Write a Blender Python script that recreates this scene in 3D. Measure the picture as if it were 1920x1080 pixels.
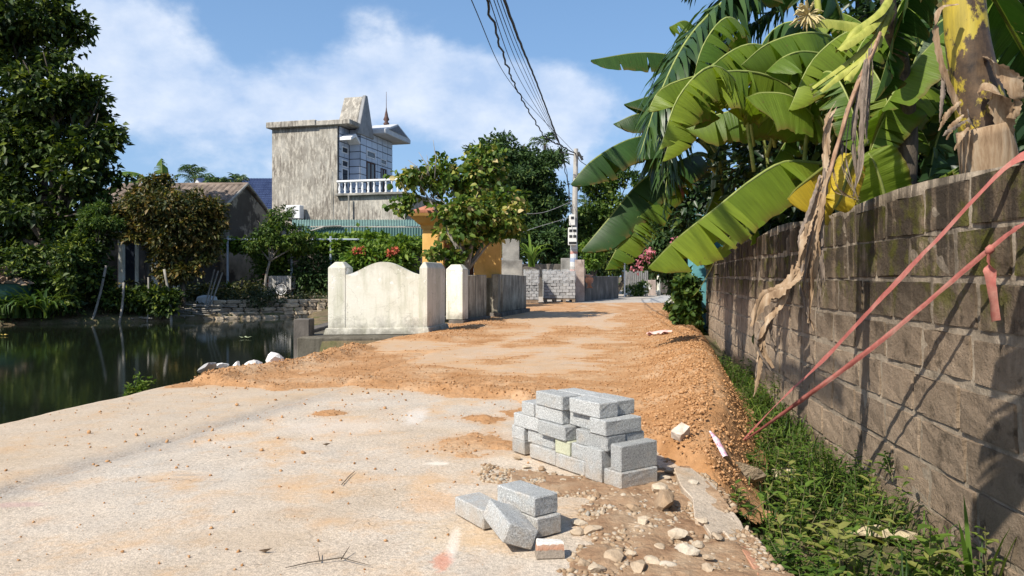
import bpy, bmesh, math, random
import numpy as np
from mathutils import Vector, Matrix, Euler
for o in list(bpy.data.objects): bpy.data.objects.remove(o)
rs = np.random.RandomState(7); random.seed(7)
sc = bpy.context.scene; COL = sc.collection
R = math.radians
# ------------------------------------------------------------------ camera
FPX, CX, HY, EYE = 1400.0, 960.0, 518.0, 1.2
cd = bpy.data.cameras.new('camera'); cam = bpy.data.objects.new('camera', cd); COL.objects.link(cam)
cam.location = (0, 0, EYE); cam.rotation_euler = (R(90), 0, 0)
cd.sensor_width = 36; cd.lens = FPX/1920*36; cd.shift_y = (HY-540)/1920
cd.clip_start = .05; cd.clip_end = 5000
sc.camera = cam
# ------------------------------------------------------------------ world, sun, exposure
SUN = Vector((-.70, -.71, .98)).normalized()
w = bpy.data.worlds.new('World'); sc.world = w; w.use_nodes = True
nt = w.node_tree; nt.nodes.clear()
def N(t, **k):
    n = nt.nodes.new('ShaderNode'+t)
    for a, b in k.items(): setattr(n, a, b)
    return n
def mth(op, a, b=None, c=None, clamp=False):
    n = N('Math', operation=op); n.use_clamp = clamp
    for i, v in enumerate((a, b, c)):
        if v is None: continue
        if isinstance(v, (int, float)): n.inputs[i].default_value = v
        else: nt.links.new(v, n.inputs[i])
    return n.outputs[0]
sky = N('TexSky'); sky.sky_type = 'NISHITA'; sky.sun_disc = False
sky.sun_elevation = math.asin(SUN.z); sky.sun_rotation = math.atan2(SUN.x, SUN.y) % (2*math.pi)
sky.air_density = 1.0; sky.dust_density = 1.2; sky.ozone_density = 1.5
tc = N('TexCoord'); sep = N('SeparateXYZ'); nt.links.new(tc.outputs['Generated'], sep.inputs[0])
az = mth('ARCTAN2', sep.outputs[0], sep.outputs[1]); el = mth('ARCSINE', sep.outputs[2])
# cumulus and veil: cloud banks given as (azimuth, elevation, half widths, weight) plus fractal noise over the whole sky
nz = N('TexNoise'); nz.noise_dimensions = '3D'; nz.inputs['Scale'].default_value = 3.2; nz.inputs['Detail'].default_value = 10; nz.inputs['Roughness'].default_value = .56; nz.inputs['Distortion'].default_value = .35
cv = N('CombineXYZ'); nt.links.new(mth('MULTIPLY', az, 1.0), cv.inputs[0]); nt.links.new(mth('MULTIPLY', el, 1.5), cv.inputs[1]); cv.inputs[2].default_value = 1.7
nt.links.new(cv.outputs[0], nz.inputs['Vector'])
nz2 = N('TexNoise'); nz2.inputs['Scale'].default_value = 9; nz2.inputs['Detail'].default_value = 10; nz2.inputs['Roughness'].default_value = .58
nt.links.new(cv.outputs[0], nz2.inputs['Vector'])
def pa(px, py):
    a = math.atan((px-CX)/FPX); return a, math.atan((HY-py)/FPX*math.cos(a))
acc = None
for px, py, rx, ry, wt in [(170, 70, 150, 120, .27), (330, 200, 150, 70, .13), (960, 190, 130, 70, .38), (700, 150, 230, 80, .24), (560, 250, 200, 80, .07), (400, 320, 130, 40, .10),
                           (1050, 215, 75, 60, .34), (885, 150, 60, 40, .34), (960, 235, 120, 45, .25), (480, 100, 130, 60, -.10), (1050, 60, 330, 75, -.22), (420, 30, 120, 60, -.12)]:
    a0, e0 = pa(px, py)
    dx = mth('DIVIDE', mth('SUBTRACT', az, a0), rx/FPX); dy = mth('DIVIDE', mth('SUBTRACT', el, e0), ry/FPX)
    g = mth('MULTIPLY', mth('POWER', 2.718, mth('MULTIPLY', mth('ADD', mth('MULTIPLY', dx, dx), mth('MULTIPLY', dy, dy)), -1)), wt)
    acc = g if acc is None else mth('ADD', acc, g)
nmix = mth('ADD', mth('MULTIPLY', nz.outputs[0], .82), mth('MULTIPLY', nz2.outputs[0], .42))
dens = mth('ADD', nmix, acc)
mr = N('MapRange'); mr.interpolation_type = 'SMOOTHSTEP'; nt.links.new(dens, mr.inputs[0]); mr.inputs[1].default_value = .62; mr.inputs[2].default_value = .84
up = mth('GREATER_THAN', el, -.02)
mask = mth('MULTIPLY', mth('MULTIPLY', mr.outputs[0], up), .84)
# low veil of tropical haze that whitens the sky towards the horizon
veil = mth('MULTIPLY', mth('POWER', 2.718, mth('MULTIPLY', mth('ABSOLUTE', el), -1.6)), .78)
hz = N('MixRGB'); nt.links.new(veil, hz.inputs[0]); nt.links.new(sky.outputs[0], hz.inputs[1]); hz.inputs[2].default_value = (4.1, 5.3, 7.3, 1)
cc = N('MixRGB'); nt.links.new(mask, cc.inputs[0]); nt.links.new(hz.outputs[0], cc.inputs[1]); ccol = N('ValToRGB'); ccol.color_ramp.elements[0].position = .34; ccol.color_ramp.elements[0].color = (.66, .74, .86, 1); ccol.color_ramp.elements[1].position = .66; ccol.color_ramp.elements[1].color = (1, 1, 1, 1); nt.links.new(nz2.outputs[0], ccol.inputs[0]); csc = N('MixRGB', blend_type='MULTIPLY'); csc.inputs[0].default_value = 1; nt.links.new(ccol.outputs[0], csc.inputs[1]); csc.inputs[2].default_value = (7.1, 7.5, 8.2, 1); nt.links.new(csc.outputs[0], cc.inputs[2])
gm = N('HueSaturation'); gm.inputs['Saturation'].default_value = 1.36; gm.inputs['Value'].default_value = 1.0; nt.links.new(cc.outputs[0], gm.inputs['Color'])
bg = N('Background'); bg.inputs[1].default_value = .091
nt.links.new(gm.outputs[0], bg.inputs[0]); wo = N('OutputWorld'); nt.links.new(bg.outputs[0], wo.inputs[0])
sd = bpy.data.lights.new('sun', 'SUN'); sd.energy = 4.4; sd.angle = R(.55); sd.color = (1, .93, .82)
so = bpy.data.objects.new('sun', sd); COL.objects.link(so); so.rotation_euler = (-SUN).to_track_quat('-Z', 'Y').to_euler(); so.location = SUN*50
sc.view_settings.view_transform = 'Standard'; sc.view_settings.look = 'None'; sc.view_settings.exposure = .55; sc.view_settings.gamma = 1
sc.view_settings.use_curve_mapping = False
sc.render.engine = 'CYCLES'; sc.cycles.use_denoising = True; sc.cycles.max_bounces = 8; sc.cycles.transparent_max_bounces = 8
sc.cycles.sample_clamp_indirect = 6
# ------------------------------------------------------------------ helpers
def at(px, py, Y): return Vector(((px-CX)*Y/FPX, Y, EYE-(py-HY)*Y/FPX))
def gp(px, py, z=0.0):
    Y = FPX*(EYE-z)/(py-HY); return Vector(((px-CX)*Y/FPX, Y, z))
def hash2(ix, iy, seed):
    h = (ix.astype(np.int64)*374761393 + iy.astype(np.int64)*668265263 + seed*144305901) & 0x7fffffff
    h = ((h ^ (h >> 13))*1274126177) & 0x7fffffff
    return ((h ^ (h >> 16)) & 0xffff)/65535.0
def vn(x, y, seed=0):
    xi, yi = np.floor(x), np.floor(y); fx, fy = x-xi, y-yi
    fx = fx*fx*(3-2*fx); fy = fy*fy*(3-2*fy)
    a, b = hash2(xi, yi, seed), hash2(xi+1, yi, seed); c, d = hash2(xi, yi+1, seed), hash2(xi+1, yi+1, seed)
    return (a*(1-fx)+b*fx)*(1-fy)+(c*(1-fx)+d*fx)*fy
def fbm(x, y, oct=4, seed=0, gain=.5):
    s, a, t = 0, 1, 0
    for i in range(oct): s = s+a*vn(x*2**i, y*2**i, seed+i*17); t += a; a *= gain
    return s/t
def sstep(x, a, b):
    t = np.clip((x-a)/(b-a), 0, 1); return t*t*(3-2*t)
def link(name, mesh, mat=None, parent=None, label=None, cat=None, group=None, kind=None):
    o = bpy.data.objects.new(name, mesh); COL.objects.link(o)
    if mat is not None and mesh is not None and hasattr(mesh, 'materials') and len(mesh.materials) == 0:
        for m in (mat if isinstance(mat, (list, tuple)) else [mat]): mesh.materials.append(m)
    if parent is not None:
        o.parent = parent; o.matrix_parent_inverse = parent.matrix_basis.inverted() if parent.parent is None else (parent.parent.matrix_basis @ parent.matrix_parent_inverse @ parent.matrix_basis).inverted()
    tag(o, label, cat, group, kind); return o
def tag(o, label=None, cat=None, group=None, kind=None):
    for k, v in (('label', label), ('category', cat), ('group', group), ('kind', kind)):
        if v: o[k] = v
    return o
def thing(name, label, cat, loc=(0, 0, 0), rz=0, group=None):
    o = bpy.data.objects.new(name, None); COL.objects.link(o); o.location = loc; o.rotation_euler = (0, 0, rz)
    o.matrix_basis = Matrix.Translation(Vector(loc)) @ Matrix.Rotation(rz, 4, 'Z'); o.empty_display_size = .1
    return tag(o, label, cat, group)
def npmesh(name, v, f, smooth=False, tint=None, extra=None):
    """v (n,3), f (m,k) arrays -> mesh"""
    v = np.asarray(v, np.float32); f = np.asarray(f, np.int32); m = bpy.data.meshes.new(name)
    m.vertices.add(len(v)); m.vertices.foreach_set('co', v.ravel())
    k = f.shape[1]; m.loops.add(f.size); m.loops.foreach_set('vertex_index', f.ravel())
    m.polygons.add(len(f)); m.polygons.foreach_set('loop_start', np.arange(0, f.size, k, dtype=np.int32))
    m.polygons.foreach_set('loop_total', np.full(len(f), k, np.int32))
    if smooth: m.polygons.foreach_set('use_smooth', np.ones(len(f), bool))
    for nm, arr in ([('tint', tint)] if tint is not None else []) + list((extra or {}).items()):
        a = m.attributes.new(nm, 'FLOAT', 'POINT'); a.data.foreach_set('value', np.asarray(arr, np.float32))
    m.update(calc_edges=True); m.validate(); return m
class MB:
    """collects boxes, tubes, prisms and sheets for ONE mesh"""
    def __init__(s): s.v = []; s.f = []
    def add(s, v, f):
        n = len(s.v); s.v += [tuple(p) for p in v]; s.f += [tuple(i+n for i in q) for q in f]; return s
    def box(s, c, d, rz=0, M=None):
        x, y, z = d[0]/2, d[1]/2, d[2]/2
        p = [Vector((a*x, b*y, e*z)) for e in (-1, 1) for a, b in ((-1, -1), (1, -1), (1, 1), (-1, 1))]
        T = M if M is not None else Matrix.Translation(Vector(c)) @ Matrix.Rotation(rz, 4, 'Z')
        return s.add([T @ q for q in p], [(3, 2, 1, 0), (4, 5, 6, 7), (0, 1, 5, 4), (1, 2, 6, 5), (2, 3, 7, 6), (3, 0, 4, 7)])
    def b2(s, lo, hi):
        return s.box([(a+b)/2 for a, b in zip(lo, hi)], [b-a for a, b in zip(lo, hi)])
    def prism(s, poly, ext):
        """polygon points (3D) extruded by a vector"""
        n = len(poly); poly = [Vector(p) for p in poly]; e = Vector(ext)
        return s.add(poly+[p+e for p in poly], [tuple(range(n-1, -1, -1)), tuple(range(n, 2*n))]+[(i, (i+1) % n, n+(i+1) % n, n+i) for i in range(n)])
    def tube(s, pts, rad, n=8, cap=True):
        pts = [Vector(p) for p in pts]; m = len(pts); rad = rad if hasattr(rad, '__len__') else [rad]*m
        vs = []; up = Vector((0, 0, 1))
        for i, p in enumerate(pts):
            t = (pts[min(i+1, m-1)]-pts[max(i-1, 0)]).normalized()
            a = t.cross(up if abs(t.z) < .95 else Vector((1, 0, 0))).normalized(); b = t.cross(a)
            vs += [p+(a*math.cos(2*math.pi*k/n)+b*math.sin(2*math.pi*k/n))*rad[i] for k in range(n)]
        fs = [(i*n+k, i*n+(k+1) % n, (i+1)*n+(k+1) % n, (i+1)*n+k) for i in range(m-1) for k in range(n)]
        if cap: fs += [tuple(range(n-1, -1, -1)), tuple((m-1)*n+k for k in range(n))]
        return s.add(vs, fs)
    def lathe(s, c, prof, n=12):
        c = Vector(c); vs = [c+Vector((r*math.cos(2*math.pi*k/n), r*math.sin(2*math.pi*k/n), z)) for r, z in prof for k in range(n)]
        m = len(prof); return s.add(vs, [(i*n+k, i*n+(k+1) % n, (i+1)*n+(k+1) % n, (i+1)*n+k) for i in range(m-1) for k in range(n)]+[tuple(range(n-1, -1, -1)), tuple((m-1)*n+k for k in range(n))])
    def mesh(s, name='mesh', smooth=False, bevel=0, jit=0):
        m = bpy.data.meshes.new(name); m.from_pydata([tuple(p) for p in s.v], [], s.f)
        if bevel or jit:
            bm = bmesh.new(); bm.from_mesh(m)
            if bevel: bmesh.ops.bevel(bm, geom=[e for e in bm.edges], offset=bevel, segments=1, affect='EDGES')
            if jit:
                for v in bm.verts: v.co += Vector((random.uniform(-1, 1), random.uniform(-1, 1), random.uniform(-1, 1)))*jit
            bm.to_mesh(m); bm.free()
        if smooth:
            for p in m.polygons: p.use_smooth = True
        m.update(); return m
    def out(s, name, mat, parent=None, smooth=False, bevel=0, jit=0, **k): return link(name, s.mesh(name, smooth, bevel, jit), mat, parent, **k)
def spline(pts, n):
    pts = [Vector(p) for p in pts]; P = [pts[0]*2-pts[1]]+pts+[pts[-1]*2-pts[-2]]; out = []
    m = len(pts)-1
    for i in range(n):
        t = i/(n-1)*m; k = min(int(t), m-1); u = t-k; a, b, c, d = P[k:k+4]
        out.append(.5*((2*b)+(c-a)*u+(2*a-5*b+4*c-d)*u*u+(3*b-a-3*c+d)*u**3))
    return out
# ------------------------------------------------------------------ materials
def srgb(r, g, b): return tuple(((c/255)/12.92 if c/255 <= .04045 else ((c/255+.055)/1.055)**2.4) for c in (r, g, b))
class Mat:
    def __init__(s, name, rough=.85, spec=.3):
        s.m = bpy.data.materials.new(name); s.m.use_nodes = True; s.t = s.m.node_tree; s.b = s.t.nodes['Principled BSDF']
        s.b.inputs['Roughness'].default_value = rough; s.b.inputs['Specular IOR Level'].default_value = spec
        s.pos = s.n('NewGeometry').outputs['Position']; s.bmp = None
    def n(s, t, **k):
        q = s.t.nodes.new('ShaderNode'+t)
        for a, b in k.items(): setattr(q, a, b)
        return q
    def l(s, a, b): s.t.links.new(a, b)
    def setv(s, inp, v):
        if isinstance(v, (int, float)): inp.default_value = v
        elif isinstance(v, tuple): inp.default_value = v if len(v) == 4 else v+(1,)
        else: s.l(v, inp)
    def math(s, op, a, b=0., clamp=False):
        q = s.n('Math', operation=op); q.use_clamp = clamp; s.setv(q.inputs[0], a); s.setv(q.inputs[1], b); return q.outputs[0]
    def vec(s, scale=(1, 1, 1), off=(0, 0, 0), src=None):
        q = s.n('Mapping'); s.l(src or s.pos, q.inputs[0]); q.inputs['Scale'].default_value = scale; q.inputs['Location'].default_value = off; return q.outputs[0]
    def noise(s, scale, detail=5, rough=.55, vec=None, dist=0):
        q = s.n('TexNoise'); q.inputs['Scale'].default_value = scale; q.inputs['Detail'].default_value = detail; q.inputs['Roughness'].default_value = rough; q.inputs['Distortion'].default_value = dist
        s.l(vec or s.pos, q.inputs['Vector']); return q.outputs[0]
    def vor(s, scale, vec=None, feat='F1'):
        q = s.n('TexVoronoi', feature=feat); q.inputs['Scale'].default_value = scale; s.l(vec or s.pos, q.inputs['Vector']); return q
    def ramp(s, fac, stops):
        q = s.n('ValToRGB'); e = q.color_ramp.elements
        while len(e) < len(stops): e.new(.5)
        for x, (p, c) in zip(e, stops): x.position = p; x.color = tuple(c)+(1,) if hasattr(c, '__len__') else (c, c, c, 1)
        s.l(fac, q.inputs[0]); return q.outputs[0]
    def mix(s, fac, a, b, mode='MIX'):
        q = s.n('MixRGB', blend_type=mode); s.setv(q.inputs[0], fac); s.setv(q.inputs[1], a); s.setv(q.inputs[2], b); return q.outputs[0]
    def val(s, col, fac, lo, hi):
        """multiply a colour by a value between lo and hi"""
        return s.mix(1., col, s.ramp(fac, [(0, lo), (1, hi)]), 'MULTIPLY')
    def rnd(s): return s.n('ObjectInfo').outputs['Random']
    def attr(s, name): return s.n('Attribute', attribute_name=name).outputs['Fac']
    def z(s): q = s.n('SeparateXYZ'); s.l(s.pos, q.inputs[0]); return q.outputs
    def color(s, c): s.setv(s.b.inputs['Base Color'], c); return s
    def bump(s, h, strength=.5, dist=.02):
        q = s.n('Bump'); q.inputs['Strength'].default_value = strength; q.inputs['Distance'].default_value = dist; s.l(h, q.inputs['Height'])
        if s.bmp is not None: s.l(s.bmp, q.inputs['Normal'])
        s.bmp = q.outputs[0]; s.l(s.bmp, s.b.inputs['Normal']); return s
def simple(name, stops, scale=6, rough=.85, bump=.3, bdist=.01, bscale=None, detail=6, spec=.3, sc3=None, rnd=0.):
    m = Mat(name, rough, spec); v = m.vec(sc3) if sc3 else None
    c = m.ramp(m.noise(scale, detail, .6, v), stops)
    if rnd: c = m.val(c, m.rnd(), 1-rnd, 1+rnd)
    m.color(c)
    if bump: m.bump(m.noise(bscale or scale*5, 4, .6, v), bump, bdist)
    return m.m
def leafmat(name, stops, trans=.3, rough=.45, spec=.4, rib=False):
    m = Mat(name, rough, spec); c = m.ramp(m.attr('tint'), stops)
    if rib:
        al, ac = m.attr('al'), m.attr('ac')
        q = m.n('CombineXYZ'); m.l(m.math('MULTIPLY', al, 95.), q.inputs[0]); m.l(m.math('MULTIPLY', ac, 1.2), q.inputs[1])
        st = m.noise(1., 3, .5, q.outputs[0]); c = m.val(c, st, .60, 1.30)
        mm = m.math('LESS_THAN', m.math('ABSOLUTE', ac), .045); c = m.mix(m.math('MULTIPLY', mm, .8), c, (.22, .26, .06))
        bl = m.noise(7., 4, .6); c = m.val(c, bl, .8, 1.15); m.bump(st, .45, .01)
        # ragged brown margins and blotches of age
        ed = m.math('MULTIPLY', m.math('POWER', m.math('ABSOLUTE', ac), 9.), m.math('GREATER_THAN', m.noise(5., 3), .46)); c = m.mix(m.math('MULTIPLY', ed, .8), c, (.16, .10, .03)); sp = m.math('MULTIPLY', m.ramp(m.noise(16., 4, .7), [(.64, 0), (.70, 1)]), m.ramp(m.noise(1.8, 3), [(.48, 0), (.6, 1)])); c = m.mix(m.math('MULTIPLY', sp, .75), c, (.15, .10, .035))
    m.color(c)
    tr = m.n('BsdfTranslucent'); m.l(m.mix(1., c, (1.25, 1.3, .55), 'MULTIPLY'), tr.inputs[0]); mx = m.n('MixShader'); mx.inputs[0].default_value = trans
    if m.bmp is not None: m.l(m.bmp, tr.inputs['Normal'])
    out = m.t.nodes['Material Output']; m.l(m.b.outputs[0], mx.inputs[1]); m.l(tr.outputs[0], mx.inputs[2]); m.l(mx.outputs[0], out.inputs[0]); return m.m
# ================================================================== SETTING: ground, road, dirt, pond
WATER = -.65
_L = np.array([(-4, -4.7), (3, -4.42), (6.18, -4.24), (8, -3.94), (9.08, -3.75), (10.06, -3.32), (11.2, -3.0), (12.3, -2.8), (14.4, -2.36), (15.3, -2.0), (16.2, -1.75), (18.9, -1.72), (25, .42), (27, .55), (29, -.4), (36, -1.4), (64, -3)])
_R = np.array([(-4, 1.0), (2.99, 1.02), (4.64, 1.12), (6, 1.62), (8, 2.15), (13.8, 3.45), (17, 4.1), (25, 5.8), (36, 9.2), (46, 15.5), (64, 30)])
def XL(Y): return np.interp(Y, _L[:, 0], _L[:, 1])
def XR(Y): return np.interp(Y, _R[:, 0], _R[:, 1])
_W = np.array([(-4, 1.95), (2.4, 2.30), (6.43, 2.72), (16.7, 4.35), (24, 5.7), (60, 20)])
def XW(Y): return np.interp(Y, _W[:, 0], _W[:, 1])
def nonuni(lo, hi, step, far, n):
    a = np.arange(lo, hi+step/2, step); t = np.linspace(0, 1, n+1)[1:]**2.5
    return a, t, far
xs = np.arange(-30, 22, .25); Ys = np.arange(-6, 62, .25); t = np.linspace(0, 1, 26)[1:]**2.5
xs = np.concatenate([(-30-770*t)[::-1], xs, 22+780*t]); Ys = np.concatenate([(-6-300*t)[::-1], Ys, 62+1500*t])
X, Y = np.meshgrid(xs, Ys)
yb = np.clip(28+(X+19.2)*.6, 26, 40)
xr = np.where(Y < 14.7, XL(Y)-.15, -4.0-(Y-15)*.27)
xr = np.where((Y >= 13.9) & (Y < 14.75), -2.3, xr)
sd_ = np.maximum(X-xr, Y-yb); sd_ = np.maximum(sd_, -60-X)
hi = .18*sstep(Y, 26, 32)*sstep(-X, 4, 8)-.07
hi = np.where(X > XR(Y)-.05, np.where(X < XW(Y)+.15, -.07-.34*sstep(X-XR(Y), 0, .35)*(1-sstep(Y, 9, 17)), np.where(Y < 24, .15, -.05)), hi)
h = np.where(sd_ > 0, hi-(.55*(1-sstep(sd_, 0, 2.2))*(Y > 24)), -1.5)
h = np.where((sd_ <= 0) & (sd_ > -.5), -.95, h)
h += (fbm(X*1.3, Y*1.3, 4, 3)-.5)*.10*np.where((np.abs(X) < 200), 1, 0)*np.where((X > XL(Y)) & (X < XR(Y)), .3, 1)
ny, nx = X.shape; idx = np.arange(nx*ny).reshape(ny, nx)
Fq = lambda I: np.stack([I[:-1, :-1], I[:-1, 1:], I[1:, 1:], I[1:, :-1]], -1).reshape(-1, 4)
gm_ = Mat('earth', .95, .15)
n1 = gm_.noise(.9, 7, .62); n2 = gm_.noise(14, 5, .6)
c = gm_.ramp(n1, [(.3, (.09, .07, .04)), (.5, (.17, .13, .08)), (.62, (.09, .095, .04)), (.75, (.22, .17, .11))])
c = gm_.val(c, n2, .55, 1.35); gm_.color(c); gm_.bump(n2, .8, .05)
link('ground', npmesh('ground', np.stack([X, Y, h], -1).reshape(-1, 3), Fq(idx), True), gm_.m, kind='structure')
def terrain_z(x, y):
    i = int(np.clip(np.searchsorted(xs, x), 1, nx-1)); j = int(np.clip(np.searchsorted(Ys, y), 1, ny-1)); return float(h[j-1:j+1, i-1:i+1].mean())
# --- water
yw = np.arange(-6, 42.1, .5); mb = MB(); mb.add([(-62, -6, WATER), (-1.5, -6, WATER), (-1.5, 44, WATER), (-62, 44, WATER)], [(0, 1, 2, 3)])
wm = Mat('pond_water', .06, .5); wm.color((.010, .014, .008)); wm.bump(wm.noise(3.0, 4, .55, wm.vec((.7, 1.6, 1))), .035, .03)
wm.bump(wm.noise(11, 2, .5, wm.vec((.6, 1.5, 1))), .02, .012)
mb.out('pond_water', wm.m, kind='structure')
# --- concrete road (two pours: the old shoulder by the pond lies a little lower)
Yr = np.concatenate([np.arange(-4, 10, .07), np.arange(10, 20, .15), np.arange(20, 64.1, .5)]); T = np.linspace(0, 1, 150)
YY, TT = np.meshgrid(Yr, T, indexing='ij')
wl = np.where(YY < 14, .10*(fbm(YY*2.2, YY*0+1, 4, 5)-.5), 0); wr = np.where(YY < 6, .22*(fbm(YY*2.6, YY*0+9, 4, 8)-.5), .1*(fbm(YY*2, YY*0, 3, 2)-.5))
XX = (XL(YY)+wl)*(1-TT)+(XR(YY)+wr)*TT
def joint(Y): return np.interp(Y, [-4, 3.2, 4.23, 5.56, 6.8, 8.5, 14], [-4.2, -3.2, -2.88, -2.5, -2.2, -1.85, -1.0])
def road_z(x, y):
    jd = x-(joint(y)+.05*(fbm(y*3, x*0, 3, 4)-.5))
    z = (fbm(x*.6, y*.6, 3, 21)-.5)*.03-.028*(1-sstep(jd, -.06, .03))*(y < 12)
    z = z-.02*np.exp(-(jd/.09)**2)*(y < 12)
    return z-.05*sstep(x-XR(y), -.5, .0)*(y < 5.5)*fbm(x*3, y*3, 3, 31)
ZZ = road_z(XX, YY)
# downturned edges
V = np.stack([XX, YY, ZZ], -1); lf = V[:, :1].copy(); lf[..., 2] = -1.3; lf[..., 0] += .1; rt = V[:, -1:].copy(); rt[..., 2] = -.45; rt[..., 0] -= .06
V = np.concatenate([lf, V, rt], 1); ny_, nx_ = V.shape[:2]; I = np.arange(ny_*nx_).reshape(ny_, nx_)
rm = Mat('worn_concrete', .9, .25); xy = rm.z()
n1 = rm.noise(.55, 6, .6); n2 = rm.noise(3.2, 7, .65); n3 = rm.noise(45, 5, .7); n4 = rm.noise(160, 2, .6)
c = rm.ramp(n1, [(.32, (.48, .375, .265)), (.5, (.54, .455, .36)), (.66, (.51, .455, .385))])
c = rm.val(c, n2, .72, 1.2); c = rm.mix(1., c, rm.ramp(n3, [(.34, .74), (.5, 1.), (.66, 1.16)]), 'MULTIPLY'); c = rm.mix(1., c, rm.ramp(n4, [(.34, .72), (.5, 1.), (.66, 1.2)]), 'MULTIPLY')
st = rm.ramp(rm.noise(1.7, 7, .7, rm.vec((1, 1, 1), (5, 3, 0))), [(.50, 0), (.66, 1)]); c = rm.mix(rm.math('MULTIPLY', st, .6), c, (.56, .34, .16))
dk = rm.ramp(rm.noise(2.6, 8, .72, rm.vec((1.6, .7, 1), (1, 8, 0))), [(.60, 0), (.72, 1)]); c = rm.mix(rm.math('MULTIPLY', dk, .4), c, (.30, .25, .19))
pit = rm.ramp(rm.vor(38).outputs['Distance'], [(.02, 1), (.13, 0)]); c = rm.mix(rm.math('MULTIPLY', rm.math('MULTIPLY', pit, rm.ramp(rm.noise(9, 3), [(.5, 0), (.6, 1)])), .6), c, (.22, .17, .12))
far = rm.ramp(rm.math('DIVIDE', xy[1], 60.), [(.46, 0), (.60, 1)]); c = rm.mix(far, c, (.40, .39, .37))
def spot(m, c, px, py, rx, ry, col, amt):
    p = gp(px, py); wob = m.math('MULTIPLY', m.math('SUBTRACT', m.noise(22, 4, .7), .5), 1.5)
    dx = m.math('DIVIDE', m.math('SUBTRACT', xy[0], p.x), rx); dy = m.math('DIVIDE', m.math('SUBTRACT', xy[1], p.y), ry)
    d = m.math('ADD', m.math('SQRT', m.math('ADD', m.math('MULTIPLY', dx, dx), m.math('MULTIPLY', dy, dy))), wob)
    return m.mix(m.math('MULTIPLY', m.ramp(d, [(.45, 1), (.95, 0)]), amt), c, col)
for a in [(820, 868, .10, .06, (.74, .68, .58), .7), (851, 1015, .035, .28, (.76, .73, .67), .55), (830, 1050, .055, .13, (.60, .17, .08), .5), (815, 940, .2, .25, (.60, .33, .14), .35),
          (1560/2, 780, .12, .5, (.72, .70, .66), .45), (30, 945, .20, .06, (.45, .30, .27), .6), (470, 1010, .5, .2, (.42, .31, .2), .35), (350, 890, .12, .035, (.33, .29, .25), .5), (325, 898, .16, .03, (.36, .31, .26), .4),
          (640, 800, .6, .4, (.64, .56, .48), .35), (870, 1000, .3, .3, (.66, .46, .24), .25)]: c = spot(rm, c, *a)
sh_ = rm.ramp(rm.math('ADD', rm.math('SUBTRACT', xy[0], rm.math('ADD', rm.math('MULTIPLY', xy[1], .285), -4.1)), rm.math('MULTIPLY', rm.math('SUBTRACT', rm.noise(2.5, 5), .5), .6)), [(.0, 1), (.12, 0)]); c = rm.mix(rm.math('MULTIPLY', sh_, .42), c, (.44, .335, .225))
# grey aggregate bared along the joint between the two pours
jx = rm.math('ADD', rm.math('MULTIPLY', xy[1], .285), -4.1); jd = rm.math('ABSOLUTE', rm.math('ADD', rm.math('SUBTRACT', xy[0], jx), rm.math('MULTIPLY', rm.math('SUBTRACT', rm.noise(3, 4), .5), .5)))
jm = rm.math('MULTIPLY', rm.ramp(jd, [(.03, 1), (.30, 0)]), rm.ramp(rm.math('DIVIDE', xy[1], 10.), [(.28, 0), (.40, 1), (.70, 1), (.82, 0)])); agg = rm.ramp(rm.vor(95).outputs['Color'], [(.2, (.20, .18, .16)), (.8, (.42, .38, .33))])
c = rm.mix(rm.math('MULTIPLY', jm, .8), c, agg)
dst_ = rm.math('MULTIPLY', rm.attr('dust'), rm.ramp(rm.noise(5, 6, .7), [(.25, .35), (.6, 1)])); c = rm.mix(dst_, c, (.50, .29, .14)); ck = rm.n('TexVoronoi', feature='DISTANCE_TO_EDGE'); ck.inputs['Scale'].default_value = .75; wv = rm.n('VectorMath', operation='ADD'); rm.l(rm.pos, wv.inputs[0]); nv = rm.n('TexNoise'); nv.inputs['Scale'].default_value = 2.5; nv.inputs['Detail'].default_value = 7; rm.l(rm.pos, nv.inputs['Vector']); rm.l(nv.outputs['Color'], wv.inputs[1]); rm.l(wv.outputs[0], ck.inputs['Vector']); crk = rm.math('MULTIPLY', rm.ramp(ck.outputs['Distance'], [(.0, 1), (.012, 0)]), rm.ramp(rm.noise(.9, 4, .6, rm.vec((1, 1, 1), (2, 6, 0))), [(.52, 0), (.62, .4)])); c = rm.mix(crk, c, (.17, .13, .095)); rm.color(c); rm.bump(rm.math('MULTIPLY', crk, -1.), .5, .02); rm.bump(n3, .55, .012); rm.bump(n4, .4, .005); rm.bump(n2, .5, .03)
# --- orange laterite fill spread over the road
def front(x): return np.interp(x, [-4.2, -3.6, -2.8, -2, -1.5, -.5, 0, .5, .8, 1.0, 1.3, 2], [9.0, 8.35, 8.15, 8.2, 8.0, 7.45, 7.15, 6.5, 5.6, 4.95, 4.5, 4.3])
def heap(Y): return np.interp(Y, [4, 5, 6, 8, 12, 16, 25, 36], [1.25, 1.36, 1.66, 2.12, 2.95, 3.75, 5.4, 8.6])
PATCH = [(830, 668, .55, .85), (1045, 686, .42, .75), (905, 660, .5, .5), (735, 652, 1.0, .7), (1000, 655, .7, .35), (1120, 640, .8, .6), (930, 620, 1.2, .8), (690, 741, .45, .12), (870, 686, .28, .25), (1010, 600, 1.5, 1.8), (1040, 590, 1.5, 3.0), (780, 641, .6, .4), (610, 735, .6, .12), (960, 690, .4, .25), (1130, 607, 1.2, 1.2), (1080, 660, .4, .5)]
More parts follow.
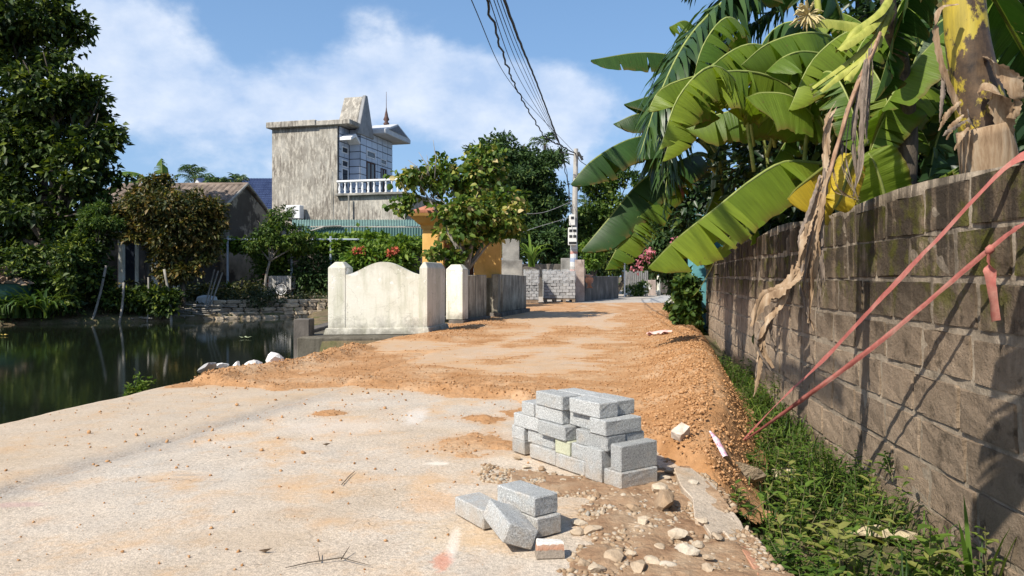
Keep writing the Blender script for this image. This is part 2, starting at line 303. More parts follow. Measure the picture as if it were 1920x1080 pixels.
def soil(x, y):
    e = (fbm(x*1.6, y*1.6, 5, 41)-.5)*1.5
    s = sstep(y-front(x)+e*.7, -.12, .30)
    s = s*(1-sstep(y+e*2, 31, 36.5))
    cov = .020+.052*(fbm(x*.75, y*.75, 5, 44, .6)-.40)+.034*(fbm(x*2.6, y*7, 4, 46, .6)-.5)
    xc = (XL(y)+XR(y))/2; cov = cov-.016*np.exp(-((np.abs(x-xc-.25*np.sin(y*.5))-.72)/.2)**2)*sstep(y, 8.8, 10.5)
    for px, py, rx, ry in PATCH:
        p = gp(px, py); cov = cov-.030*np.exp(-(((x-p.x)/rx)**2+((y-p.y)/ry)**2))
    r1 = np.exp(-((y-front(x)-.35)/.33)**2)*np.maximum(-.01, .02+.10*(fbm(x*1.5, y*1.5, 3, 47)-.45))
    hw = np.interp(y, [4, 6, 10, 16, 25], [.36, .45, .62, .70, .8]); ha = np.interp(y, [4.2, 4.7, 6, 9, 13, 18, 30], [.06, .15, .215, .22, .16, .12, .07])
    rd = x-heap(y); hp = ha*np.exp(-(np.where(rd > 0, rd*1.15, rd)/hw)**2)*(.75+.5*fbm(x*1.8, y*1.8, 4, 51))
    lf = .10*np.exp(-((x-XL(y)-.28)/.22)**2)*sstep(y, 8.2, 9.2)*(1-sstep(y, 12, 13))*(.5+fbm(x*3, y*3, 3, 55))
    sb = .05*np.exp(-((x+1.35-(y-15)*.16)/.5)**2)*sstep(y, 13.2, 14.5)*(1-sstep(y, 19, 22))
    t = s*(cov+r1+lf+sb)+s*hp-.012
    # strays in front of the spread
    for px, py, rr in [(905, 785, .17), (890, 815, .09), (895, 830, .30), (620, 775, .14), (1010, 770, .3), (350, 716, .2), (930, 832, .2)]:
        p = gp(px, py); t = np.maximum(t, .035*np.exp(-(((x-p.x)/rr)**2+((y-p.y)/(rr*1.2))**2))-.014+.03*(fbm(x*6, y*6, 4, 59)-.5))
    return t-.12*(1-sstep(XR(y)+.45-x, 0, .4))-.2*(x < XL(y)+.0)
dq = soil(V[..., 0].ravel(), V[..., 1].ravel()); dyy = V[..., 1].ravel(); dust = (.52*sstep(dyy-front(V[..., 0].ravel())+(fbm(V[..., 0].ravel()*1.5, dyy*1.5, 4, 93)-.5)*1.2, -.1, .9)+.45*sstep(dq, -.011, .0))*(dyy < 34)
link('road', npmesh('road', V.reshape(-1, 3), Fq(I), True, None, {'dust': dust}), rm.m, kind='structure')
rows = [4.1]
while rows[-1] < 37.5: rows.append(rows[-1]*1.0042+.001)
rows = np.array(rows); YY, TT = np.meshgrid(rows, np.linspace(0, 1, 420), indexing='ij')
XX = (XL(YY)+.03)*(1-TT)+(XR(YY)+.55)*TT
tt = soil(XX, YY)
ch = (fbm(XX*9, YY*9, 3, 61)-.5)*.035+(np.abs(fbm(XX*22, YY*22, 3, 67)-.5))*.045-.012
bl_w = sstep(XX-XR(YY), -.3, .25); zz = road_z(np.minimum(XX, XR(YY)), YY)*(1-bl_w)+bl_w*(-.06-.22*sstep(XX-XR(YY), 0, .45))+tt+ch*np.clip(tt/.05+.35, 0, 1.15)*np.interp(YY, [4, 12, 30], [1, .8, .5])
I = np.arange(XX.size).reshape(XX.shape); fq = Fq(I); keep = (tt.ravel()[fq] > -.022).any(1); fq = fq[keep]
used = np.unique(fq); rmap = np.full(XX.size, -1); rmap[used] = np.arange(len(used))
dm = Mat('laterite', .95, .15); n1 = dm.noise(1.3, 6, .62); n2 = dm.noise(26, 5, .65); n3 = dm.noise(110, 3, .6)
c = dm.ramp(n1, [(.3, (.37, .185, .075)), (.5, (.47, .265, .13)), (.68, (.53, .36, .22))]); c = dm.val(c, n2, .72, 1.22); c = dm.val(c, n3, .8, 1.15); dm.color(c); dm.bump(n2, .7, .03); dm.bump(n3, .5, .008)
link('laterite_soil', npmesh('laterite_soil', np.stack([XX, YY, zz], -1).reshape(-1, 3)[used], rmap[fq], True), dm.m, kind='stuff')
# --- lump meshes
def ico(sub, jit, seed, sq=(1, 1, 1)):
    bm = bmesh.new(); bmesh.ops.create_icosphere(bm, subdivisions=sub, radius=1); r = np.random.RandomState(seed)
    pl = [(Vector(r.normal(size=3)).normalized(), r.uniform(.38, .78)) for _ in range(11)]
    for v in bm.verts:
        for n_, d in pl:
            k = v.co.dot(n_)-d
            if k > 0: v.co -= n_*k*.9
        v.co = Vector((v.co[i]*sq[i] for i in range(3)))*(1+r.uniform(-jit, jit))
    me = bpy.data.meshes.new('lump'); bm.to_mesh(me); bm.free(); return me
def lump_arrays(me): return np.array([v.co[:] for v in me.vertices]), np.array([p.vertices[:] for p in me.polygons])
LUMPS = [lump_arrays(ico(1, .20, 100+i)) for i in range(6)]
def scatter_mesh(name, P, S, seed=0, flat=.75):
    r = np.random.RandomState(seed); n = len(P); VV = []; FF = []; o = 0; which = r.randint(0, 6, n); tint = []
    for k in range(6):
        s = np.where(which == k)[0]
        if len(s) == 0: continue
        bv, bf = LUMPS[k]; a = r.uniform(0, 6.28, len(s)); ca, sa = np.cos(a), np.sin(a); b = r.uniform(-.6, .6, len(s)); cb, sb = np.cos(b), np.sin(b)
        sc3 = S[s][:, None]*r.uniform(.7, 1.25, (len(s), 3))*np.array([1, 1, flat]); v = bv[None]*sc3[:, None]
        x, y, z = v[..., 0], v[..., 1], v[..., 2]; x, z = x*cb[:, None]-z*sb[:, None], x*sb[:, None]+z*cb[:, None]
        x, y = x*ca[:, None]-y*sa[:, None], x*sa[:, None]+y*ca[:, None]
        VV.append((np.stack([x, y, z], -1)+P[s][:, None]).reshape(-1, 3)); FF.append((bf[None]+(np.arange(len(s))*len(bv))[:, None, None]+o).reshape(-1, 3)); o += len(s)*len(bv)
        tint.append(np.repeat(r.uniform(0, 1, len(s)), len(bv)))
    return npmesh(name, np.concatenate(VV), np.concatenate(FF), False, np.concatenate(tint))
# soil clods
n = 150000; u = rs.uniform(size=n); y = 4.2*(24/4.2)**u; x = XL(y)+rs.uniform(size=n)*(XR(y)+.4-XL(y)); tk = soil(x, y)
pr = np.clip((tk+.012)*9, 0, 1); ok = rs.uniform(size=n) < pr; x, y, tk = x[ok][:26000], y[ok][:26000], tk[ok][:26000]
z = np.where(x < XR(y), road_z(x, y), -.06-.22*sstep(x-XR(y), 0, .45))+np.maximum(tk, 0)
s = (.0035+.011*rs.uniform(size=len(x))**3.2)*(1+.55*np.clip(tk/.15, 0, 1))*np.clip(.75+y/28, 1, 2)
cm = Mat('clod', .95, .1); c = cm.ramp(cm.attr('tint'), [(0, (.32, .16, .065)), (.5, (.45, .255, .125)), (.9, (.48, .27, .13)), (1, (.52, .34, .20))]); cm.color(cm.val(c, cm.noise(60, 3), .75, 1.2)); cm.bump(cm.noise(150, 3), .4, .005)
link('soil_clods', scatter_mesh('soil_clods', np.stack([x, y, z+s*.25], -1), s, 3), cm.m, kind='stuff')
# stray clods and grit scattered over the concrete
n = 1700; y = 2.6+rs.uniform(size=n)**1.0*6.2; x = -4.2+rs.uniform(size=n)*5.2; cl = fbm(x*1.2, y*1.2, 4, 71); ok = (x > XL(y)+.05) & (x < XR(y)-.1) & (cl > .43) & (y < front(x)+.4); x, y = x[ok], y[ok]
s = .0025+.012*rs.uniform(size=len(x))**5
link('scattered_grit', scatter_mesh('scattered_grit', np.stack([x, y, road_z(x, y)+s*.4], -1), s, 5), cm.m, kind='stuff')
def top_z(x, y):
    a = np.array([float(x)]), np.array([float(y)]); b_ = float(sstep(a[0]-XR(a[1]), -.3, .25)[0]); zz0 = float(road_z(np.minimum(a[0], XR(a[1])), a[1])[0])*(1-b_)+b_*(-.06-.22*float(sstep(a[0]-XR(a[1]), 0, .45)[0])); return zz0+max(0., float(soil(*a)[0]))
# bigger stray clods along the pond side of the concrete
ncl = 90; yc = rs.uniform(4.6, 8.6, ncl); xc_ = joint(yc)-rs.uniform(-1.4, 1.6, ncl); okc = (xc_ > XL(yc)+.1); xc_, yc = xc_[okc], yc[okc]; scl = rs.uniform(.008, .024, len(xc_))*(rs.uniform(size=len(xc_))**.8+.35)
link('stray_clods', scatter_mesh('stray_clods', np.stack([xc_, yc, road_z(xc_, yc)+scl*.35], -1), scl, 15), cm.m, kind='stuff')
# --- broken limestone hardcore round the piles
def inrub(x, y):
    d1 = np.maximum(np.abs((x-.72)/.42), np.abs((y-3.55)/.85))-.9; d2 = ((x-.05)*.55+(y-4.42)*.83)  # strip in front of the big pile
    d2 = np.maximum(np.abs(d2)/.16, np.abs((x-.22)/.42))-.9
    d3 = np.maximum(np.abs((x-.95)/.35), np.abs((y-4.35)/.5))-.9
    return np.minimum(np.minimum(d1, d2), d3)
bx = np.linspace(.0, 1.14, 110); by = np.linspace(2.45, 4.95, 220); BX, BY = np.meshgrid(bx, by); ii = inrub(BX, BY)+(fbm(BX*5, BY*5, 4, 77)-.5)*.9
bz = road_z(BX, BY)+.012-.035*sstep(ii, -.2, .5)+(fbm(BX*8, BY*8, 4, 79)-.5)*.045*sstep(-ii, -.4, .2); I = np.arange(BX.size).reshape(BX.shape)
em = Mat('rubble_earth', .95, .15); n2 = em.noise(30, 5, .65); c = em.ramp(em.noise(4, 6, .65), [(.3, (.22, .125, .07)), (.5, (.33, .215, .13)), (.7, (.43, .32, .215))]); em.color(em.val(c, n2, .7, 1.2)); em.bump(n2, .8, .02)
link('rubble_bed', npmesh('rubble_bed', np.stack([BX, BY, bz], -1).reshape(-1, 3), Fq(I), True), em.m, kind='stuff')
n = 24000; x = rs.uniform(-.2, 1.2, n); y = rs.uniform(2.5, 4.95, n); ok = (inrub(x, y)+(fbm(x*5, y*5, 4, 77)-.5)*1.0 < .12) & (x < XR(y)+.1); x, y = x[ok], y[ok]
s = .0035+.023*rs.uniform(size=len(x))**3.6
lm = Mat('limestone', .9, .2); nn = lm.noise(9, 6, .65); c = lm.ramp(lm.attr('tint'), [(0, (.25, .155, .09)), (.4, (.36, .26, .165)), (.75, (.47, .375, .27)), (1, (.36, .33, .28))]); lm.color(lm.val(lm.val(c, nn, .65, 1.25), lm.noise(70, 3), .8, 1.15)); lm.bump(lm.noise(60, 4), .5, .008)
link('rubble_gravel', scatter_mesh('rubble_gravel', np.stack([x, y, road_z(x, y)-.002+s*.22], -1), s, 9, .65), lm.m, kind='stuff')
# larger stones, one object each
sm = Mat('stone', .9, .2); nn = sm.noise(7, 6, .65); c = sm.ramp(sm.math('ADD', sm.math('MULTIPLY', sm.rnd(), .6), sm.math('MULTIPLY', nn, .4)), [(.2, (.30, .20, .12)), (.45, (.45, .35, .245)), (.7, (.55, .47, .36)), (.9, (.40, .37, .32))]); sm.color(sm.val(c, sm.noise(45, 4, .65), .72, 1.2)); sm.bump(sm.noise(25, 5, .65), .6, .02); sm.bump(sm.noise(120, 3), .3, .004)
STONES = [ico(2, .07, 200+i, (1, .85, .72)) for i in range(6)]
for k, me in enumerate(STONES): me.materials.append(sm.m)
def stone(px, py, wpx, k, label, group=None, z=None, sq=.75, cat='stone', mat=None, rot=None, depth=None):
    z = .0 if z is None else z; p = gp(px, py, z) if depth is None else at(px, py, depth); r = wpx/2*p.y/FPX; me = STONES[k % 6]
    if mat is not None: me = me.copy(); me.materials.clear(); me.materials.append(mat)
    o = link(cat if cat != 'stone' else 'stone', me, None, None, label, cat, group); o.location = p+Vector((0, r*.5, r*sq*.55)); o.scale = (r*1.3, r*1.3, r*sq*1.3); o.rotation_euler = (random.uniform(-.3, .3), random.uniform(-.3, .3), rot if rot is not None else random.uniform(0, 6)); return o
stone(1252, 955, 54, 0, 'large cream limestone lump lying beside the cracked slab edge', sq=.9)
stone(1236, 925, 36, 1, 'rounded beige stone between the big block pile and the large cream lump')
stone(1272, 1010, 40, 2, 'angular pale stone in the rubble below the large cream lump', sq=.8)
stone(1112, 1002, 33, 3, 'brown rounded stone touching the short two-block stack', sq=.7)
stone(1083, 1003, 27, 4, 'small reddish stone just right of the two-block stack')
stone(1088, 985, 30, 0, 'flat pale stone in the shadow of the two-block stack', sq=.5)
for px, py, wp in [(1190, 960, 30), (1150, 1052, 42), (1185, 1045, 30), (1290, 1042, 44), (1225, 1060, 36), (1330, 1050, 26), (1280, 900, 30), (1300, 912, 34), (1262, 890, 26), (1245, 900, 24), (1170, 935, 18), (1120, 935, 20), (1060, 905, 18), (1040, 893, 16), (985, 878, 18), (1015, 882, 20), (970, 862, 16), (1200, 1075, 40), (1345, 1010, 24), (1322, 985, 22), (1130, 965, 18), (1205, 985, 26), (1165, 975, 20), (1235, 1030, 24), (1255, 1065, 30), (1310, 1025, 26), (1095, 1065, 26), (1120, 1075, 30), (1330, 1075, 30), (1140, 1020, 16)]:
    stone(px, py, wp, random.randint(0, 5), 'pale limestone rubble stone lying loose in the gravel bed by the block piles', 'rubble stones by the block piles', sq=random.uniform(.5, .85))
wmat = simple('white_stone', [(.3, (.60, .57, .53)), (.6, (.82, .80, .77))], 8, .9, .6, .03)
gmat = simple('grey_stone', [(.3, (.28, .27, .26)), (.6, (.45, .44, .43))], 8, .9, .6, .03)
stone(508, 685, 36, 1, 'white boulder standing on the pond edge of the road', sq=1.0, mat=wmat, cat='boulder')
stone(385, 697, 38, 2, 'grey pointed boulder leftmost of the rocks on the pond edge', sq=.75, mat=gmat, cat='boulder')
stone(414, 690, 22, 3, 'small whitish rock right beside the grey pointed boulder', sq=.8, mat=wmat, cat='boulder')
stone(470, 690, 42, 4, 'flat pale rock between the orange soil and the white boulder', sq=.55, mat=wmat, cat='boulder')
stone(442, 691, 18, 5, 'little upright white stone between two pale rocks on the pond edge', sq=1.1, mat=wmat, cat='boulder')
# broken slab plate tipping into the ditch
mb = MB(); q = [gp(a, b, .03-.10*(a-1262)/140) for a, b in ((1262, 880), (1298, 884), (1322, 904), (1338, 912), (1362, 948), (1390, 985), (1400, 1010), (1372, 1022), (1356, 1003), (1332, 1008), (1316, 985), (1302, 978), (1298, 940), (1276, 916))]
mb.prism([p+Vector((0, 0, .02)) for p in q], (0.01, 0, -.09)); mb.out('broken_slab', rm.m, bevel=.005, label='tan broken concrete slab tipping from the road edge into the weeds', cat='slab')
mb = MB(); q = [gp(1385, 1030, -.03), gp(1410, 1035, -.06), gp(1450, 1085, -.06), gp(1420, 1085, -.02)]
mb.prism([p+Vector((0, 0, .02)) for p in q], (0.01, 0, -.07)); mb.out('brick_fragment', simple('redbrick', [(.3, (.40, .17, .09)), (.6, (.55, .30, .19))], 9, .9, .6, .02), bevel=.006, jit=.003, label='orange brick fragment at the bottom edge beside the ditch weeds', cat='brick')
o = stone(1385, 905, 100, 3, 'big rounded earthy concrete lump half sunk in the ditch weeds', z=-.22, sq=.65, cat='boulder', mat=simple('lump', [(.3, (.26, .20, .13)), (.6, (.40, .32, .23))], 6, .95, .8, .03))
o = stone(1468, 905, 60, 1, 'yellowish stone at the foot of the block wall behind the weeds', z=-.36, sq=.6, cat='boulder', mat=simple('sandy', [(.3, (.36, .29, .18)), (.6, (.50, .42, .28))], 6, .95, .8, .03))
o = stone(1665, 1020, 110, 4, 'broad sandy stone low against the wall foot among the leaves', z=-.38, sq=.4, cat='boulder', mat=bpy.data.materials['sandy'])
# ================================================================== BLOCK WALL
def stretched(m, sc3): return m.vec(sc3)
wb = Mat('wall_block', .95, .15); zz_ = wb.z()[2]
hgt = wb.math('DIVIDE', wb.math('ADD', zz_, .45), 2.2)
n1 = wb.noise(3.5, 7, .65); n2 = wb.noise(38, 5, .7); n3 = wb.noise(130, 3, .6)
c = wb.ramp(n1, [(.28, (.085, .062, .04)), (.5, (.16, .118, .08)), (.7, (.26, .20, .14))])
c = wb.val(c, wb.rnd(), .55, 1.4); c = wb.val(c, n2, .50, 1.4)
# lime-washed lower courses, black algae runs from the coping, moss
far_ = wb.ramp(wb.math('DIVIDE', wb.z()[1], 12.), [(.3, 0), (.75, 1)])
pale = wb.math('MULTIPLY', wb.ramp(wb.math('ADD', hgt, wb.math('MULTIPLY', wb.math('SUBTRACT', wb.noise(1.6, 5), .5), .55)), [(.02, .3), (.12, 1), (.5, 1), (.74, 0)]), wb.math('ADD', wb.math('MULTIPLY', far_, .42), .26)); c = wb.mix(pale, c, (.46, .35, .25))
run = wb.ramp(wb.noise(1., 5, .65, wb.vec((8, 8, .55))), [(.38, 0), (.54, 1)])
top = wb.ramp(wb.math('ADD', hgt, wb.math('MULTIPLY', wb.math('SUBTRACT', wb.noise(3, 4), .5), .3)), [(.48, 0), (.85, 1)]); c = wb.mix(wb.math('MULTIPLY', wb.math('MULTIPLY', run, top), .88), c, (.032, .026, .02))
ms = wb.math('MULTIPLY', wb.ramp(wb.noise(2.7, 6, .7, wb.vec((1, 1, 1), (3, 1, 6))), [(.50, 0), (.60, 1)]), wb.ramp(hgt, [(.60, 0), (.70, 1), (.93, 1), (1, .3)])); c = wb.mix(wb.math('MULTIPLY', ms, .75), c, (.085, .085, .012))
dk = wb.ramp(wb.noise(5, 6, .7, wb.vec((1, 1, 1), (9, 2, 2))), [(.56, 0), (.66, 1)]); c = wb.mix(wb.math('MULTIPLY', dk, .72), c, (.055, .042, .03))
pit = wb.ramp(wb.vor(55).outputs['Distance'], [(.04, 1), (.16, 0)]); c = wb.mix(wb.math('MULTIPLY', pit, .55), c, (.03, .024, .018))
wb.color(c); wb.bump(n2, .9, .02); wb.bump(wb.math('MULTIPLY', pit, -1.), .7, .02); wb.bump(n3, .5, .005); wb.bump(n1, .5, .05)
mo = Mat('mortar', .95, .15); hg2 = mo.math('DIVIDE', mo.math('ADD', mo.z()[2], .45), 2.2); n1 = mo.noise(6, 7, .65); n2 = mo.noise(45, 4, .65)
c = mo.ramp(n1, [(.3, (.17, .138, .10)), (.6, (.36, .295, .22))]); c = mo.val(c, n2, .7, 1.25)
run = mo.ramp(mo.noise(1., 5, .65, mo.vec((8, 8, .55))), [(.43, 0), (.58, 1)]); c = mo.mix(mo.math('MULTIPLY', mo.math('MULTIPLY', run, mo.ramp(hg2, [(.5, 0), (.85, 1)])), .75), c, (.035, .028, .022))
mo.color(c); mo.bump(n1, .8, .03); mo.bump(n2, .7, .012)
WA, WB_, WC = Vector((2.24, 2.0, 0)), Vector((2.72, 6.43, 0)), Vector((4.35, 16.7, 0))
L1 = (WB_-WA).length; L2 = (WC-WB_).length
def wpos(s):
    if s < L1: d = (WB_-WA).normalized(); return WA+d*s, d
    d = (WC-WB_).normalized(); return WB_+d*(s-L1), d
wall = thing('block_wall', 'weathered brown concrete block boundary wall with mossy top on the right', 'wall', (2.72, 6.43, -.45))
ZB, CH = -.47, .275
mb = MB(); n = 300; vs = []
S_ = [i*(L1+L2)/n for i in range(n+1)]; nz_ = 60
mof = lambda s, z: float((fbm(np.array([s*7.]), np.array([z*7.]), 3, 95)[0]-.5)*.022+(fbm(np.array([s*1.3]), np.array([z*1.3]), 2, 97)[0]-.5)*.012)
for i, s in enumerate(S_):
    p, d = wpos(s); nrm = Vector((d.y, -d.x, 0))
    for j in range(nz_+1):
        zt = ZB+(8*CH+.02-.03*math.sin(s*1.7)*(j == nz_))*j/nz_; q = p+nrm*(.0015+mof(s, zt)); vs.append((q.x, q.y, zt))
fs = [(i*(nz_+1)+j, i*(nz_+1)+j+1, (i+1)*(nz_+1)+j+1, (i+1)*(nz_+1)+j) for i in range(n) for j in range(nz_)]
mb.add(vs, fs); k0 = len(vs)
top_ = [i*(nz_+1)+nz_ for i in range(n+1)]
vb = []
for s in S_:
    p, d = wpos(s); q = p+Vector((d.y, -d.x, 0))*.15; vb += [(q.x, q.y, ZB+8*CH+.02), (q.x, q.y, ZB)]
mb.v += vb
for i in range(n):
    a = k0+2*i; mb.f += [(top_[i], a, a+2, top_[i+1]), (a, a+1, a+3, a+2)]
a = k0+2*n; mb.f += [(n*(nz_+1), n*(nz_+1)+nz_, a, a+1)]
mb.out('mortar', mo.m, wall, smooth=True)
def rough_block(L, W, Hh, jit, bev=.012, cuts=2, seed=0):
    bm = bmesh.new(); bmesh.ops.create_cube(bm, size=1)
    for v in bm.verts: v.co = Vector((v.co.x*L, v.co.y*W, v.co.z*Hh))
    bmesh.ops.bevel(bm, geom=list(bm.edges), offset=bev, segments=1, affect='EDGES')
    if cuts:
        ed = [e for e in bm.edges if e.calc_length() > min(L, W, Hh)*.4]; bmesh.ops.subdivide_edges(bm, edges=ed, cuts=cuts, use_grid_fill=True)
    r = random.Random(seed)
    for v in bm.verts: v.co += Vector((r.uniform(-1, 1), r.uniform(-1, 1), r.uniform(-1, 1)))*jit
    me = bpy.data.meshes.new('block'); bm.to_mesh(me); bm.free()
    return me
WBM = []
for i in range(6):
    me = rough_block(1, 1, 1, .0, .02, 2, i); r = random.Random(50+i)
    for v in me.vertices:
        c_ = v.co.copy(); v.co = Vector((c_.x+r.uniform(-.012, .012), c_.y, c_.z+r.uniform(-.028, .028)))
        v.co.y += r.uniform(-.05, .05)
    me.materials.append(wb.m); WBM.append(me)
for r_ in range(8):
    s = -.62*(.5 if r_ % 2 else .15)+random.uniform(-.1, .1)
    while s < L1+L2-.1:
        L = random.choice([.50, .52, .54, .56, .49, .38 if random.random() < .35 else .52]); a, b = max(s, 0), min(s+L, L1+L2)
        s += L+random.uniform(.03, .06)
        if b-a < .12: continue
        p, d = wpos((a+b)/2); nrm = Vector((d.y, -d.x, 0)); hh = CH-.036+random.uniform(-.010, .008)
        if r_ == 7: hh += random.uniform(-.02, .015)
        o = link('block', WBM[random.randint(0, 5)], None, wall)
        z0 = ZB+CH*r_+.012+.012*math.sin(s*.8+r_)
        o.matrix_basis = Matrix.Translation(p+nrm*.054+Vector((0, 0, z0+hh/2)))@Matrix.Rotation(math.atan2(d.y, d.x)+random.uniform(-.008, .008), 4, 'Z')@Matrix.Rotation(random.uniform(-.012, .012), 4, 'Y')@Matrix.Diagonal((b-a, .125+random.uniform(-.006, .008), hh, 1))
# ================================================================== GREY BLOCK PILES
gb = Mat('grey_block', .95, .2); n1 = gb.noise(5, 5, .6); n2 = gb.noise(120, 4, .75); n3 = gb.noise(260, 2, .7)
c = gb.ramp(n1, [(.3, (.45, .465, .46)), (.7, (.55, .56, .55))]); c = gb.val(c, gb.rnd(), .80, 1.12); c = gb.mix(1., c, gb.ramp(n2, [(.35, .58), (.5, 1.), (.66, 1.32)]), 'MULTIPLY'); c = gb.mix(1., c, gb.ramp(n3, [(.35, .6), (.65, 1.3)]), 'MULTIPLY')
pit = gb.ramp(gb.vor(150).outputs['Distance'], [(.06, 1), (.2, 0)]); c = gb.mix(gb.math('MULTIPLY', pit, .5), c, (.2, .2, .19))
dst = gb.ramp(gb.noise(9, 5, .7), [(.58, 0), (.72, 1)]); c = gb.mix(gb.math('MULTIPLY', dst, .3), c, (.60, .48, .34)); lowd = gb.math('MULTIPLY', gb.ramp(gb.math('ADD', gb.z()[2], gb.math('MULTIPLY', gb.math('SUBTRACT', gb.noise(14, 5, .7), .5), .35)), [(.0, 1), (.13, 0)]), .45); c = gb.mix(lowd, c, (.50, .37, .24)); gb.color(c)
gb.bump(n2, 1., .012); gb.bump(gb.math('MULTIPLY', pit, -1.), .6, .006); gb.bump(n3, .5, .003)
BL, BW, BT = .285, .147, .09
GBM = []
for i in range(5):
    me = rough_block(BL, BW, BT, .0011, .0055, 3, 70+i); me.materials.append(gb.m); GBM.append(me)
yel = gb.m.copy(); yel.name = 'yellow_block'; yt = yel.node_tree; bn = yt.nodes['Principled BSDF']; lk = bn.inputs['Base Color'].links[0].from_socket
mxn = yt.nodes.new('ShaderNodeMixRGB'); mxn.inputs[0].default_value = .55; yt.links.new(lk, mxn.inputs[1]); mxn.inputs[2].default_value = (.64, .66, .38, 1); yt.links.new(mxn.outputs[0], bn.inputs['Base Color'])
C0 = Vector((.612, 4.18, 0)); pu = Vector((-.554, .832, 0)).normalized(); pv = Vector((pu.y, -pu.x, 0))
ang = math.atan2(pu.y, pu.x)
COURSE = ['bottom', 'second', 'third', 'fourth', 'top']
def pblock(u0, v0, z0, axes, label, yellow=False, dr=0., cut=1.):
    """axes: letters giving which block dimension lies along u, v, z"""
    dim = {'L': BL*cut, 'W': BW, 'T': BT}; du, dv, dz = (dim[a] for a in axes)
    src = {'L': 0, 'W': 1, 'T': 2}; A = Matrix(((0, 0, 0), (0, 0, 0), (0, 0, 0)))
    for row, a in enumerate(axes): A[row][src[a]] = 1
    if A.determinant() < 0: A = Matrix([[-A[i][j] if axes[i] == 'T' and j == 2 else A[i][j] for j in range(3)] for i in range(3)])
    if cut != 1.: A = A @ Matrix.Diagonal((cut, 1, 1))
    me = random.choice(GBM)
    if yellow: me = me.copy(); me.materials.clear(); me.materials.append(yel)
    o = link('concrete_block', me, None, None, label, 'concrete block', 'grey concrete blocks of the big pile')
    ctr = C0+pu*(u0+du/2)+pv*(v0+dv/2)+Vector((0, 0, z0+dz/2))
    o.matrix_basis = Matrix.Translation(ctr)@Matrix.Rotation(ang+dr+random.uniform(-.012, .012), 4, 'Z')@Matrix.Rotation(0, 4, 'X')@(Matrix.Diagonal((1, -1, 1, 1)) @ A.to_4x4() if False else (Matrix(((1, 0, 0, 0), (0, -1, 0, 0), (0, 0, 1, 0), (0, 0, 0, 1))) @ A.to_4x4()))
    return o
e = .004; Z = [.006+BT*i for i in range(6)]
# front column, then the long left face course by course
pblock(-.003, -.005, Z[0], 'WLT', 'grey block at the near foot of the big pile, long side to the right')
pblock(.015, .01, Z[1], 'TLW', 'grey block on edge, standing on the near foot block of the big pile')
pblock(.16, -.012, Z[0], 'WTL', 'upright grey block on the left face beside the near foot of the big pile', cut=.655)
pblock(.318, -.005, Z[0], 'LWT', 'bottom grey stretcher on the left face next to the upright block of the big pile')
pblock(.612, .0, Z[0], 'LWT', 'bottom grey stretcher on the left face under the shaded middle block of the big pile')
pblock(.962, .004, Z[0], 'WLT', 'bottom grey header at the far left end of the big pile')
pblock(.30, .16, Z[0], 'LWT', 'inner bottom grey block behind the left face of the big pile')
pblock(.60, .16, Z[0], 'LWT', 'inner bottom grey block at the back of the big pile', )
pblock(.305, .0, Z[1], 'WLT', 'grey header right of the yellowish block in the second course of the big pile')
pblock(.462, -.006, Z[1], 'WLT', 'yellowish block in the middle of the left face of the big pile', yellow=True)
pblock(.66, .02, Z[1], 'LWT', 'shaded grey stretcher left of the yellowish block, recessed in the second course', dr=.03)
pblock(.966, .002, Z[1], 'WLT', 'grey header at the far left end, second course of the big pile')
pblock(.66, .175, Z[1], 'LWT', 'inner second course grey block at the back of the big pile')
pblock(.135, .01, Z[2], 'LWT', 'bright grey stretcher over the upright block, third course of the big pile')
pblock(.14, .165, Z[2], 'LWT', 'grey block whose end peeps out behind the edge-set block, third course', )
pblock(.485, -.022, Z[2], 'LWT', 'bright grey stretcher jutting out of the left face above the yellowish block')
pblock(.80, .0, Z[2], 'LWT', 'third course grey stretcher at the left end of the big pile')
pblock(.56, .135, Z[2], 'LWT', 'inner third course grey block behind the jutting stretcher')
pblock(.135, .0, Z[3], 'WLT', 'grey block laid crosswise with its long dark side facing right, fourth course')
pblock(.30, .05, Z[3], 'LWT', 'recessed grey block in the dark gap under the top blocks of the big pile', cut=.82)
pblock(.548, .0, Z[3], 'LWT', 'fourth course grey stretcher with a brown smear under the rear top block')
pblock(.845, .0, Z[3], 'WLT', 'fourth course grey header at the stepped left end of the big pile')
pblock(.32, .20, Z[3], 'LWT', 'inner fourth course grey block at the back of the big pile')
pblock(.205, .012, Z[4], 'LWT', 'top grey block nearest the camera with its end over the crosswise block')
pblock(.225, .165, Z[4], 'LWT', 'top grey block lying behind the nearest top block, shaded end right')
pblock(.53, -.01, Z[4], 'LWT', 'top grey block at the rear left of the big pile, highest in the photo')
pblock(.50, .145, Z[4], 'LWT', 'top grey block tucked behind the rear left top block')
# loose group in front
def lblock(loc, rot, label, group='loose grey blocks lying before the big pile', me=None):
    o = link('concrete_block', me or random.choice(GBM), None, None, label, 'concrete block', group); o.location = loc; o.rotation_euler = rot; return o
a_ = math.atan2(.845, -.535)
u2 = Vector((math.cos(a_), math.sin(a_), 0)); v2 = Vector((u2.y, -u2.x, 0))
q = gp(906, 995); lblock(q+u2*BL/2+v2*BW/2+Vector((0, 0, .047)), (0, 0, a_), 'loose grey block lying flat on the concrete, leftmost of the front group')
q = gp(998, 1014); a2 = math.atan2(.80, -.60); u3 = Vector((math.cos(a2), math.sin(a2), 0)); v3 = Vector((u3.y, -u3.x, 0))
base = gp(1005, 1012)
lblock(base+u3*BL/2+v3*.08+Vector((0, 0, .047)), (0, 0, a2), 'lower grey block of the short two-block stack in front')
lblock(base+u3*(BL/2+.02)+v3*.075+Vector((0, 0, .139)), (0, 0, a2+.02), 'upper grey block of the short two-block stack in front')
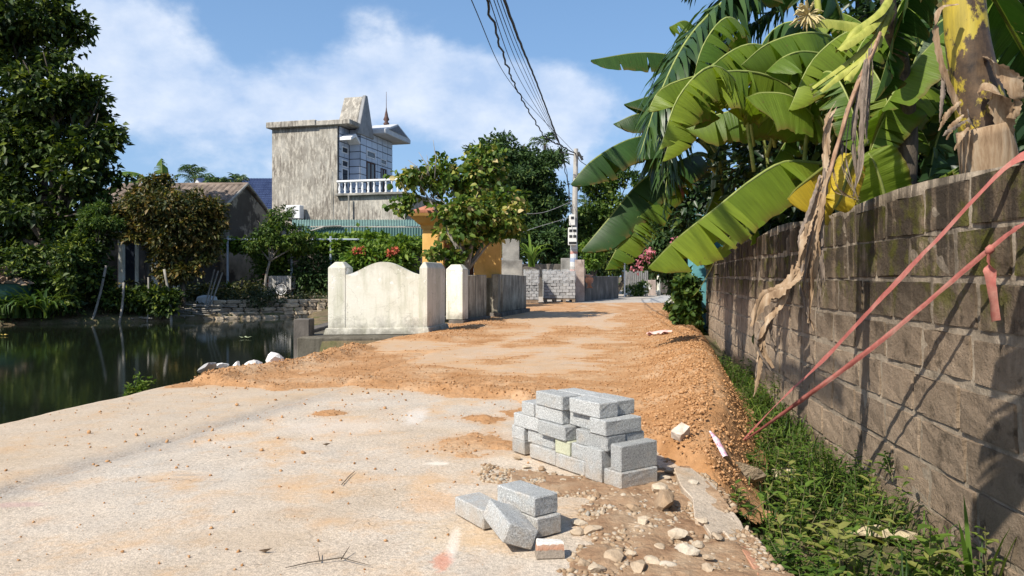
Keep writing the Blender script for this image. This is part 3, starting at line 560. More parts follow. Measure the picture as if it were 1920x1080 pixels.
# leaning block: rolled on its long edge against the stack
b3 = gp(972, 1031); a3 = math.atan2(.86, -.50); E3 = Vector((.038, 3.24, .068)); d3 = Vector((-.10, .27, .03)).normalized(); T3 = Matrix.Translation(E3+d3*.1425)@Matrix.Rotation(math.atan2(d3.y, d3.x), 4, 'Z')@Matrix.Rotation(R(-6), 4, 'Y')@Matrix.Rotation(R(21), 4, 'X')
o = lblock((0, 0, 0), (0, 0, 0), 'tilted grey block leaning against the short two-block stack'); o.matrix_basis = T3
# broken piece with white top and brown sides
mb = MB(); p = gp(1006, 1049); dx, dy = Vector((.125, .012, 0)), Vector((-.012, .07, 0))
lo = [p, p+dx, p+dx+dy, p+dy]; mb.add([q+Vector((random.uniform(-.008, .008), 0, 0)) for q in lo]+[p+dy*.2+Vector((.004, 0, .062)), p+dx+dy*.2+Vector((-.008, 0, .068)), p+dx+dy+Vector((-.004, 0, .06)), p+dy+Vector((.01, 0, .064))], [(3, 2, 1, 0), (4, 5, 6, 7), (0, 1, 5, 4), (1, 2, 6, 5), (2, 3, 7, 6), (3, 0, 4, 7)])
wt = Mat('broken_tile', .9); nzv = wt.n('NewGeometry').outputs['Normal']; sp = wt.n('SeparateXYZ'); wt.l(nzv, sp.inputs[0])
lay = wt.ramp(wt.math('ADD', wt.math('MULTIPLY', wt.z()[2], 14.), wt.math('MULTIPLY', wt.math('SUBTRACT', wt.noise(40, 3), .5), .35)), [(.42, (.30, .25, .20)), (.5, (.45, .24, .15)), (.74, (.48, .30, .21)), (.80, (.74, .71, .66))])
wt.color(wt.val(lay, wt.noise(90, 4), .75, 1.15)); wt.bump(wt.noise(60, 5, .7), .8, .012)
mb.out('broken_piece', wt.m, bevel=.004, jit=.003, label='broken masonry piece with a white top and brown layered side', cat='rubble piece')
bb = gp(1275, 836, .05); bb.z = top_z(bb.x, bb.y)
bb = Vector((1.125, 4.98, 0)); bb.z = top_z(bb.x, bb.y)
o = lblock(bb+Vector((0, 0, .034)), (R(20), R(-25), R(35)), 'small pale half brick lying alone on the orange heap', None, rough_block(.11, .075, .065, .003, .005, 2, 5)); o.name = 'half_brick'; o['category'] = 'brick'
o.data.materials.append(simple('halfbrick', [(.3, (.45, .36, .28)), (.6, (.60, .52, .44))], 20, .9, .5, .006))
# ================================================================== RED TAPES
rt_ = Mat('red_tape', .7, .3); c = rt_.ramp(rt_.noise(5, 7, .7), [(.3, (.30, .085, .07)), (.5, (.44, .14, .115)), (.7, (.52, .28, .22))]); rt_.color(rt_.val(c, rt_.noise(60, 3), .8, 1.15)); rt_.bump(rt_.noise(90, 3, .6, rt_.vec((1, 1, 4))), .3, .004)
tr = rt_.n('BsdfTranslucent'); rt_.l(c, tr.inputs[0]); mx = rt_.n('MixShader'); mx.inputs[0].default_value = .15; rt_.l(rt_.b.outputs[0], mx.inputs[1]); rt_.l(tr.outputs[0], mx.inputs[2]); rt_.l(mx.outputs[0], rt_.t.nodes['Material Output'].inputs[0])
def ribbon(pts, wid, twist, n=90, cup=.25, seed=1, pleat=0., rag=0.):
    P = spline(pts, n); v = []; f = []; r = np.random.RandomState(seed); wob = fbm(np.linspace(0, 9, n), np.full(n, seed*3.3), 3, seed)-.5
    for i, p in enumerate(P):
        t = (P[min(i+1, n-1)]-P[max(i-1, 0)]).normalized(); a = t.cross(Vector((0, 0, 1))).normalized(); b = a.cross(t)
        th = twist[0]+(twist[1]-twist[0])*i/(n-1)+wob[i]*1.1; s = a*math.cos(th)+b*math.sin(th); q = t.cross(s); wd = np.interp(i/(n-1), np.linspace(0, 1, len(wid)), wid)*(1+wob[i]*.5)
        for k in range(5):
            x = (k-2)/2; rg = 1+rag*r.uniform(-1, .6) if k in (0, 4) else 1; v.append(p+s*x*rg*wd/2+q*(cup*wd*(x*x-.4)+pleat*wd*((k % 2)-.5)*(1+.5*math.sin(i*.7+seed))))
    for i in range(n-1):
        for k in range(4): f.append((i*5+k, i*5+k+1, (i+1)*5+k+1, (i+1)*5+k))
    m = bpy.data.meshes.new('ribbon'); m.from_pydata([tuple(p) for p in v], [], f)
    for p in m.polygons: p.use_smooth = True
    return m
A = at(1394, 824, 5.7)
o = link('red_tape', ribbon([Vector((2.62, 3.46, 1.60)), Vector((2.50, 3.45, 1.755)), Vector((2.36, 3.53, 1.735)), at(1765, 440, 3.85), at(1640, 572, 4.35), at(1540, 678, 4.85), at(1462, 752, 5.3), A], [.04, .042, .044, .05, .036, .046, .03, .015], (1.25, 1.0), 110, .10, 3, .09, .12), rt_.m, None, 'faded red plastic tape stretched from the wall top down to the weeds', 'tape')
P2 = [at(1990, 372, 3.15), at(1920, 418, 3.38), at(1856, 466, 3.58), at(1650, 640, 4.35), at(1500, 752, 5.05), A+Vector((.01, 0, -.01))]
o = link('red_tape', ribbon(P2, [.034, .03, .024, .032, .03, .015], (.9, 2.4), 100, .2, 8, .10, .12), rt_.m, None, 'twisted red plastic tape with a knot and hanging tail, lower of the two', 'tape')
link('tape_tail', ribbon([at(1856, 466, 3.575), at(1855, 500, 3.56), at(1860, 550, 3.56), at(1866, 602, 3.57)], [.022, .05, .045, .05], (1.4, 1.2), 24, .2, 5), rt_.m, o)
mb = MB(); kp = at(1856, 468, 3.57); mb.tube([kp+Vector((-.012, 0, -.02)), kp, kp+Vector((.008, 0, .02))], [.012, .022, .012], 8); mb.out('knot', rt_.m, o, smooth=True)
# printed wrapper strip on the soil
wr = Mat('wrapper', .4); xyz = wr.z(); st_ = wr.ramp(wr.noise(38, 3, .6), [(.5, (.62, .54, .57)), (.54, (.62, .30, .42)), (.66, (.60, .34, .48)), (.70, (.64, .58, .60))]); wr.color(st_)
wq = [Vector((x, y, top_z(x, y)+.03)) for x, y in ((1.34, 5.05), (1.37, 4.97), (1.40, 4.89))]
link('wrapper', ribbon(wq, [.02, .055, .04], (.25, -.1), 20, .25, 4), wr.m, None, 'pink and white printed plastic wrapper at the edge of the orange heap', 'wrapper')
pq = [Vector((x, y, top_z(x, y)+.05)) for x, y in ((2.6, 14.4), (2.85, 14.3), (3.05, 14.2))]
link('plastic_scrap', ribbon(pq, [.1, .2, .06], (.3, 0), 20, .35, 7), simple('pinkplastic', [(.3, (.62, .36, .32)), (.6, (.75, .5, .46))], 6, .6), None, 'crumpled pink plastic scrap lying far up the orange heap', 'plastic scrap')
# ================================================================== SHRINE WALL, GATE, ROADSIDE WALLS
pl = Mat('white_plaster', .9, .2); z_ = pl.z()
n1 = pl.noise(2.2, 6, .6); c = pl.ramp(n1, [(.3, (.66, .635, .52)), (.5, (.76, .735, .63)), (.7, (.80, .775, .68))])
run = pl.ramp(pl.noise(1., 6, .68, pl.vec((5, 5, .45))), [(.50, 0), (.68, 1)]); c = pl.mix(pl.math('MULTIPLY', run, .55), c, (.36, .37, .24))
low = pl.ramp(pl.math('ADD', z_[2], pl.math('MULTIPLY', pl.math('SUBTRACT', pl.noise(3.5, 6, .7), .5), .9)), [(.0, 1), (.34, 0)]); c = pl.mix(pl.math('MULTIPLY', low, .75), c, (.12, .11, .09))
hi_ = pl.ramp(pl.math('ADD', pl.math('DIVIDE', z_[2], 1.5), pl.math('MULTIPLY', pl.math('SUBTRACT', pl.noise(4, 6, .7), .5), .5)), [(.80, 0), (1, 1)]); c = pl.mix(pl.math('MULTIPLY', hi_, .5), c, (.40, .39, .30))
chp = pl.math('MULTIPLY', pl.ramp(pl.noise(5, 4, .6, pl.vec((1, 1, 1), (4, 7, 2))), [(.63, 0), (.645, 1)]), pl.ramp(z_[2], [(.8, 0), (1., 1)])); c = pl.mix(chp, c, (.80, .79, .74)); hair = pl.n('TexVoronoi', feature='DISTANCE_TO_EDGE'); hair.inputs['Scale'].default_value = 1.1; hv = pl.n('VectorMath', operation='ADD'); pl.l(pl.pos, hv.inputs[0]); hn = pl.n('TexNoise'); hn.inputs['Scale'].default_value = 3; hn.inputs['Detail'].default_value = 6; pl.l(pl.pos, hn.inputs['Vector']); pl.l(hn.outputs['Color'], hv.inputs[1]); pl.l(hv.outputs[0], hair.inputs['Vector']); c = pl.mix(pl.math('MULTIPLY', pl.ramp(hair.outputs['Distance'], [(0, 1), (.010, 0)]), .45), c, (.25, .24, .19)); c = pl.val(c, pl.noise(30, 4), .88, 1.1); pl.color(c); pl.bump(pl.noise(30, 4), .3, .01)
mp2 = pl
mp = Mat('mossy_plaster', .95, .15); z_ = mp.z(); c = mp.ramp(mp.noise(3, 7, .68, mp.vec((1, 1, .5))), [(.3, (.16, .14, .11)), (.48, (.36, .32, .25)), (.65, (.52, .48, .38))])
run = mp.ramp(mp.noise(1., 6, .68, mp.vec((7, 7, .5))), [(.48, 0), (.62, 1)]); c = mp.mix(mp.math('MULTIPLY', run, .6), c, (.09, .08, .06)); low = mp.ramp(mp.math('ADD', z_[2], mp.math('MULTIPLY', mp.math('SUBTRACT', mp.noise(4, 6, .7), .5), .9)), [(.0, 1), (.5, 0)])
c = mp.mix(mp.math('MULTIPLY', low, .8), c, (.05, .045, .035)); mp.color(mp.val(c, mp.noise(30, 4), .8, 1.2)); mp.bump(mp.noise(20, 5), .5, .02)
gc = simple('old_concrete', [(.28, (.11, .105, .095)), (.5, (.27, .26, .235)), (.72, (.44, .42, .37))], 1.6, .95, .5, .02, 20, 7)
dkw = simple('dark_wall', [(.3, (.05, .045, .04)), (.55, (.13, .115, .10)), (.75, (.26, .23, .20))], 1.4, .95, .5, .02, 20, 7, sc3=(1.6, 1.6, .8))
TW = thing('screen_wall', 'white plastered screen wall with wavy top and two square posts at the pond', 'wall', (-2.8, 15.6, 0))
Pa, Pb = Vector((-3.80, 15.45, 0)), Vector((-1.76, 15.62, 0)); du = (Pb-Pa).normalized(); dn = Vector((.2, .98, 0)); Lw = (Pb-Pa).length
def LP(u, d, z): q = Pa+du*u+dn*d; return Vector((q.x, q.y, z))
prof = []
for i in range(33):
    u = .36+(Lw-.36-.17)*i/32; t = i/32
    z = 1.235+.265*(.5-.5*math.cos(2*math.pi*t))**.85
    prof.append((u, z))
poly = [LP(.36, -.012, .12)]+[LP(u, -.012, z) for u, z in prof]+[LP(Lw-.17, -.012, .12)]
MB().prism(poly, dn*.16).out('wavy_panel', pl.m, TW)
def post(u0, u1, d0, d1, hz, parent, name='post', mat=None, fr=LP, z0=.1):
    mb = MB(); cap = .12
    lo = [fr(u0, d0, z0), fr(u1, d0, z0), fr(u1, d1, z0), fr(u0, d1, z0)]; s = min(.10, (u1-u0)*.35)
    m1 = [fr(u0, d0, hz-cap), fr(u1, d0, hz-cap), fr(u1, d1, hz-cap), fr(u0, d1, hz-cap)]
    m2 = [fr(u0+s, d0+s, hz), fr(u1-s, d0+s, hz), fr(u1-s, d1-s, hz), fr(u0+s, d1-s, hz)]
    mb.add(lo+m1+m2, [(3, 2, 1, 0), (0, 1, 5, 4), (1, 2, 6, 5), (2, 3, 7, 6), (3, 0, 4, 7), (4, 5, 9, 8), (5, 6, 10, 9), (6, 7, 11, 10), (7, 4, 8, 11), (8, 9, 10, 11)])
    return mb.out(name, mat or pl.m, parent, bevel=.012)
post(.0, .358, -.02, .36, 1.50, TW); post(Lw-.168, Lw-.0, -.02, 1.25, 1.5, TW, mat=[mp2.m])
mb = MB(); mb.add([LP(-.06, -.1, .0), LP(Lw+.06, -.1, 0), LP(Lw+.06, 1.4, 0), LP(-.06, 1.4, 0), LP(-.03, -.07, .13), LP(Lw+.03, -.07, .13), LP(Lw+.03, 1.36, .13), LP(-.03, 1.36, .13)], [(0, 1, 5, 4), (1, 2, 6, 5), (2, 3, 7, 6), (3, 0, 4, 7), (4, 5, 6, 7)])
mb.out('plinth', pl.m, TW, bevel=.01)
# stage under it with its face to the pond
mb = MB(); mb.b2((-4.25, 14.75, -1.3), (-2.0, 22, -.012)); mb.out('pond_platform', mp.m, label='grey concrete platform rising from the pond under the white screen wall', cat='platform', bevel=.02)
mb = MB(); mb.b2((-4.42, 15.1, -1.3), (-4.1, 15.5, .33)); mb.b2((-4.62, 16.0, -1.3), (-4.3, 20.0, .05)); mb.out('pond_kerb', dkw, label='stubby grey concrete kerb post at the left end of the screen wall', cat='kerb', bevel=.015)
# second piece: post, panels and plinth running along the road
P0, P1 = Vector((-1.26, 18.9, 0)), Vector((.52, 25.2, 0)); du2 = (P1-P0).normalized(); dn2 = Vector((-du2.y, du2.x, 0)); L2_ = (P1-P0).length
def LQ(u, d, z): q = P0+du2*u+dn2*d; return Vector((q.x, q.y, z))
RW = thing('roadside_wall', 'low stained plaster wall with pointed post running along the road past the gate', 'wall', (-.6, 21.8, 0))
post(-.05, .37, -.03, .42, 1.50, RW, fr=LQ)
mb = MB(); mb.prism([LQ(.38, .06, .0), LQ(2.2, .06, 0), LQ(2.2, .06, 1.24), LQ(.38, .06, 1.22)], dn2*.18); mb.out('panel', mp.m, RW, bevel=.01)
mb = MB(); mb.prism([LQ(3.25, .04, .12), LQ(L2_, .04, .12), LQ(L2_, .04, 1.22), LQ(3.25, .04, 1.26)], dn2*.2); mb.out('panel', mp.m, RW, bevel=.01)
mb = MB(); mb.prism([LQ(3.2, -.08, -.05), LQ(L2_+.06, -.08, -.05), LQ(L2_+.06, -.08, .12), LQ(3.2, -.08, .12)], dn2*.36); mb.prism([LQ(-.1, -.07, -.05), LQ(2.2, -.07, -.05), LQ(2.2, -.07, .09), LQ(-.1, -.07, .09)], dn2*.4); mb.out('plinth', dkw, RW, bevel=.01)
# gate
oc = Mat('ochre_plaster', .85, .2); c = oc.ramp(oc.noise(2, 6, .6), [(.3, (.66, .37, .10)), (.6, (.80, .49, .17))]); c = oc.mix(oc.math('MULTIPLY', oc.ramp(oc.noise(1, 6, .68, oc.vec((6, 6, .5))), [(.55, 0), (.7, 1)]), .5), c, (.36, .22, .10)); oc.color(c)
rf = simple('red_tile', [(.3, (.30, .11, .06)), (.6, (.45, .20, .13))], 5, .8, .4, .02)
wd = simple('brown_wood', [(.3, (.045, .018, .012)), (.6, (.10, .04, .025))], 3, .6, .3, .01, sc3=(6, 6, .8))
GT = thing('village_gate', 'ochre yellow gate with flared capital and brown door behind the white walls', 'gate', (-1.5, 22.3, 0))
def column(px0, px1, ytop, Y, base, parent):
    a, b = at(px0, 0, Y).x, at(px1, 0, Y).x; cx, wd_ = (a+b)/2, b-a; zt = at(0, ytop, Y).z; mb = MB()
    mb.b2((a, Y, .0), (b, Y+wd_, zt)); o = mb.out('column', oc.m, parent, bevel=.02)
    mb = MB(); mb.b2((a-.05, Y-.05, .02), (b+.05, Y+wd_+.05, base)); mb.out('column_base', mp.m, parent, bevel=.02); return a, b, zt, wd_
a, b, zt, wd_ = column(792, 832, 424, 22.0, 1.15, GT)
mb = MB(); k = [(0, .03), (.10, .05), (.16, .14), (.26, .24), (.36, .36), (.44, .40)]
for (h0, e0), (h1, e1) in zip(k[:-1], k[1:]):
    q = lambda h, e: [(a-e, 22-e, zt-.08+h), (b+e, 22-e, zt-.08+h), (b+e, 22+wd_+e, zt-.08+h), (a-e, 22+wd_+e, zt-.08+h)]
    mb.add(q(h0, e0)+q(h1, e1), [(0, 1, 5, 4), (1, 2, 6, 5), (2, 3, 7, 6), (3, 0, 4, 7)])
mb.add(q(h1, e1), [(0, 1, 2, 3)]); mb.out('capital', oc.m, GT)
mb = MB(); mb.b2((a-.42, 21.6, zt+.365), (b+.42, 22+wd_+.42, zt+.43)); mb.add([(a-.30, 21.7, zt+.43), (b+.3, 21.7, zt+.43), (b+.3, 22+wd_+.3, zt+.43), (a-.3, 22+wd_+.3, zt+.43), ((a+b)/2, 22+wd_/2, zt+.72)], [(0, 1, 4), (1, 2, 4), (2, 3, 4), (3, 0, 4)]); mb.out('roof', rf, GT)
a2_, b2_, zt2, wd2 = column(888, 940, 424, 22.4, 1.15, GT)
mb = MB(); mb.b2((b, 22.3, zt-.25), (a2_, 22.75, zt+.15)); mb.out('beam', oc.m, GT, bevel=.02)
mb = MB(); mb.b2((b, 22.3, zt-.62), (a2_, 22.7, zt-.253)); mb.out('lintel', rf, GT, bevel=.02)
for k in range(4):
    x0 = b+(a2_-b)*k/4; mb = MB(); mb.b2((x0+.01, 22.5, .05), (x0+(a2_-b)/4-.01, 22.56, zt-.64)); mb.out('door_board', wd, GT, bevel=.008)
# ------------------------------------------------------------------ far side of the road
def wallbox(name, px0, px1, yt, yb, Y, th, mat, label, cat='wall', Y1=None, bev=.02):
    a, b = at(px0, yt, Y), at(px1, yt, Y1 or Y); zb = min(at(0, yb, Y).z, .0)-.1; mb = MB(); n = Vector((-(b-a).y, (b-a).x, 0)).normalized()*th
    mb.prism([(a.x, a.y, zb), (b.x, b.y, zb), (b.x, b.y, b.z), (a.x, a.y, a.z)], n); return mb.out(name, mat, bevel=bev, label=label, cat=cat)
wallbox('garden_wall', 940, 980, 487, 575, 29, .25, gc, 'stained grey wall piece right behind the end of the roadside wall')
wallbox('gate_post', 942, 974, 448, 570, 30, .8, gc, 'tall grey concrete post behind the stained wall piece', 'post')
wallbox('rear_wall', 980, 1056, 495, 560, 44, .25, dkw, 'dark blackened wall in the back behind the block pallets')
wallbox('rear_wall', 1052, 1082, 484, 565, 40, .25, gc, 'short pale grey wall piece just behind the utility pole')
ps = simple('pinkish_concrete', [(.3, (.26, .20, .17)), (.6, (.44, .36, .31))], 3, .95, .5, .02)
wallbox('concrete_post', 1079, 1096, 487, 567, 35.2, .45, ps, 'pinkish square concrete post right of the wrapped block pallet', 'post')
wallbox('block_fence', 1097, 1160, 518, 565, 36, .2, dkw, 'low dark block wall with an orange cloth on it, far right of the pole', 'wall', Y1=41)
ct = simple('orange_cloth', [(.3, (.42, .20, .12)), (.6, (.55, .30, .20))], 4, .9, .4, .02)
link('cloth', ribbon([at(1105, 515, 35.98), at(1105, 517, 35.85), at(1105, 528, 35.88), at(1106, 540, 35.9)], [.36, .37, .36, .37], (0.02, 0), 14, .04, 3), ct, None, 'orange brown cloth hung over the low dark block wall', 'cloth')
FN = thing('slat_fence', 'grey weathered slat fence at the bend beyond the low dark wall', 'fence', at(1195, 555, 45))
wf = simple('grey_slat', [(.3, (.13, .125, .12)), (.6, (.28, .27, .26))], 4, .9, .4, .02, sc3=(4, 4, .6))
for k in range(12):
    p = at(1174+k*3.6, 0, 45); mb = MB(); zt = at(0, 509+random.uniform(-3, 3), 45).z; mb.b2((p.x-.04, 45, -.1), (p.x+.045, 45.05, zt)); mb.out('slat', wf, FN)
mb = MB(); mb.b2((at(1172, 0, 45).x, 45.055, .5), (at(1216, 0, 45).x, 45.1, .6)); mb.out('rail', wf, FN)
mb = MB(); mb.tube([at(1171, 560, 43), at(1171, 492, 43)], .045, 6); mb.out('metal_post', simple('galv', [(.3, (.45, .46, .46)), (.7, (.6, .6, .6))], 5, .5), label='thin pale metal post at the left end of the slat fence', cat='post')
mb = MB(); mb.tube([at(1235, 560, 46), at(1235, 519, 46), at(1235, 517, 46)], [.11, .10, .10], 8); mb.out('white_post', pl.m, label='whitish round post standing at the road bend', cat='post')
wallbox('brick_pillar', 1214, 1230, 525, 558, 47, .5, ps, 'brownish brick pillar just left of the whitish round post', 'pillar')
wallbox('far_wall', 1240, 1310, 521, 560, 48, .3, dkw, 'dark low wall closing the road bend at the right', 'wall')
# turquoise gate pillar at the end of the block wall
tq = Mat('turquoise', .8, .25); c = tq.ramp(tq.noise(2.5, 6, .6), [(.3, (.08, .27, .31)), (.6, (.135, .36, .39))]); low = tq.ramp(tq.math('ADD', tq.z()[2], tq.math('MULTIPLY', tq.math('SUBTRACT', tq.noise(4, 6, .7), .5), 1.2)), [(.1, 1), (.9, 0)]); c = tq.mix(tq.math('MULTIPLY', low, .45), c, (.10, .17, .15)); tq.color(tq.val(c, tq.noise(30, 3), .85, 1.1))
TP = thing('gate_pillar', 'turquoise painted square gate pillar at the far end of the block wall', 'pillar', (4.22, 16.9, 0))
mb = MB(); mb.b2((4.06, 16.85, -.2), (4.40, 17.25, 3.0)); mb.out('shaft', tq.m, TP, bevel=.015)
mb = MB(); mb.b2((3.98, 16.77, 3.002), (4.48, 17.33, 3.2)); mb.out('cap', tq.m, TP, bevel=.03)
mb = MB(); mb.b2((4.42, 17.3, -.2), (7.2, 17.5, 2.4)); mb.out('wall_panel', tq.m, TP, bevel=.01)
# ------------------------------------------------------------------ block pallets
pbm = simple('pallet_block', [(.3, (.27, .275, .275)), (.7, (.39, .39, .385))], 6, .95, .5, .01, 80, rnd=.18)
pwd = simple('pallet_wood', [(.3, (.14, .10, .07)), (.6, (.26, .20, .14))], 4, .9)
wrp = Mat('plastic_wrap', .25, .5); wrp.color((.75, .77, .78)); tb = wrp.n('BsdfTransparent'); mx = wrp.n('MixShader'); wrp.l(wrp.ramp(wrp.noise(5, 4, .6), [(.4, .08), (.65, .32)]), mx.inputs[0]); wrp.l(tb.outputs[0], mx.inputs[1]); wrp.l(wrp.b.outputs[0], mx.inputs[2]); wrp.l(mx.outputs[0], wrp.t.nodes['Material Output'].inputs[0]); wrp.bump(wrp.noise(6, 4), .8, .05)
PBM = rough_block(1, 1, 1, .004, .02, 0, 3); PBM.materials.append(pbm)
def pallet(px0, px1, yt, yb, Y, dep, label, nx, nz, zb, wrapframe):
    a, b = at(px0, 0, Y).x, at(px1, 0, Y).x; zt = at(0, yt, Y).z; T = thing('block_pallet', label, 'pallet', ((a+b)/2, Y+dep/2, zb), group='pallets of grey blocks by the pole')
    z0 = zb+.16; hb = (zt-z0)/nz; wbx = (b-a)/nx
    for k in range(nz):
        x = a-(.5*wbx if k % 2 else 0)
        while x < b-.02:
            x0, x1 = max(x, a), min(x+wbx, b); x += wbx
            if x1-x0 < .08: continue
            for (y0, y1) in ((0, .3),) if k < nz-1 else ((0, .3), (.3, .62), (.62, dep)):
                o = link('block', PBM, None, T); o.matrix_basis = Matrix.Translation(((x0+x1)/2+random.uniform(-.008, .008), Y+(y0+y1)/2+random.uniform(-.025, .025), z0+hb*(k+.5)))@Matrix.Diagonal((x1-x0-.018, y1-y0-.03, hb-.014, 1))
    for k in range(nz):
        for j in range(3):
            y0 = .32+j*(dep-.32)/3
            for xx in (a+.12, b-.12):
                if k == nz-1: continue
                o = link('block', PBM, None, T); o.matrix_basis = Matrix.Translation((xx, Y+y0+(dep-.32)/6, z0+hb*(k+.5)))@Matrix.Diagonal((.24, (dep-.32)/3-.02, hb-.014, 1))
    for xx in np.linspace(a+.08, b-.08, 4):
        mb = MB(); mb.b2((xx-.07, Y+.03, zb), (xx+.07, Y+dep-.03, zb+.10)); mb.out('bearer', pwd, T)
    for k in range(5):
        yy = Y+.03+k*(dep-.2)/4; mb = MB(); mb.b2((a, yy, zb+.104), (b, yy+.14, zb+.15)); mb.out('deck_board', pwd, T)
    z1, z2 = wrapframe; mb = MB(); n = 14; r = random.Random(4)
    ring = [(a-.03, Y-.04), (b+.03, Y-.04), (b+.03, Y+dep+.03), (a-.03, Y+dep+.03)]; vs = []
    per = []
    for i in range(4):
        p, q = ring[i], ring[(i+1) % 4]
        for j in range(n): per.append((p[0]+(q[0]-p[0])*j/n, p[1]+(q[1]-p[1])*j/n))
    for zz in (z1, (z1+z2)/2, z2, zt+.04): vs += [(x+r.uniform(-.02, .02), y+r.uniform(-.02, .02), zz+r.uniform(-.05, .05)) for x, y in per]
    m = len(per); fs = [(i*m+j, i*m+(j+1) % m, (i+1)*m+(j+1) % m, (i+1)*m+j) for i in range(3) for j in range(m)]
    mb.add(vs, fs); mb.add([(x, y, zt+.05+r.uniform(-.02, .03)) for x, y in per], [tuple(range(m))]); mb.out('plastic_wrap', wrp.m, T, smooth=True)
pallet(1020, 1079, 508, 565, 34.0, 1.4, 'pallet of pale grey blocks in plastic wrap, standing in front of the utility pole', 5, 9, .03, (1.0, 1.3))
pallet(984, 1010, 508, 570, 32.5, 1.5, 'shaded pallet of grey blocks half hidden by the end of the roadside wall', 3, 10, .02, (.9, 1.3))
# ------------------------------------------------------------------ utility pole, meter boxes, wires
cp = simple('pole_concrete', [(.3, (.30, .28, .25)), (.6, (.46, .44, .40))], 3, .9, .4, .01)
UP = thing('utility_pole', 'grey concrete utility pole with meter boxes and painted bands', 'utility pole', (2.9, 36.2, 0))
pb, pt = at(1074, 570, 36.2), at(1080, 279, 36.2); pb.z = -.1
mb = MB(); mb.tube([pb, pb.lerp(pt, .5), pt], [.19, .15, .11], 10); mb.out('shaft', cp, UP, smooth=False)
bm_ = Mat('painted_bands', .8); c = bm_.ramp(bm_.math('FRACT', bm_.math('ADD', bm_.math('MULTIPLY', bm_.z()[2], 1.15), bm_.math('MULTIPLY', bm_.noise(2, 3), .2))), [(.0, (.62, .62, .60)), (.28, (.62, .62, .60)), (.30, (.30, .36, .50)), (.5, (.40, .45, .55)), (.52, (.64, .63, .60)), (.70, (.60, .60, .60)), (.72, (.50, .22, .18)), (.85, (.55, .33, .28)), (.87, (.45, .44, .42))]); bm_.color(bm_.val(c, bm_.noise(14, 4, .7), .6, 1.2))
mb = MB(); f = lambda k: pb.lerp(pt, k); mb.tube([f(.19), f(.385)], [.185, .172], 12); mb.out('poster_band', bm_.m, UP)
mbm = simple('meter_white', [(.3, (.60, .60, .56)), (.7, (.74, .74, .70))], 5, .6, .1); dgl = simple('dark_glass', [(.4, (.02, .02, .022)), (.6, (.05, .05, .055))], 5, .3)
for x0, x1, y0, y1, cells in ((1067, 1078, 403, 423, 1), (1065, 1081, 427, 460, 4)):
    a, b = at(x0, y0, 35.95), at(x1, y1, 35.95); mb = MB(); mb.b2((a.x, 35.72, b.z), (b.x, 36.0, a.z)); o = mb.out('meter_box', mbm, UP, bevel=.02)
    for i in range(cells):
        cx_ = a.x+(b.x-a.x)*(.5 if cells == 1 else (.27, .73)[i % 2]); cz = a.z+(b.z-a.z)*((.3 if cells == 1 else (.18, .50)[i//2])); mb = MB(); mb.b2((cx_-.07, 35.700, cz-.06), (cx_+.07, 35.718, cz+.06)); mb.out('meter_window', dgl, o)
    if cells == 4: mb = MB(); mb.b2((a.x+.02, 35.7, b.z+.06), (b.x-.02, 35.718, b.z+.16)); mb.out('base_slot', dgl, o)
mb = MB(); q = at(1080, 290, 36.2); mb.tube([q+Vector((-.75, -.1, .1)), q+Vector((.35, 0, -.1))], .03, 6); mb.tube([q+Vector((.1, -.1, .1)), q+Vector((.3, -.15, -.28))], .07, 6); mb.out('bracket', simple('blackmetal', [(.4, (.03, .03, .03)), (.6, (.06, .06, .06))], 4, .6), UP)
wk = simple('black_cable', [(.4, (.012, .012, .014)), (.6, (.03, .03, .032))], 4, .6, 0)
def wire(pts, r, label, n=60, wob=0., grp='overhead cables'):
    P = spline(pts, n)
    if wob: P = [p+Vector((math.sin(i*1.7)+math.sin(i*.9+1), 0, math.cos(i*1.3)))*wob*(1 if 0 < i < n-1 else 0) for i, p in enumerate(P)]
    mb = MB(); mb.tube(P, r, 5); mb.out('overhead_cable', wk, smooth=True, label=label, cat='cable', group=grp)
q = at(1079, 288, 36.1)
def over(px0, xmid, ymid, r, label, wob=0., q1=q, n=60, Y0=13.5):
    # through the frame's top edge at px0, dropping to the pole
    a = at(px0, 0, Y0); b = at(xmid, ymid, 26); d = (a-b)*.9; wire([a+d+Vector((0, 0, .8)), a, b, q1], r, label, n, wob)
j = at(1050, 272, 35)
over(946, 1008, 160, .030, 'thick black overhead cable, rightmost in the sky, running down to the pole', .004, j, 110)
over(912, 968, 165, .026, 'crooked thick black cable dipping left of the wire bundle', .022, at(1020, 256, 34), 90)
over(884, 965, 165, .010, 'thin overhead wire, leftmost of all, crossing the bright clouds')
over(918, 975, 150, .010, 'thin overhead wire just right of the crooked thick cable', 0, j)
over(926, 985, 150, .009, 'thin overhead wire in the middle of the bundle', 0, j)
over(932, 994, 155, .009, 'thin overhead wire, third from the right in the bundle', 0, j)
over(939, 1000, 155, .009, 'thin overhead wire directly left of the thick right cable', 0, j)
wire([at(1020, 256, 34), at(1040, 268, 35), j, q], .03, 'dark cable knot reaching the pole bracket from the left', 30, .03)
wire([j, at(1052, 290, 35.5), at(1062, 330, 36), at(1072, 400, 36)], .02, 'drop cable hanging slack beside the upper pole', 30, .02)
wire([j+Vector((.05, 0, 0)), at(1058, 300, 35.6), at(1066, 345, 36), at(1070, 405, 36)], .014, 'second thinner drop cable beside the upper pole', 30, .01)
wire([at(1082, 285, 36.2), at(1100, 310, 40), at(1180, 345, 60)], .02, 'cable leaving the pole to the right behind the bananas', 20)
gw = simple('pale_cable', [(.4, (.30, .29, .26)), (.6, (.40, .38, .34))], 4, .6, 0)
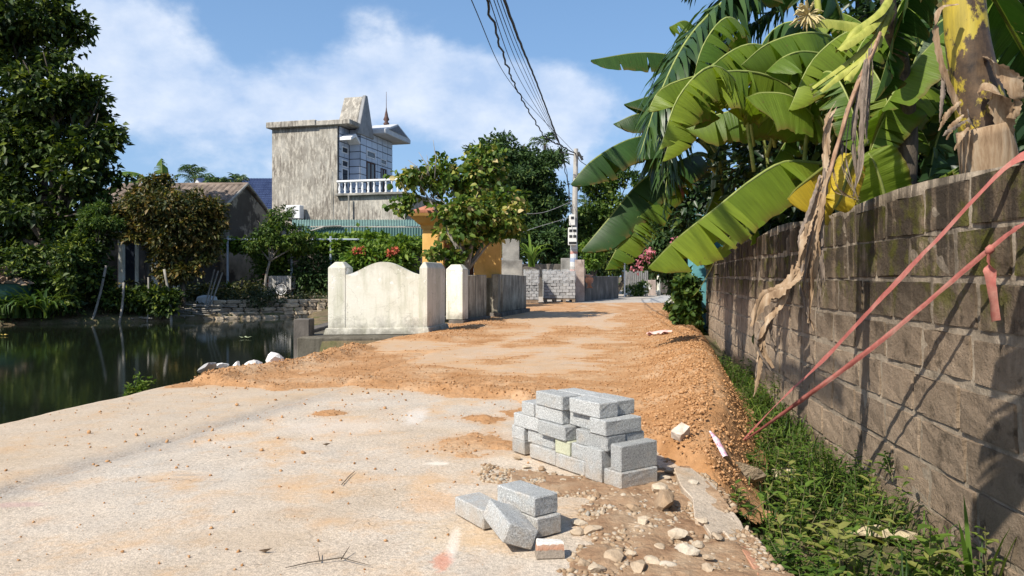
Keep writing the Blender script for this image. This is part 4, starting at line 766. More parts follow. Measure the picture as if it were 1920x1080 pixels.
for pts, lab in (([at(1072, 378, 36), at(1020, 398, 31), at(962, 401, 25)], 'pale house cable from the pole to the gate tree'), ([at(1068, 408, 36), at(1010, 425, 31), at(975, 437, 25)], 'lower pale house cable sagging between pole and gate tree')):
    mb = MB(); mb.tube(spline(pts, 20), .012, 5); mb.out('house_cable', gw, label=lab, cat='cable', group='overhead cables')
# ================================================================== TWO-STOREY HOUSE (local frame: s along the stained side, w along the tiled front)
HO = Vector((-10.3, 44, 0)); ha_ = R(15); hs, hw_ = Vector((math.cos(ha_), -math.sin(ha_), 0)), Vector((math.sin(ha_), math.cos(ha_), 0))
def HP(s, w_, z): return HO+hs*s+hw_*w_+Vector((0, 0, z))
HM = Matrix.Translation(HO)@Matrix(((hs.x, hw_.x, 0, 0), (hs.y, hw_.y, 0, 0), (0, 0, 1, 0), (0, 0, 0, 1)))
def hbox(mb, lo, hi): return mb.box(None, [b-a for a, b in zip(lo, hi)], M=HM@Matrix.Translation([(a+b)/2 for a, b in zip(lo, hi)]))
st = Mat('stained_render', .95, .15); z_ = st.z(); n1 = st.noise(.7, 8, .66); c = st.ramp(n1, [(.3, (.21, .19, .16)), (.5, (.33, .31, .27)), (.7, (.45, .43, .385))])
run = st.ramp(st.noise(1., 7, .68, st.vec((8, 8, .75))), [(.46, 0), (.54, 1)]); msk = st.ramp(st.noise(.45, 5, .6, st.vec((1, 1, 1.6), (3, 2, 9))), [(.42, 0), (.58, 1)]); c = st.mix(st.math('MULTIPLY', st.math('MULTIPLY', run, msk), .75), c, (.15, .13, .11))
fl = st.ramp(st.noise(1., 7, .7, st.vec((6.5, 6.5, 1.9), (8, 0, 0))), [(.50, 0), (.58, 1)]); c = st.mix(st.math('MULTIPLY', fl, .62), c, (.60, .56, .48)); c = st.val(c, st.noise(8, 5, .7), .75, 1.2); st.color(c); st.bump(st.noise(8, 5), .5, .03)
bt = simple('blue_tile', [(.3, (.40, .46, .56)), (.7, (.50, .56, .66))], 2, .35, .05, .005, rnd=.07, spec=.5)
jt = simple('tile_joint', [(.4, (.05, .055, .07)), (.6, (.09, .095, .11))], 5, .9, 0)
pg_ = simple('pale_grey_paint', [(.3, (.42, .44, .47)), (.6, (.54, .56, .58))], 1.5, .8, .2, .01)
wp = simple('white_paint', [(.3, (.66, .67, .68)), (.6, (.78, .79, .80))], 3, .6, .1, .005)
gl = Mat('dark_window', .12, .5); gl.color((.02, .025, .035)); gl = gl.m
HS = thing('two_storey_house', 'tall stained concrete house with blue tiled front, balcony and pointed roof ornament', 'house', HO)
ZT, ZF = 10.1, 5.9
mb = MB(); hbox(mb, (-4.35, 0, .1), (0, 6.1, ZT)); hbox(mb, (.001, 1.41, ZF+.143), (.74, 6.06, ZT-.01)); mb.out('wall', st.m, HS)
mb = MB(); hbox(mb, (.004, .0, .1), (4.3, 6.1, ZF)); mb.out('terrace_wall', st.m, HS)
mb = MB(); hbox(mb, (-4.6, -.28, ZT+.004), (-1.3, .8, ZT+.36)); mb.out('parapet_ledge', st.m, HS, bevel=.03)
mb = MB(); hbox(mb, (-1.29, -.2, ZT+.004), (.9, 2.9, ZT+.30)); mb.out('roof_slab', st.m, HS, bevel=.03)
mb = MB(); hbox(mb, (.0, -.26, ZF+.004), (4.45, 6.2, ZF+.14)); mb.out('balcony_slab', gc, HS, bevel=.02)
# A-shaped ornament on the roof
zb_ = ZT-.35; w0, w1, wm_ = 1.0, 2.95, 2.0; zt_ = 12.2
mb = MB(); mb.prism([HP(-.55, w0, ZT+.1), HP(-.55, w1, ZT+.1), HP(-.55, wm_+.1, zt_), HP(-.55, wm_-.1, zt_)], hs*1.25); mb.out('pointed_ornament', st.m, HS, bevel=.04)
mb = MB(); mb.prism([HP(.704, w0-.1, zb_), HP(.704, w1+.1, zb_), HP(.704, wm_+.13, zt_+.06), HP(.704, wm_-.13, zt_+.06)], hs*.22); mb.out('ornament_face', simple('grey_face', [(.3, (.20, .205, .21)), (.6, (.30, .305, .31))], 2, .9, .2), HS, bevel=.03)
# front canopy with flat pediment
mb = MB(); cz = 10.1; mb.prism([HP(0.02, 2.97, cz), HP(0.02, 7.0, cz), HP(0.02, 7.0, cz+.28), HP(0.02, 4.9, cz+.95), HP(.02, 2.97, cz+.28)], hs*1.7); mb.out('canopy', pg_, HS, bevel=.03)
mb = MB(); mb.prism([HP(1.724, 3.5, cz+.33), HP(1.724, 6.4, cz+.33), HP(1.724, 4.9, cz+.80)], hs*.03); mb.out('pediment_panel', simple('slate', [(.3, (.10, .11, .13)), (.6, (.20, .21, .24))], 9, .8), HS)
mb = MB(); q = HP(.9, 4.9, cz+.88); mb.lathe(q, [(.16, 0), (.2, .15), (.1, .25), (.2, .4), (.12, .6), (.1, .75), (.05, .95), (.02, 1.2), (.012, 2.2)], 8); mb.out('finial', simple('dark_spire', [(.3, (.06, .035, .03)), (.6, (.12, .07, .06))], 5, .7), HS, smooth=True)
# tiled front with recessed joints, bay on the left
ZC = ZT-.02
mb = MB(); hbox(mb, (.004, .10, ZF+.144), (.05, 1.36, ZC)); mb.out('tile_backing', jt, HS)
mb = MB(); hbox(mb, (.742, 1.43, ZF+.144), (.79, 6.05, ZC)); hbox(mb, (.06, 1.37, ZF+.144), (.741, 1.405, ZC)); mb.out('bay_backing', jt, HS)
OPEN = [(2.2, 3.4, ZF+.15, ZF+2.38), (2.2, 3.4, ZF+2.65, ZF+3.08), (4.2, 5.05, ZF+.15, ZF+2.25), (4.2, 5.05, ZF+2.5, ZF+2.85), (.4, 1.2, ZF+.45, ZF+1.75), (.4, 1.2, ZF+1.83, ZF+2.25), (.4, 1.2, ZF+2.65, ZF+3.05)]
tm = None
def tiles(make, lo, hi, openings, nw):
    dw = (hi-lo)/nw; nz = 9; dz = (ZC-ZF-.15)/nz
    for i in range(nw):
        for k in range(nz):
            a, b, z0, z1 = lo+dw*i+.025, lo+dw*(i+1)-.025, ZF+.15+dz*k+.025, ZF+.15+dz*(k+1)-.025
            cuts = [(a, b, z0, z1)]
            for (oa, ob, oz0, oz1) in openings:
                nx_ = []
                for (p, q, r0, r1) in cuts:
                    if q <= oa or p >= ob or r1 <= oz0 or r0 >= oz1: nx_.append((p, q, r0, r1)); continue
                    if p < oa: nx_.append((p, oa, r0, r1))
                    if q > ob: nx_.append((ob, q, r0, r1))
                    pp, qq = max(p, oa), min(q, ob)
                    if r0 < oz0: nx_.append((pp, qq, r0, oz0))
                    if r1 > oz1: nx_.append((pp, qq, oz1, r1))
                cuts = nx_
            for cc_ in cuts:
                if cc_[1]-cc_[0] > .08 and cc_[3]-cc_[2] > .06: make(*cc_)
def mk_front(a, b, z0, z1): mb = MB(); hbox(mb, (.052, a, z0), (.085, b, z1)); mb.out('tile', bt, HS)
def mk_bay(a, b, z0, z1): mb = MB(); hbox(mb, (.792, a, z0), (.825, b, z1)); mb.out('tile', bt, HS)
def mk_bays(a, b, z0, z1): mb = MB(); hbox(mb, (a, 1.335, z0), (b, 1.368, z1)); mb.out('tile', bt, HS)
tiles(mk_front, .12, 1.33, OPEN[4:], 2); tiles(mk_bay, 1.38, 6.05, OPEN[:4], 6); tiles(mk_bays, .09, .80, [], 1)
for i, (a, b, z0, z1) in enumerate(OPEN):
    mb = MB(); s0 = .054 if i > 3 else .794
    for q in ((a, a+.07, z0, z1), (b-.07, b, z0, z1), (a+.07, b-.07, z0, z0+.06), (a+.07, b-.07, z1-.06, z1)): hbox(mb, (s0, q[0], q[2]), (s0+.056, q[1], q[3]))
    o = mb.out('door' if i in (0, 2) else 'window', wd if i in (0, 2) else wp, HS)
    mb = MB(); hbox(mb, (s0+.004, a+.072, z0+.062), (s0+.021, b-.072, z1-.062)); mb.out('pane', gl, o)
    if i in (0, 2): mb = MB(); hbox(mb, (s0+.024, (a+b)/2-.04, z0+.064), (s0+.05, (a+b)/2+.04, z1-.064)); mb.out('stile', wd, o)
mb = MB(); mb.prism([HP(.09, .12, ZF+3.5), HP(.09, .75, ZF+3.8), HP(.09, 1.33, ZF+3.4), HP(.09, 1.33, ZF+3.25), HP(.09, .75, ZF+3.6), HP(.09, .12, ZF+3.32)], hs*.75); mb.out('window_canopy', wp, HS, bevel=.02)
# balustrade
mb = MB(); hbox(mb, (.05, -.2, ZF+.80), (4.4, .02, ZF+.92)); mb.out('balcony_rail', wp, HS, bevel=.02)
for k in range(12):
    s = .2+k*.37; mb = MB(); mb.lathe(HP(s, -.09, ZF+.144), [(.08, 0), (.08, .05), (.045, .1), (.085, .26), (.05, .42), (.035, .52), (.07, .6), (.075, .652)], 8); mb.out('baluster', wp, HS, smooth=True)
mb = MB(); mb.tube([HP(.9, -.28, 3), HP(.9, -.3, ZF)], .05, 6); mb.tube([HP(-.25, -.1, 3.6), HP(-.35, -.1, 7.5)], .02, 5); mb.out('drain_pipe', gc, HS)
# air conditioner
ac = thing('air_conditioner', 'white outdoor air conditioner unit on the stained house wall', 'air conditioner', HP(-2.6, -.4, 3.9))
mb = MB(); hbox(mb, (-3.1, -.62, 4.6), (-2.1, -.16, 5.4)); mb.out('casing', wp, ac, bevel=.03)
mb = MB(); q = HP(-2.72, -.625, 5.0); mb.tube([q, q-hw_*.02], [.32, .32], 18); mb.out('fan_grille', simple('grille', [(.3, (.25, .25, .25)), (.6, (.42, .42, .42))], 30, .7), ac)
mb = MB(); hbox(mb, (-3.05, -.6, 4.48), (-2.95, -.004, 4.596)); hbox(mb, (-2.25, -.6, 4.48), (-2.15, -.004, 4.596)); mb.out('bracket', gc, ac)
# green corrugated lean-to
gr = simple('green_sheet', [(.3, (.085, .165, .155)), (.6, (.13, .225, .21))], 1.2, .55, .1, .01, sc3=(1, 1, .4))
LT = thing('lean_to', 'green corrugated metal lean-to roof with hanging skirt before the stained house', 'lean-to', (-8, 41, 0))
def corr(mb, A, B, C, D, n, amp, nrm):
    A, B, C, D = map(Vector, (A, B, C, D)); v = []
    for i in range(n+1):
        o = Vector(nrm)*amp*(math.sin(i*math.pi*.5)); v += [A.lerp(B, i/n)+o, D.lerp(C, i/n)+o]
    mb.add(v, [(2*i, 2*i+2, 2*i+3, 2*i+1) for i in range(n)])
mb = MB(); corr(mb, at(548, 424, 40.6), at(796, 424, 40.6), at(796, 412, 42.6), at(548, 412, 42.6), 200, .025, (0, -.2, 1)); mb.out('roof_sheet', gr, LT)
mb = MB(); corr(mb, at(566, 464, 40.5), at(793, 464, 40.5), at(793, 426, 40.5), at(566, 426, 40.5), 180, .03, (0, -1, 0)); mb.out('skirt_sheet', gr, LT)
mb = MB(); mb.tube([at(580, 434, 40.4), at(610, 425, 40.4), at(640, 424, 40.4)], .06, 6); mb.tube([at(600, 425, 40.55), at(795, 427, 40.55)], .05, 6); mb.out('roof_beam', gc, LT)
for px in (568, 640, 715, 790): mb = MB(); mb.tube([at(px, 552, 41), at(px, 462, 41)], .05, 6); mb.out('roof_post', gc, LT)
mb = MB(); mb.b2((-13.0, 42.9, .1), (-5.0, 43.1, 2.9)); mb.out('back_wall', dkw, LT)
# ------------------------------------------------------------------ old gabled house
OH = thing('old_house', 'old low house with stained grey gable and weathered tile roof by the pond', 'house', (-18, 41, 0))
F_, B_, A_ = at(405, 395, 39), at(508, 408, 45), at(459, 351, 42.2); zl = .0
gb2 = Mat('stained_gable', .95, .15); c = gb2.ramp(gb2.noise(.9, 7, .65), [(.35, (.16, .145, .12)), (.6, (.30, .275, .23)), (.75, (.40, .37, .32))]); bl_ = gb2.ramp(gb2.noise(.55, 6, .6, gb2.vec((1, 1, 1), (2, 4, 1))), [(.47, 0), (.53, 1)]); c = gb2.mix(gb2.math('MULTIPLY', bl_, .85), c, (.035, .032, .03)); gb2.color(c); gb2.bump(gb2.noise(10, 5), .5, .03)
mb = MB(); ex = Vector((-7.5, .3, 0)); mb.prism([(F_.x, F_.y, zl), (B_.x, B_.y, zl), B_, A_, F_], Vector((-.25, .02, 0))); mb.out('gable_wall', gb2.m, OH)
mb = MB(); mb.prism([(F_.x-.26, F_.y+.05, zl), (F_.x-.26, F_.y+.3, zl), (F_.x-.26, F_.y+.3, 4.2), (F_.x-.26, F_.y+.05, 4.2)], ex); mb.out('front_wall', gb2.m, OH)
mb = MB(); f0 = Vector((F_.x+.05, F_.y-.45, 4.3)); mb.prism([f0, f0+Vector((0, .3, 0)), f0+Vector((0, .3, .32)), f0+Vector((0, 0, .32))], ex); mb.out('fascia', wp, OH)
otm = simple('old_roof_tile', [(.3, (.09, .072, .06)), (.5, (.18, .14, .112)), (.7, (.27, .215, .17))], 1.6, .95, .4, .02, rnd=.25)
rows_ = 10; up_ = (A_-F_); fl_ = F_+Vector((.15, -.5, -.42)); up_ = A_+Vector((.15, 0, .1))-fl_
TLM = MB(); TLM.add([(-.5, 0, 0), (-.25, 0, .06), (.25, 0, .06), (.5, 0, 0), (-.5, 1.05, .03), (-.25, 1.05, .08), (.25, 1.05, .08), (.5, 1.05, .03)], [(0, 1, 5, 4), (1, 2, 6, 5), (2, 3, 7, 6), (0, 3, 2, 1)]); TLM = TLM.mesh('roof_tile'); TLM.materials.append(otm)
for r_ in range(rows_):
    for k in range(22):
        o = link('roof_tile', TLM, None, OH); w_ = 7.8/22; yv = up_/rows_
        p = fl_+yv*r_+Vector((-w_*(k+.5), 0.012*k, 0)); xv = Vector((w_*1.02, -.012, 0)); zv = xv.cross(yv).normalized()
        o.matrix_basis = Matrix(((xv.x, yv.x, zv.x, p.x), (xv.y, yv.y, zv.y, p.y), (xv.z, yv.z, zv.z, p.z+random.uniform(0, .03)), (0, 0, 0, 1)))
mb = MB(); mb.prism([A_+Vector((.15, 0, .1)), B_+Vector((.15, .4, -.3)), B_+Vector((.15, .4, -.24)), A_+Vector((.15, 0, .17))], ex); mb.out('rear_roof', otm, OH)
mb = MB(); mb.tube([A_+Vector((.2, 0, .14)), A_+ex+Vector((0, 0, .14))], .13, 8); mb.out('ridge', otm, OH)
mb = MB(); mb.tube([F_+Vector((.18, -.52, -.30)), A_+Vector((.18, 0, .2)), B_+Vector((.18, .4, -.2))], .07, 6); mb.out('verge', gc, OH)
for i, (x0, x1, y0, y1, mt_) in enumerate(((202, 221, 447, 535, gb2.m), (222, 228, 447, 540, ps), (229, 254, 452, 525, gl), (255, 262, 452, 540, pl.m), (263, 274, 452, 530, dkw))):
    a, b = at(x0, y0, 38.99), at(x1, y1, 38.99); mb = MB(); mb.b2((a.x, 38.9-.01*i, b.z), (b.x, 39.06, a.z)); mb.out(('wall_panel', 'pillar', 'door', 'pillar', 'wall_panel')[i], mt_, OH)
for px in (185, 228, 290, 330): mb = MB(); q = at(px, 540, 38.3); mb.b2((q.x-.12, 38.2, .1), (q.x+.12, 38.45, 4.28)); mb.out('porch_pillar', pl.m, OH, bevel=.02)
# houses behind
brf = Mat('blue_roof', .6, .4); c = brf.ramp(brf.noise(1.5, 4), [(.3, (.045, .07, .16)), (.6, (.075, .11, .22))]); brf.color(c)
BH = thing('blue_roof_house', 'house behind with a dark blue tiled roof and small white gable', 'house', (-19, 56, 0))
mb = MB(); nS, nT = 20, 150; A, B, C, D = at(360, 402, 52), at(540, 402, 52), at(540, 335, 57), at(420, 335, 57); v = []
for i in range(nS*2):
    r0 = i//2+(i % 2)
    for k in range(nT):
        p = A.lerp(B, k/(nT-1)).lerp(D.lerp(C, k/(nT-1)), r0/nS); v.append(p+Vector((0, -.02, .05))*(abs(math.sin(k*.9))+(1.6 if i % 2 == 0 else 0)))
mb.add(v, [(i*nT+k, i*nT+k+1, (i+1)*nT+k+1, (i+1)*nT+k) for i in range(nS*2-1) for k in range(nT-1)]); mb.out('roof', brf.m, BH)
mb = MB(); mb.prism([at(360, 402, 52.3), at(540, 402, 52.3), at(540, 470, 52.3)+Vector((0, 0, -1.5)), at(360, 470, 52.3)+Vector((0, 0, -1.5))], (0, .3, 0)); mb.out('wall', pl.m, BH)
mb = MB(); mb.prism([at(352, 362, 51.5), at(392, 362, 51.5), at(369, 337, 51.5)], (0, .3, 0)); mb.out('gable', wp, BH)
mb = MB(); mb.prism([at(369, 336, 51.4), at(394, 361, 51.4), at(430, 352, 54), at(410, 334, 54)], (0, 0, .08)); mb.out('gable_roof', brf.m, BH)
wallbox('grey_sheet_roof', 155, 218, 366, 396, 46, 3, simple('greysheet', [(.3, (.20, .20, .22)), (.6, (.30, .30, .32))], 2, .6, .2, .02, sc3=(3, 3, .3)), 'grey corrugated sheet roof seen between the dark tree and the brown shrub', 'roof', Y1=46)
bpy.data.objects['grey_sheet_roof'].name = 'grey_shed'
# ------------------------------------------------------------------ far bank: path, retaining stones, pergola, cart, pots, stakes
mb = MB(); a = [(-30, 34.4), (-14.5, 35.2), (-6, 37.6), (-6, 41), (-14.5, 41), (-30, 40)]; mb.prism([(x, y, .12) for x, y in a], (0, 0, .10)); mb.out('bank_path', simple('pathc', [(.3, (.36, .30, .23)), (.6, (.50, .43, .34))], 2, .95, .4, .02), kind='structure')
rw = thing('bank_retaining_wall', 'crumbling stone retaining wall at the far pond edge left of the screen wall', 'wall', (-9.8, 34, -.6))
rsm = simple('bank_stone', [(.3, (.20, .15, .10)), (.6, (.42, .34, .24))], 3, .95, .6, .03, rnd=.35)
RS = rough_block(1, 1, 1, .05, .12, 1, 6); RS.materials.append(rsm)
for r_ in range(5):
    x = -13.2
    while x < -6.0:
        L = random.uniform(.35, .7); yy = 28+(x+19.2)*.6+.35; 
        o = link('stone', RS, None, rw); o.matrix_basis = Matrix.Translation((x+L/2, yy+random.uniform(-.06, .06)+(.25*r_ if x < -10.5 else .06*r_), -.62+.17*r_))@Matrix.Rotation(math.atan(.6)+random.uniform(-.1, .1), 4, 'Z')@Matrix.Diagonal((L, .45, .17, 1)); x += L*.9
pv_ = simple('blue_pipe', [(.3, (.30, .36, .42)), (.6, (.40, .46, .52))], 4, .5)
PG = thing('pergola', 'blue grey pipe pergola carrying vines before the stained house', 'pergola', (-12, 38.3, .2))
for px in (427, 547, 620): mb = MB(); q = at(px, 550, 38.3); mb.tube([(q.x, 38.3, .1), (q.x, 38.3, 3.25)], .06, 8); mb.out('pole', pv_, PG)
mb = MB(); mb.tube([at(425, 449, 38.3), at(780, 449, 38.3)], .05, 6); mb.tube([at(425, 449, 40.6), at(780, 449, 40.6)], .05, 6)
for px in range(430, 780, 40): mb.tube([at(px, 448, 38.2), at(px, 448, 38.2)+Vector((0, 2.5, 0))], .03, 5)
mb.out('beams', pv_, PG)
CT = thing('cargo_tricycle', 'old cargo tricycle with a slatted grey box parked under the vines', 'tricycle', at(530, 550, 37.6))
cw = simple('cart_grey', [(.3, (.30, .29, .27)), (.6, (.44, .43, .40))], 5, .8, rnd=.1); bk = bpy.data.materials['blackmetal']
def torus(c, r, t, n=20, ax='y'):
    pts = [c+Vector((r*math.cos(2*math.pi*k/n), 0, r*math.sin(2*math.pi*k/n))) for k in range(n+1)]; return pts
def wheel(c, r, parent):
    mb = MB(); mb.tube(torus(c, r, 0), .035, 6); o = mb.out('wheel', bk, parent, smooth=True)
    mb = MB(); mb.tube(torus(c, r*.88, 0), .02, 5); mb.out('rim', wp, o); mb = MB()
    for k in range(8): a = k*math.pi/8; d = Vector((math.cos(a), 0, math.sin(a)))*r*.88; mb.tube([c-d, c+d], .007, 4)
    mb.out('spokes', wp, o)
q = at(500, 537, 37.6); wheel(Vector((q.x, 37.6, .55)), .33, CT); q2 = at(535, 537, 37.6); wheel(Vector((q2.x-.1, 37.25, .55)), .3, CT); wheel(Vector((q2.x-.1, 38.1, .55)), .3, CT)
a, b = at(505, 515, 37.4), at(546, 542, 37.4)
for k in range(9): mb = MB(); x = a.x+(b.x-a.x)*(k+.5)/9; mb.b2((x-.05, 37.38, .52), (x+.05, 37.41, 1.2)); mb.out('slat', cw, CT)
mb = MB(); mb.b2((a.x, 37.42, .55), (b.x, 38.2, .62)); mb.b2((a.x, 37.412, 1.12), (b.x, 37.45, 1.22)); mb.b2((a.x, 38.2, .55), (b.x, 38.24, 1.2)); mb.b2((a.x-.04, 37.4, .55), (a.x-.004, 38.2, 1.2)); mb.out('box', cw, CT)
mb = MB(); mb.tube([Vector((q.x, 37.6, .55)), Vector((q.x+.12, 37.6, 1.15)), Vector((q.x-.1, 37.6, 1.3))], .025, 6); mb.tube([Vector((q.x+.1, 37.6, 1.0)), Vector((a.x, 37.6, .7))], .03, 6); mb.tube([Vector((q.x-.1, 37.3, 1.3)), Vector((q.x-.1, 37.9, 1.3))], .02, 6); mb.out('frame', simple('rusty', [(.3, (.30, .10, .07)), (.6, (.42, .17, .12))], 6, .7), CT)
mb = MB(); mb.tube([at(468, 532, 37.3), at(492, 523, 37.3)], .03, 6); mb.out('leaning_pole', pwd, label='short pole leaning against the tricycle wheel', cat='pole')
clay = simple('clay', [(.3, (.22, .11, .07)), (.6, (.33, .18, .12))], 4, .9)
for px, w_, lab in ((412, 20, 'reddish clay plant pot left of its neighbour on the far path'), (430, 16, 'grey plant pot on the far path below the old gable')):
    q = at(px, 556, 36.2); mb = MB(); r = w_/2*36.2/FPX; mb.lathe((q.x, 36.2, .21), [(r*.65, 0), (r, .38), (r*1.05, .42), (r*.9, .42)], 12); mb.out('plant_pot', clay if px < 420 else gc, label=lab, cat='plant pot')
bam = simple('grey_bamboo', [(.3, (.15, .135, .115)), (.6, (.28, .26, .225))], 3, .8, .2)
for x0, y0, x1, y1, Y, r, lab in ((199, 498, 167, 608, 29.6, .05, 'bent grey stake, leftmost in the pond by the far bank'), (232, 530, 221, 610, 29.8, .05, 'short grey stake right of the bent stake in the pond'), (278, 520, 275, 602, 30.6, .035, 'thin upright stake in the middle of the far pond edge'), (308, 505, 322, 604, 30.6, .055, 'stout stake leaning left in the pond below the brown shrub')):
    a, b = at(x0, y0, Y+.3), at(x1, y1, Y); b.z = WATER-.3; mb = MB(); mb.tube(spline([b, b.lerp(a, .5)+Vector((.06, 0, 0)), a], 8), r, 7); mb.out('pond_stake', bam, smooth=True, label=lab, cat='stake')
for k, (x0, x1, lab) in enumerate(((402, 378, 'leftmost thin pole of the three leaning together at the bank'), (409, 381, 'middle thin pole of the three leaning together at the bank'), (417, 385, 'rightmost thin pole of the three leaning together at the bank'))):
    b = at(x1, 602, 32.2); a = at(x0, 505+k*3, 33); mb = MB(); mb.tube([b, a], .035, 6); mb.out('thin_pole', bam, label=lab, cat='pole')
mb = MB()
for k in range(46):
    x = -13.6+random.gauss(0, .9); y = 28+(x+19.2)*.6+.5+random.uniform(-.3, .5); z = -.55+random.uniform(0, .5)*math.exp(-((x+13.4)/1.1)**2); d = Vector((random.uniform(.6, 1.4), random.uniform(-.3, .5), random.uniform(-.12, .12))); mb.tube([Vector((x, y, z))-d*.7, Vector((x, y, z+.04)), Vector((x, y, z))+d*.7], random.uniform(.018, .035), 5)
mb.out('stick_pile', bam, label='pile of grey sticks heaped on the far bank by the water', cat='stick pile', kind='stuff')
tk_ = simple('green_plastic', [(.3, (.02, .06, .045)), (.6, (.04, .10, .075))], 2, .5)
BN = thing('green_tank', 'dark green tub piled with dry brown leaves at the left edge', 'tub', at(15, 540, 28.5)); q = at(10, 535, 28.7); mb = MB(); mb.lathe((q.x, 28.7, .0), [(.85, 0), (.98, .9), (1.02, .92), (.9, .9)], 20); mb.out('tub', tk_, BN, smooth=False)
mb = MB()
for k in range(150):
    a = random.uniform(0, 6.3); r = random.uniform(0, 1)**.6*.95; p = Vector((q.x+r*math.cos(a), 28.7+r*math.sin(a), .9+(1-r)*.6)); e1 = Vector((random.uniform(-1, 1), random.uniform(-1, 1), random.uniform(-.5, .5))).normalized()*.28; e2 = e1.orthogonal().normalized()*.10; mb.add([p-e1, p+e2+Vector((0, 0, .05)), p+e1, p-e2], [(0, 1, 2, 3)])
mb.out('dry_leaves', simple('dryleaf', [(.3, (.10, .065, .04)), (.6, (.30, .22, .15))], 3, .9, rnd=.2), BN)
mb = MB(); q = at(388, 563, 33.2); mb.lathe((q.x, 33.2, -.15), [(.35, 0), (.5, .18), (.42, .42), (.2, .5)], 8); mb.out('white_sack', simple('sack', [(.3, (.40, .41, .41)), (.6, (.58, .59, .58))], 3, .9, .5, .05), label='greyish white sack on the bank beside the three leaning poles', cat='sack', jit=.03)
# ================================================================== VEGETATION
def unit(v): return v/np.maximum(np.linalg.norm(v, axis=-1, keepdims=True), 1e-6)
def leaf_arrays(P, A, Nn, L, W, fold=.25, six=False):
    """one folded leaf per point: base P, axis A, normal Nn"""
    A = unit(A); S = unit(np.cross(A, Nn)); U = np.cross(S, A); L = L[:, None]; W = W[:, None]; n = len(P)
    if six:
        v = np.stack([P, P+A*L*.28+S*W*.5+U*W*fold, P+A*L*.68+S*W*.42+U*W*fold*.8, P+A*L-U*L*.10, P+A*L*.68-S*W*.42+U*W*fold*.8, P+A*L*.28-S*W*.5+U*W*fold, P+A*L*.5], 1)
        f = np.array([[0, 1, 6], [1, 2, 6], [2, 3, 6], [3, 4, 6], [4, 5, 6], [5, 0, 6]])
    else:
        v = np.stack([P, P+A*L*.45+S*W*.5+U*W*fold, P+A*L-U*L*.08, P+A*L*.45-S*W*.5+U*W*fold], 1); f = np.array([[0, 1, 2], [0, 2, 3]])
    k = v.shape[1]; F = (f[None]+(np.arange(n)*k)[:, None, None]).reshape(-1, 3); return v.reshape(-1, 3), F, k
def crown_pts(lobes, n, r, clump=.30, per=26, shell=.45, droop=.15):
    """leaf positions in clumps spread through ellipsoid lobes -> P, outward"""
    vol = np.array([(l[1][0]*l[1][1]*l[1][2])**.67 for l in lobes]); vol /= vol.sum(); PP = []; OO = []; TT = []
    for (c, rad), share in zip(lobes, vol):
        m = max(3, int(n*share/per)); d = unit(r.normal(size=(m, 3))); rr = (shell+(1-shell)*r.uniform(size=(m, 1))**.6); rad = np.array(rad); cc = np.array(c)+d*rad*rr
        k = np.repeat(np.arange(m), per); g = r.normal(size=(m*per, 3))*clump*rad.mean()*np.array([1, 1, .75])*r.uniform(.5, 1.2, (m, 1))[k]
        PP.append(cc[k]+g); OO.append(unit(d[k]*.8+unit(g)*.6)); TT.append(np.clip(.5+.28*r.normal(size=m)[k]*.7+.2*r.normal(size=m*per), 0, 1))
    return np.concatenate(PP), np.concatenate(OO), np.concatenate(TT)
def foliage(name, lobes, n, L, mat, parent=None, seed=1, asp=.45, droop=.35, six=False, clump=.30, per=26, shell=.45, up=.7, **kw):
    r = np.random.RandomState(seed); P, O, T = crown_pts(lobes, n, r, clump, per, shell)
    A = O*.8+r.normal(size=P.shape)*.6-np.array([0, 0, droop]); Nn = r.normal(size=P.shape)*.55+np.array([0, 0, up])+O*.35
    l = L*r.uniform(.6, 1.3, len(P)); v, f, k = leaf_arrays(P, A, Nn, l, l*asp*r.uniform(.8, 1.2, len(P)), .22, six)
    return link(name, npmesh(name, v, f, False, np.repeat(T, k)), mat, parent, **kw)
def px_lobes(Y, ells, dep=.8):
    out = []
    for e in ells:
        px, py, rx, ry = e[:4]; y = Y+(e[4] if len(e) > 4 else 0); s = y/FPX; c = at(px, py, y); out.append((c, (rx*s, min(rx, ry)*1.1*s*dep+.15, ry*s)))
    return out
def sub_lobes(lobes, k, seed, lo=.26, hi=.50, sp=.82):
    r = np.random.RandomState(seed+900); out = []
    for c, rad in lobes:
        for i in range(k):
            d = unit(r.normal(size=3))*r.uniform()**.4*sp; out.append((tuple(np.array(c)+d*np.array(rad)), tuple(np.array(rad)*r.uniform(lo, hi)*np.array([1.1, 1.1, .85]))))
    return out
bark = simple('bark', [(.3, (.05, .04, .03)), (.6, (.13, .105, .08))], 4, .95, .6, .03, sc3=(3, 3, .7))
pbark = simple('pale_bark', [(.3, (.16, .14, .115)), (.6, (.32, .29, .25))], 4, .95, .4, .02, sc3=(3, 3, .9))
def limbs(name, base, lobes, r0, mat, parent, fork=.35, seed=0):
    rr = random.Random(seed); mb = MB(); base = Vector(base); cen = sum((Vector(l[0]) for l in lobes), Vector())/len(lobes); fk = base.lerp(cen, fork); fk.x = base.x+(cen.x-base.x)*fork*.6
    mb.tube(spline([base, base.lerp(fk, .5)+Vector((rr.uniform(-.1, .1), 0, 0)), fk], 8), [r0*(1-.35*i/7) for i in range(8)], 8)
    for l in lobes:
        e = Vector(l[0]); m = fk.lerp(e, .5)+Vector((rr.uniform(-.2, .2), rr.uniform(-.2, .2), rr.uniform(.0, .3)))*l[1][0]*.4; mb.tube(spline([fk, m, e], 7), [r0*.6*(1-.75*i/6) for i in range(7)], 6)
        for k in range(3): q = e+Vector([rr.uniform(-.8, .8)*l[1][j] for j in range(3)]); mb.tube([m.lerp(e, rr.uniform(.3, .9)), q], [r0*.2, r0*.06], 5)
    return mb.out(name, mat, parent, smooth=True)
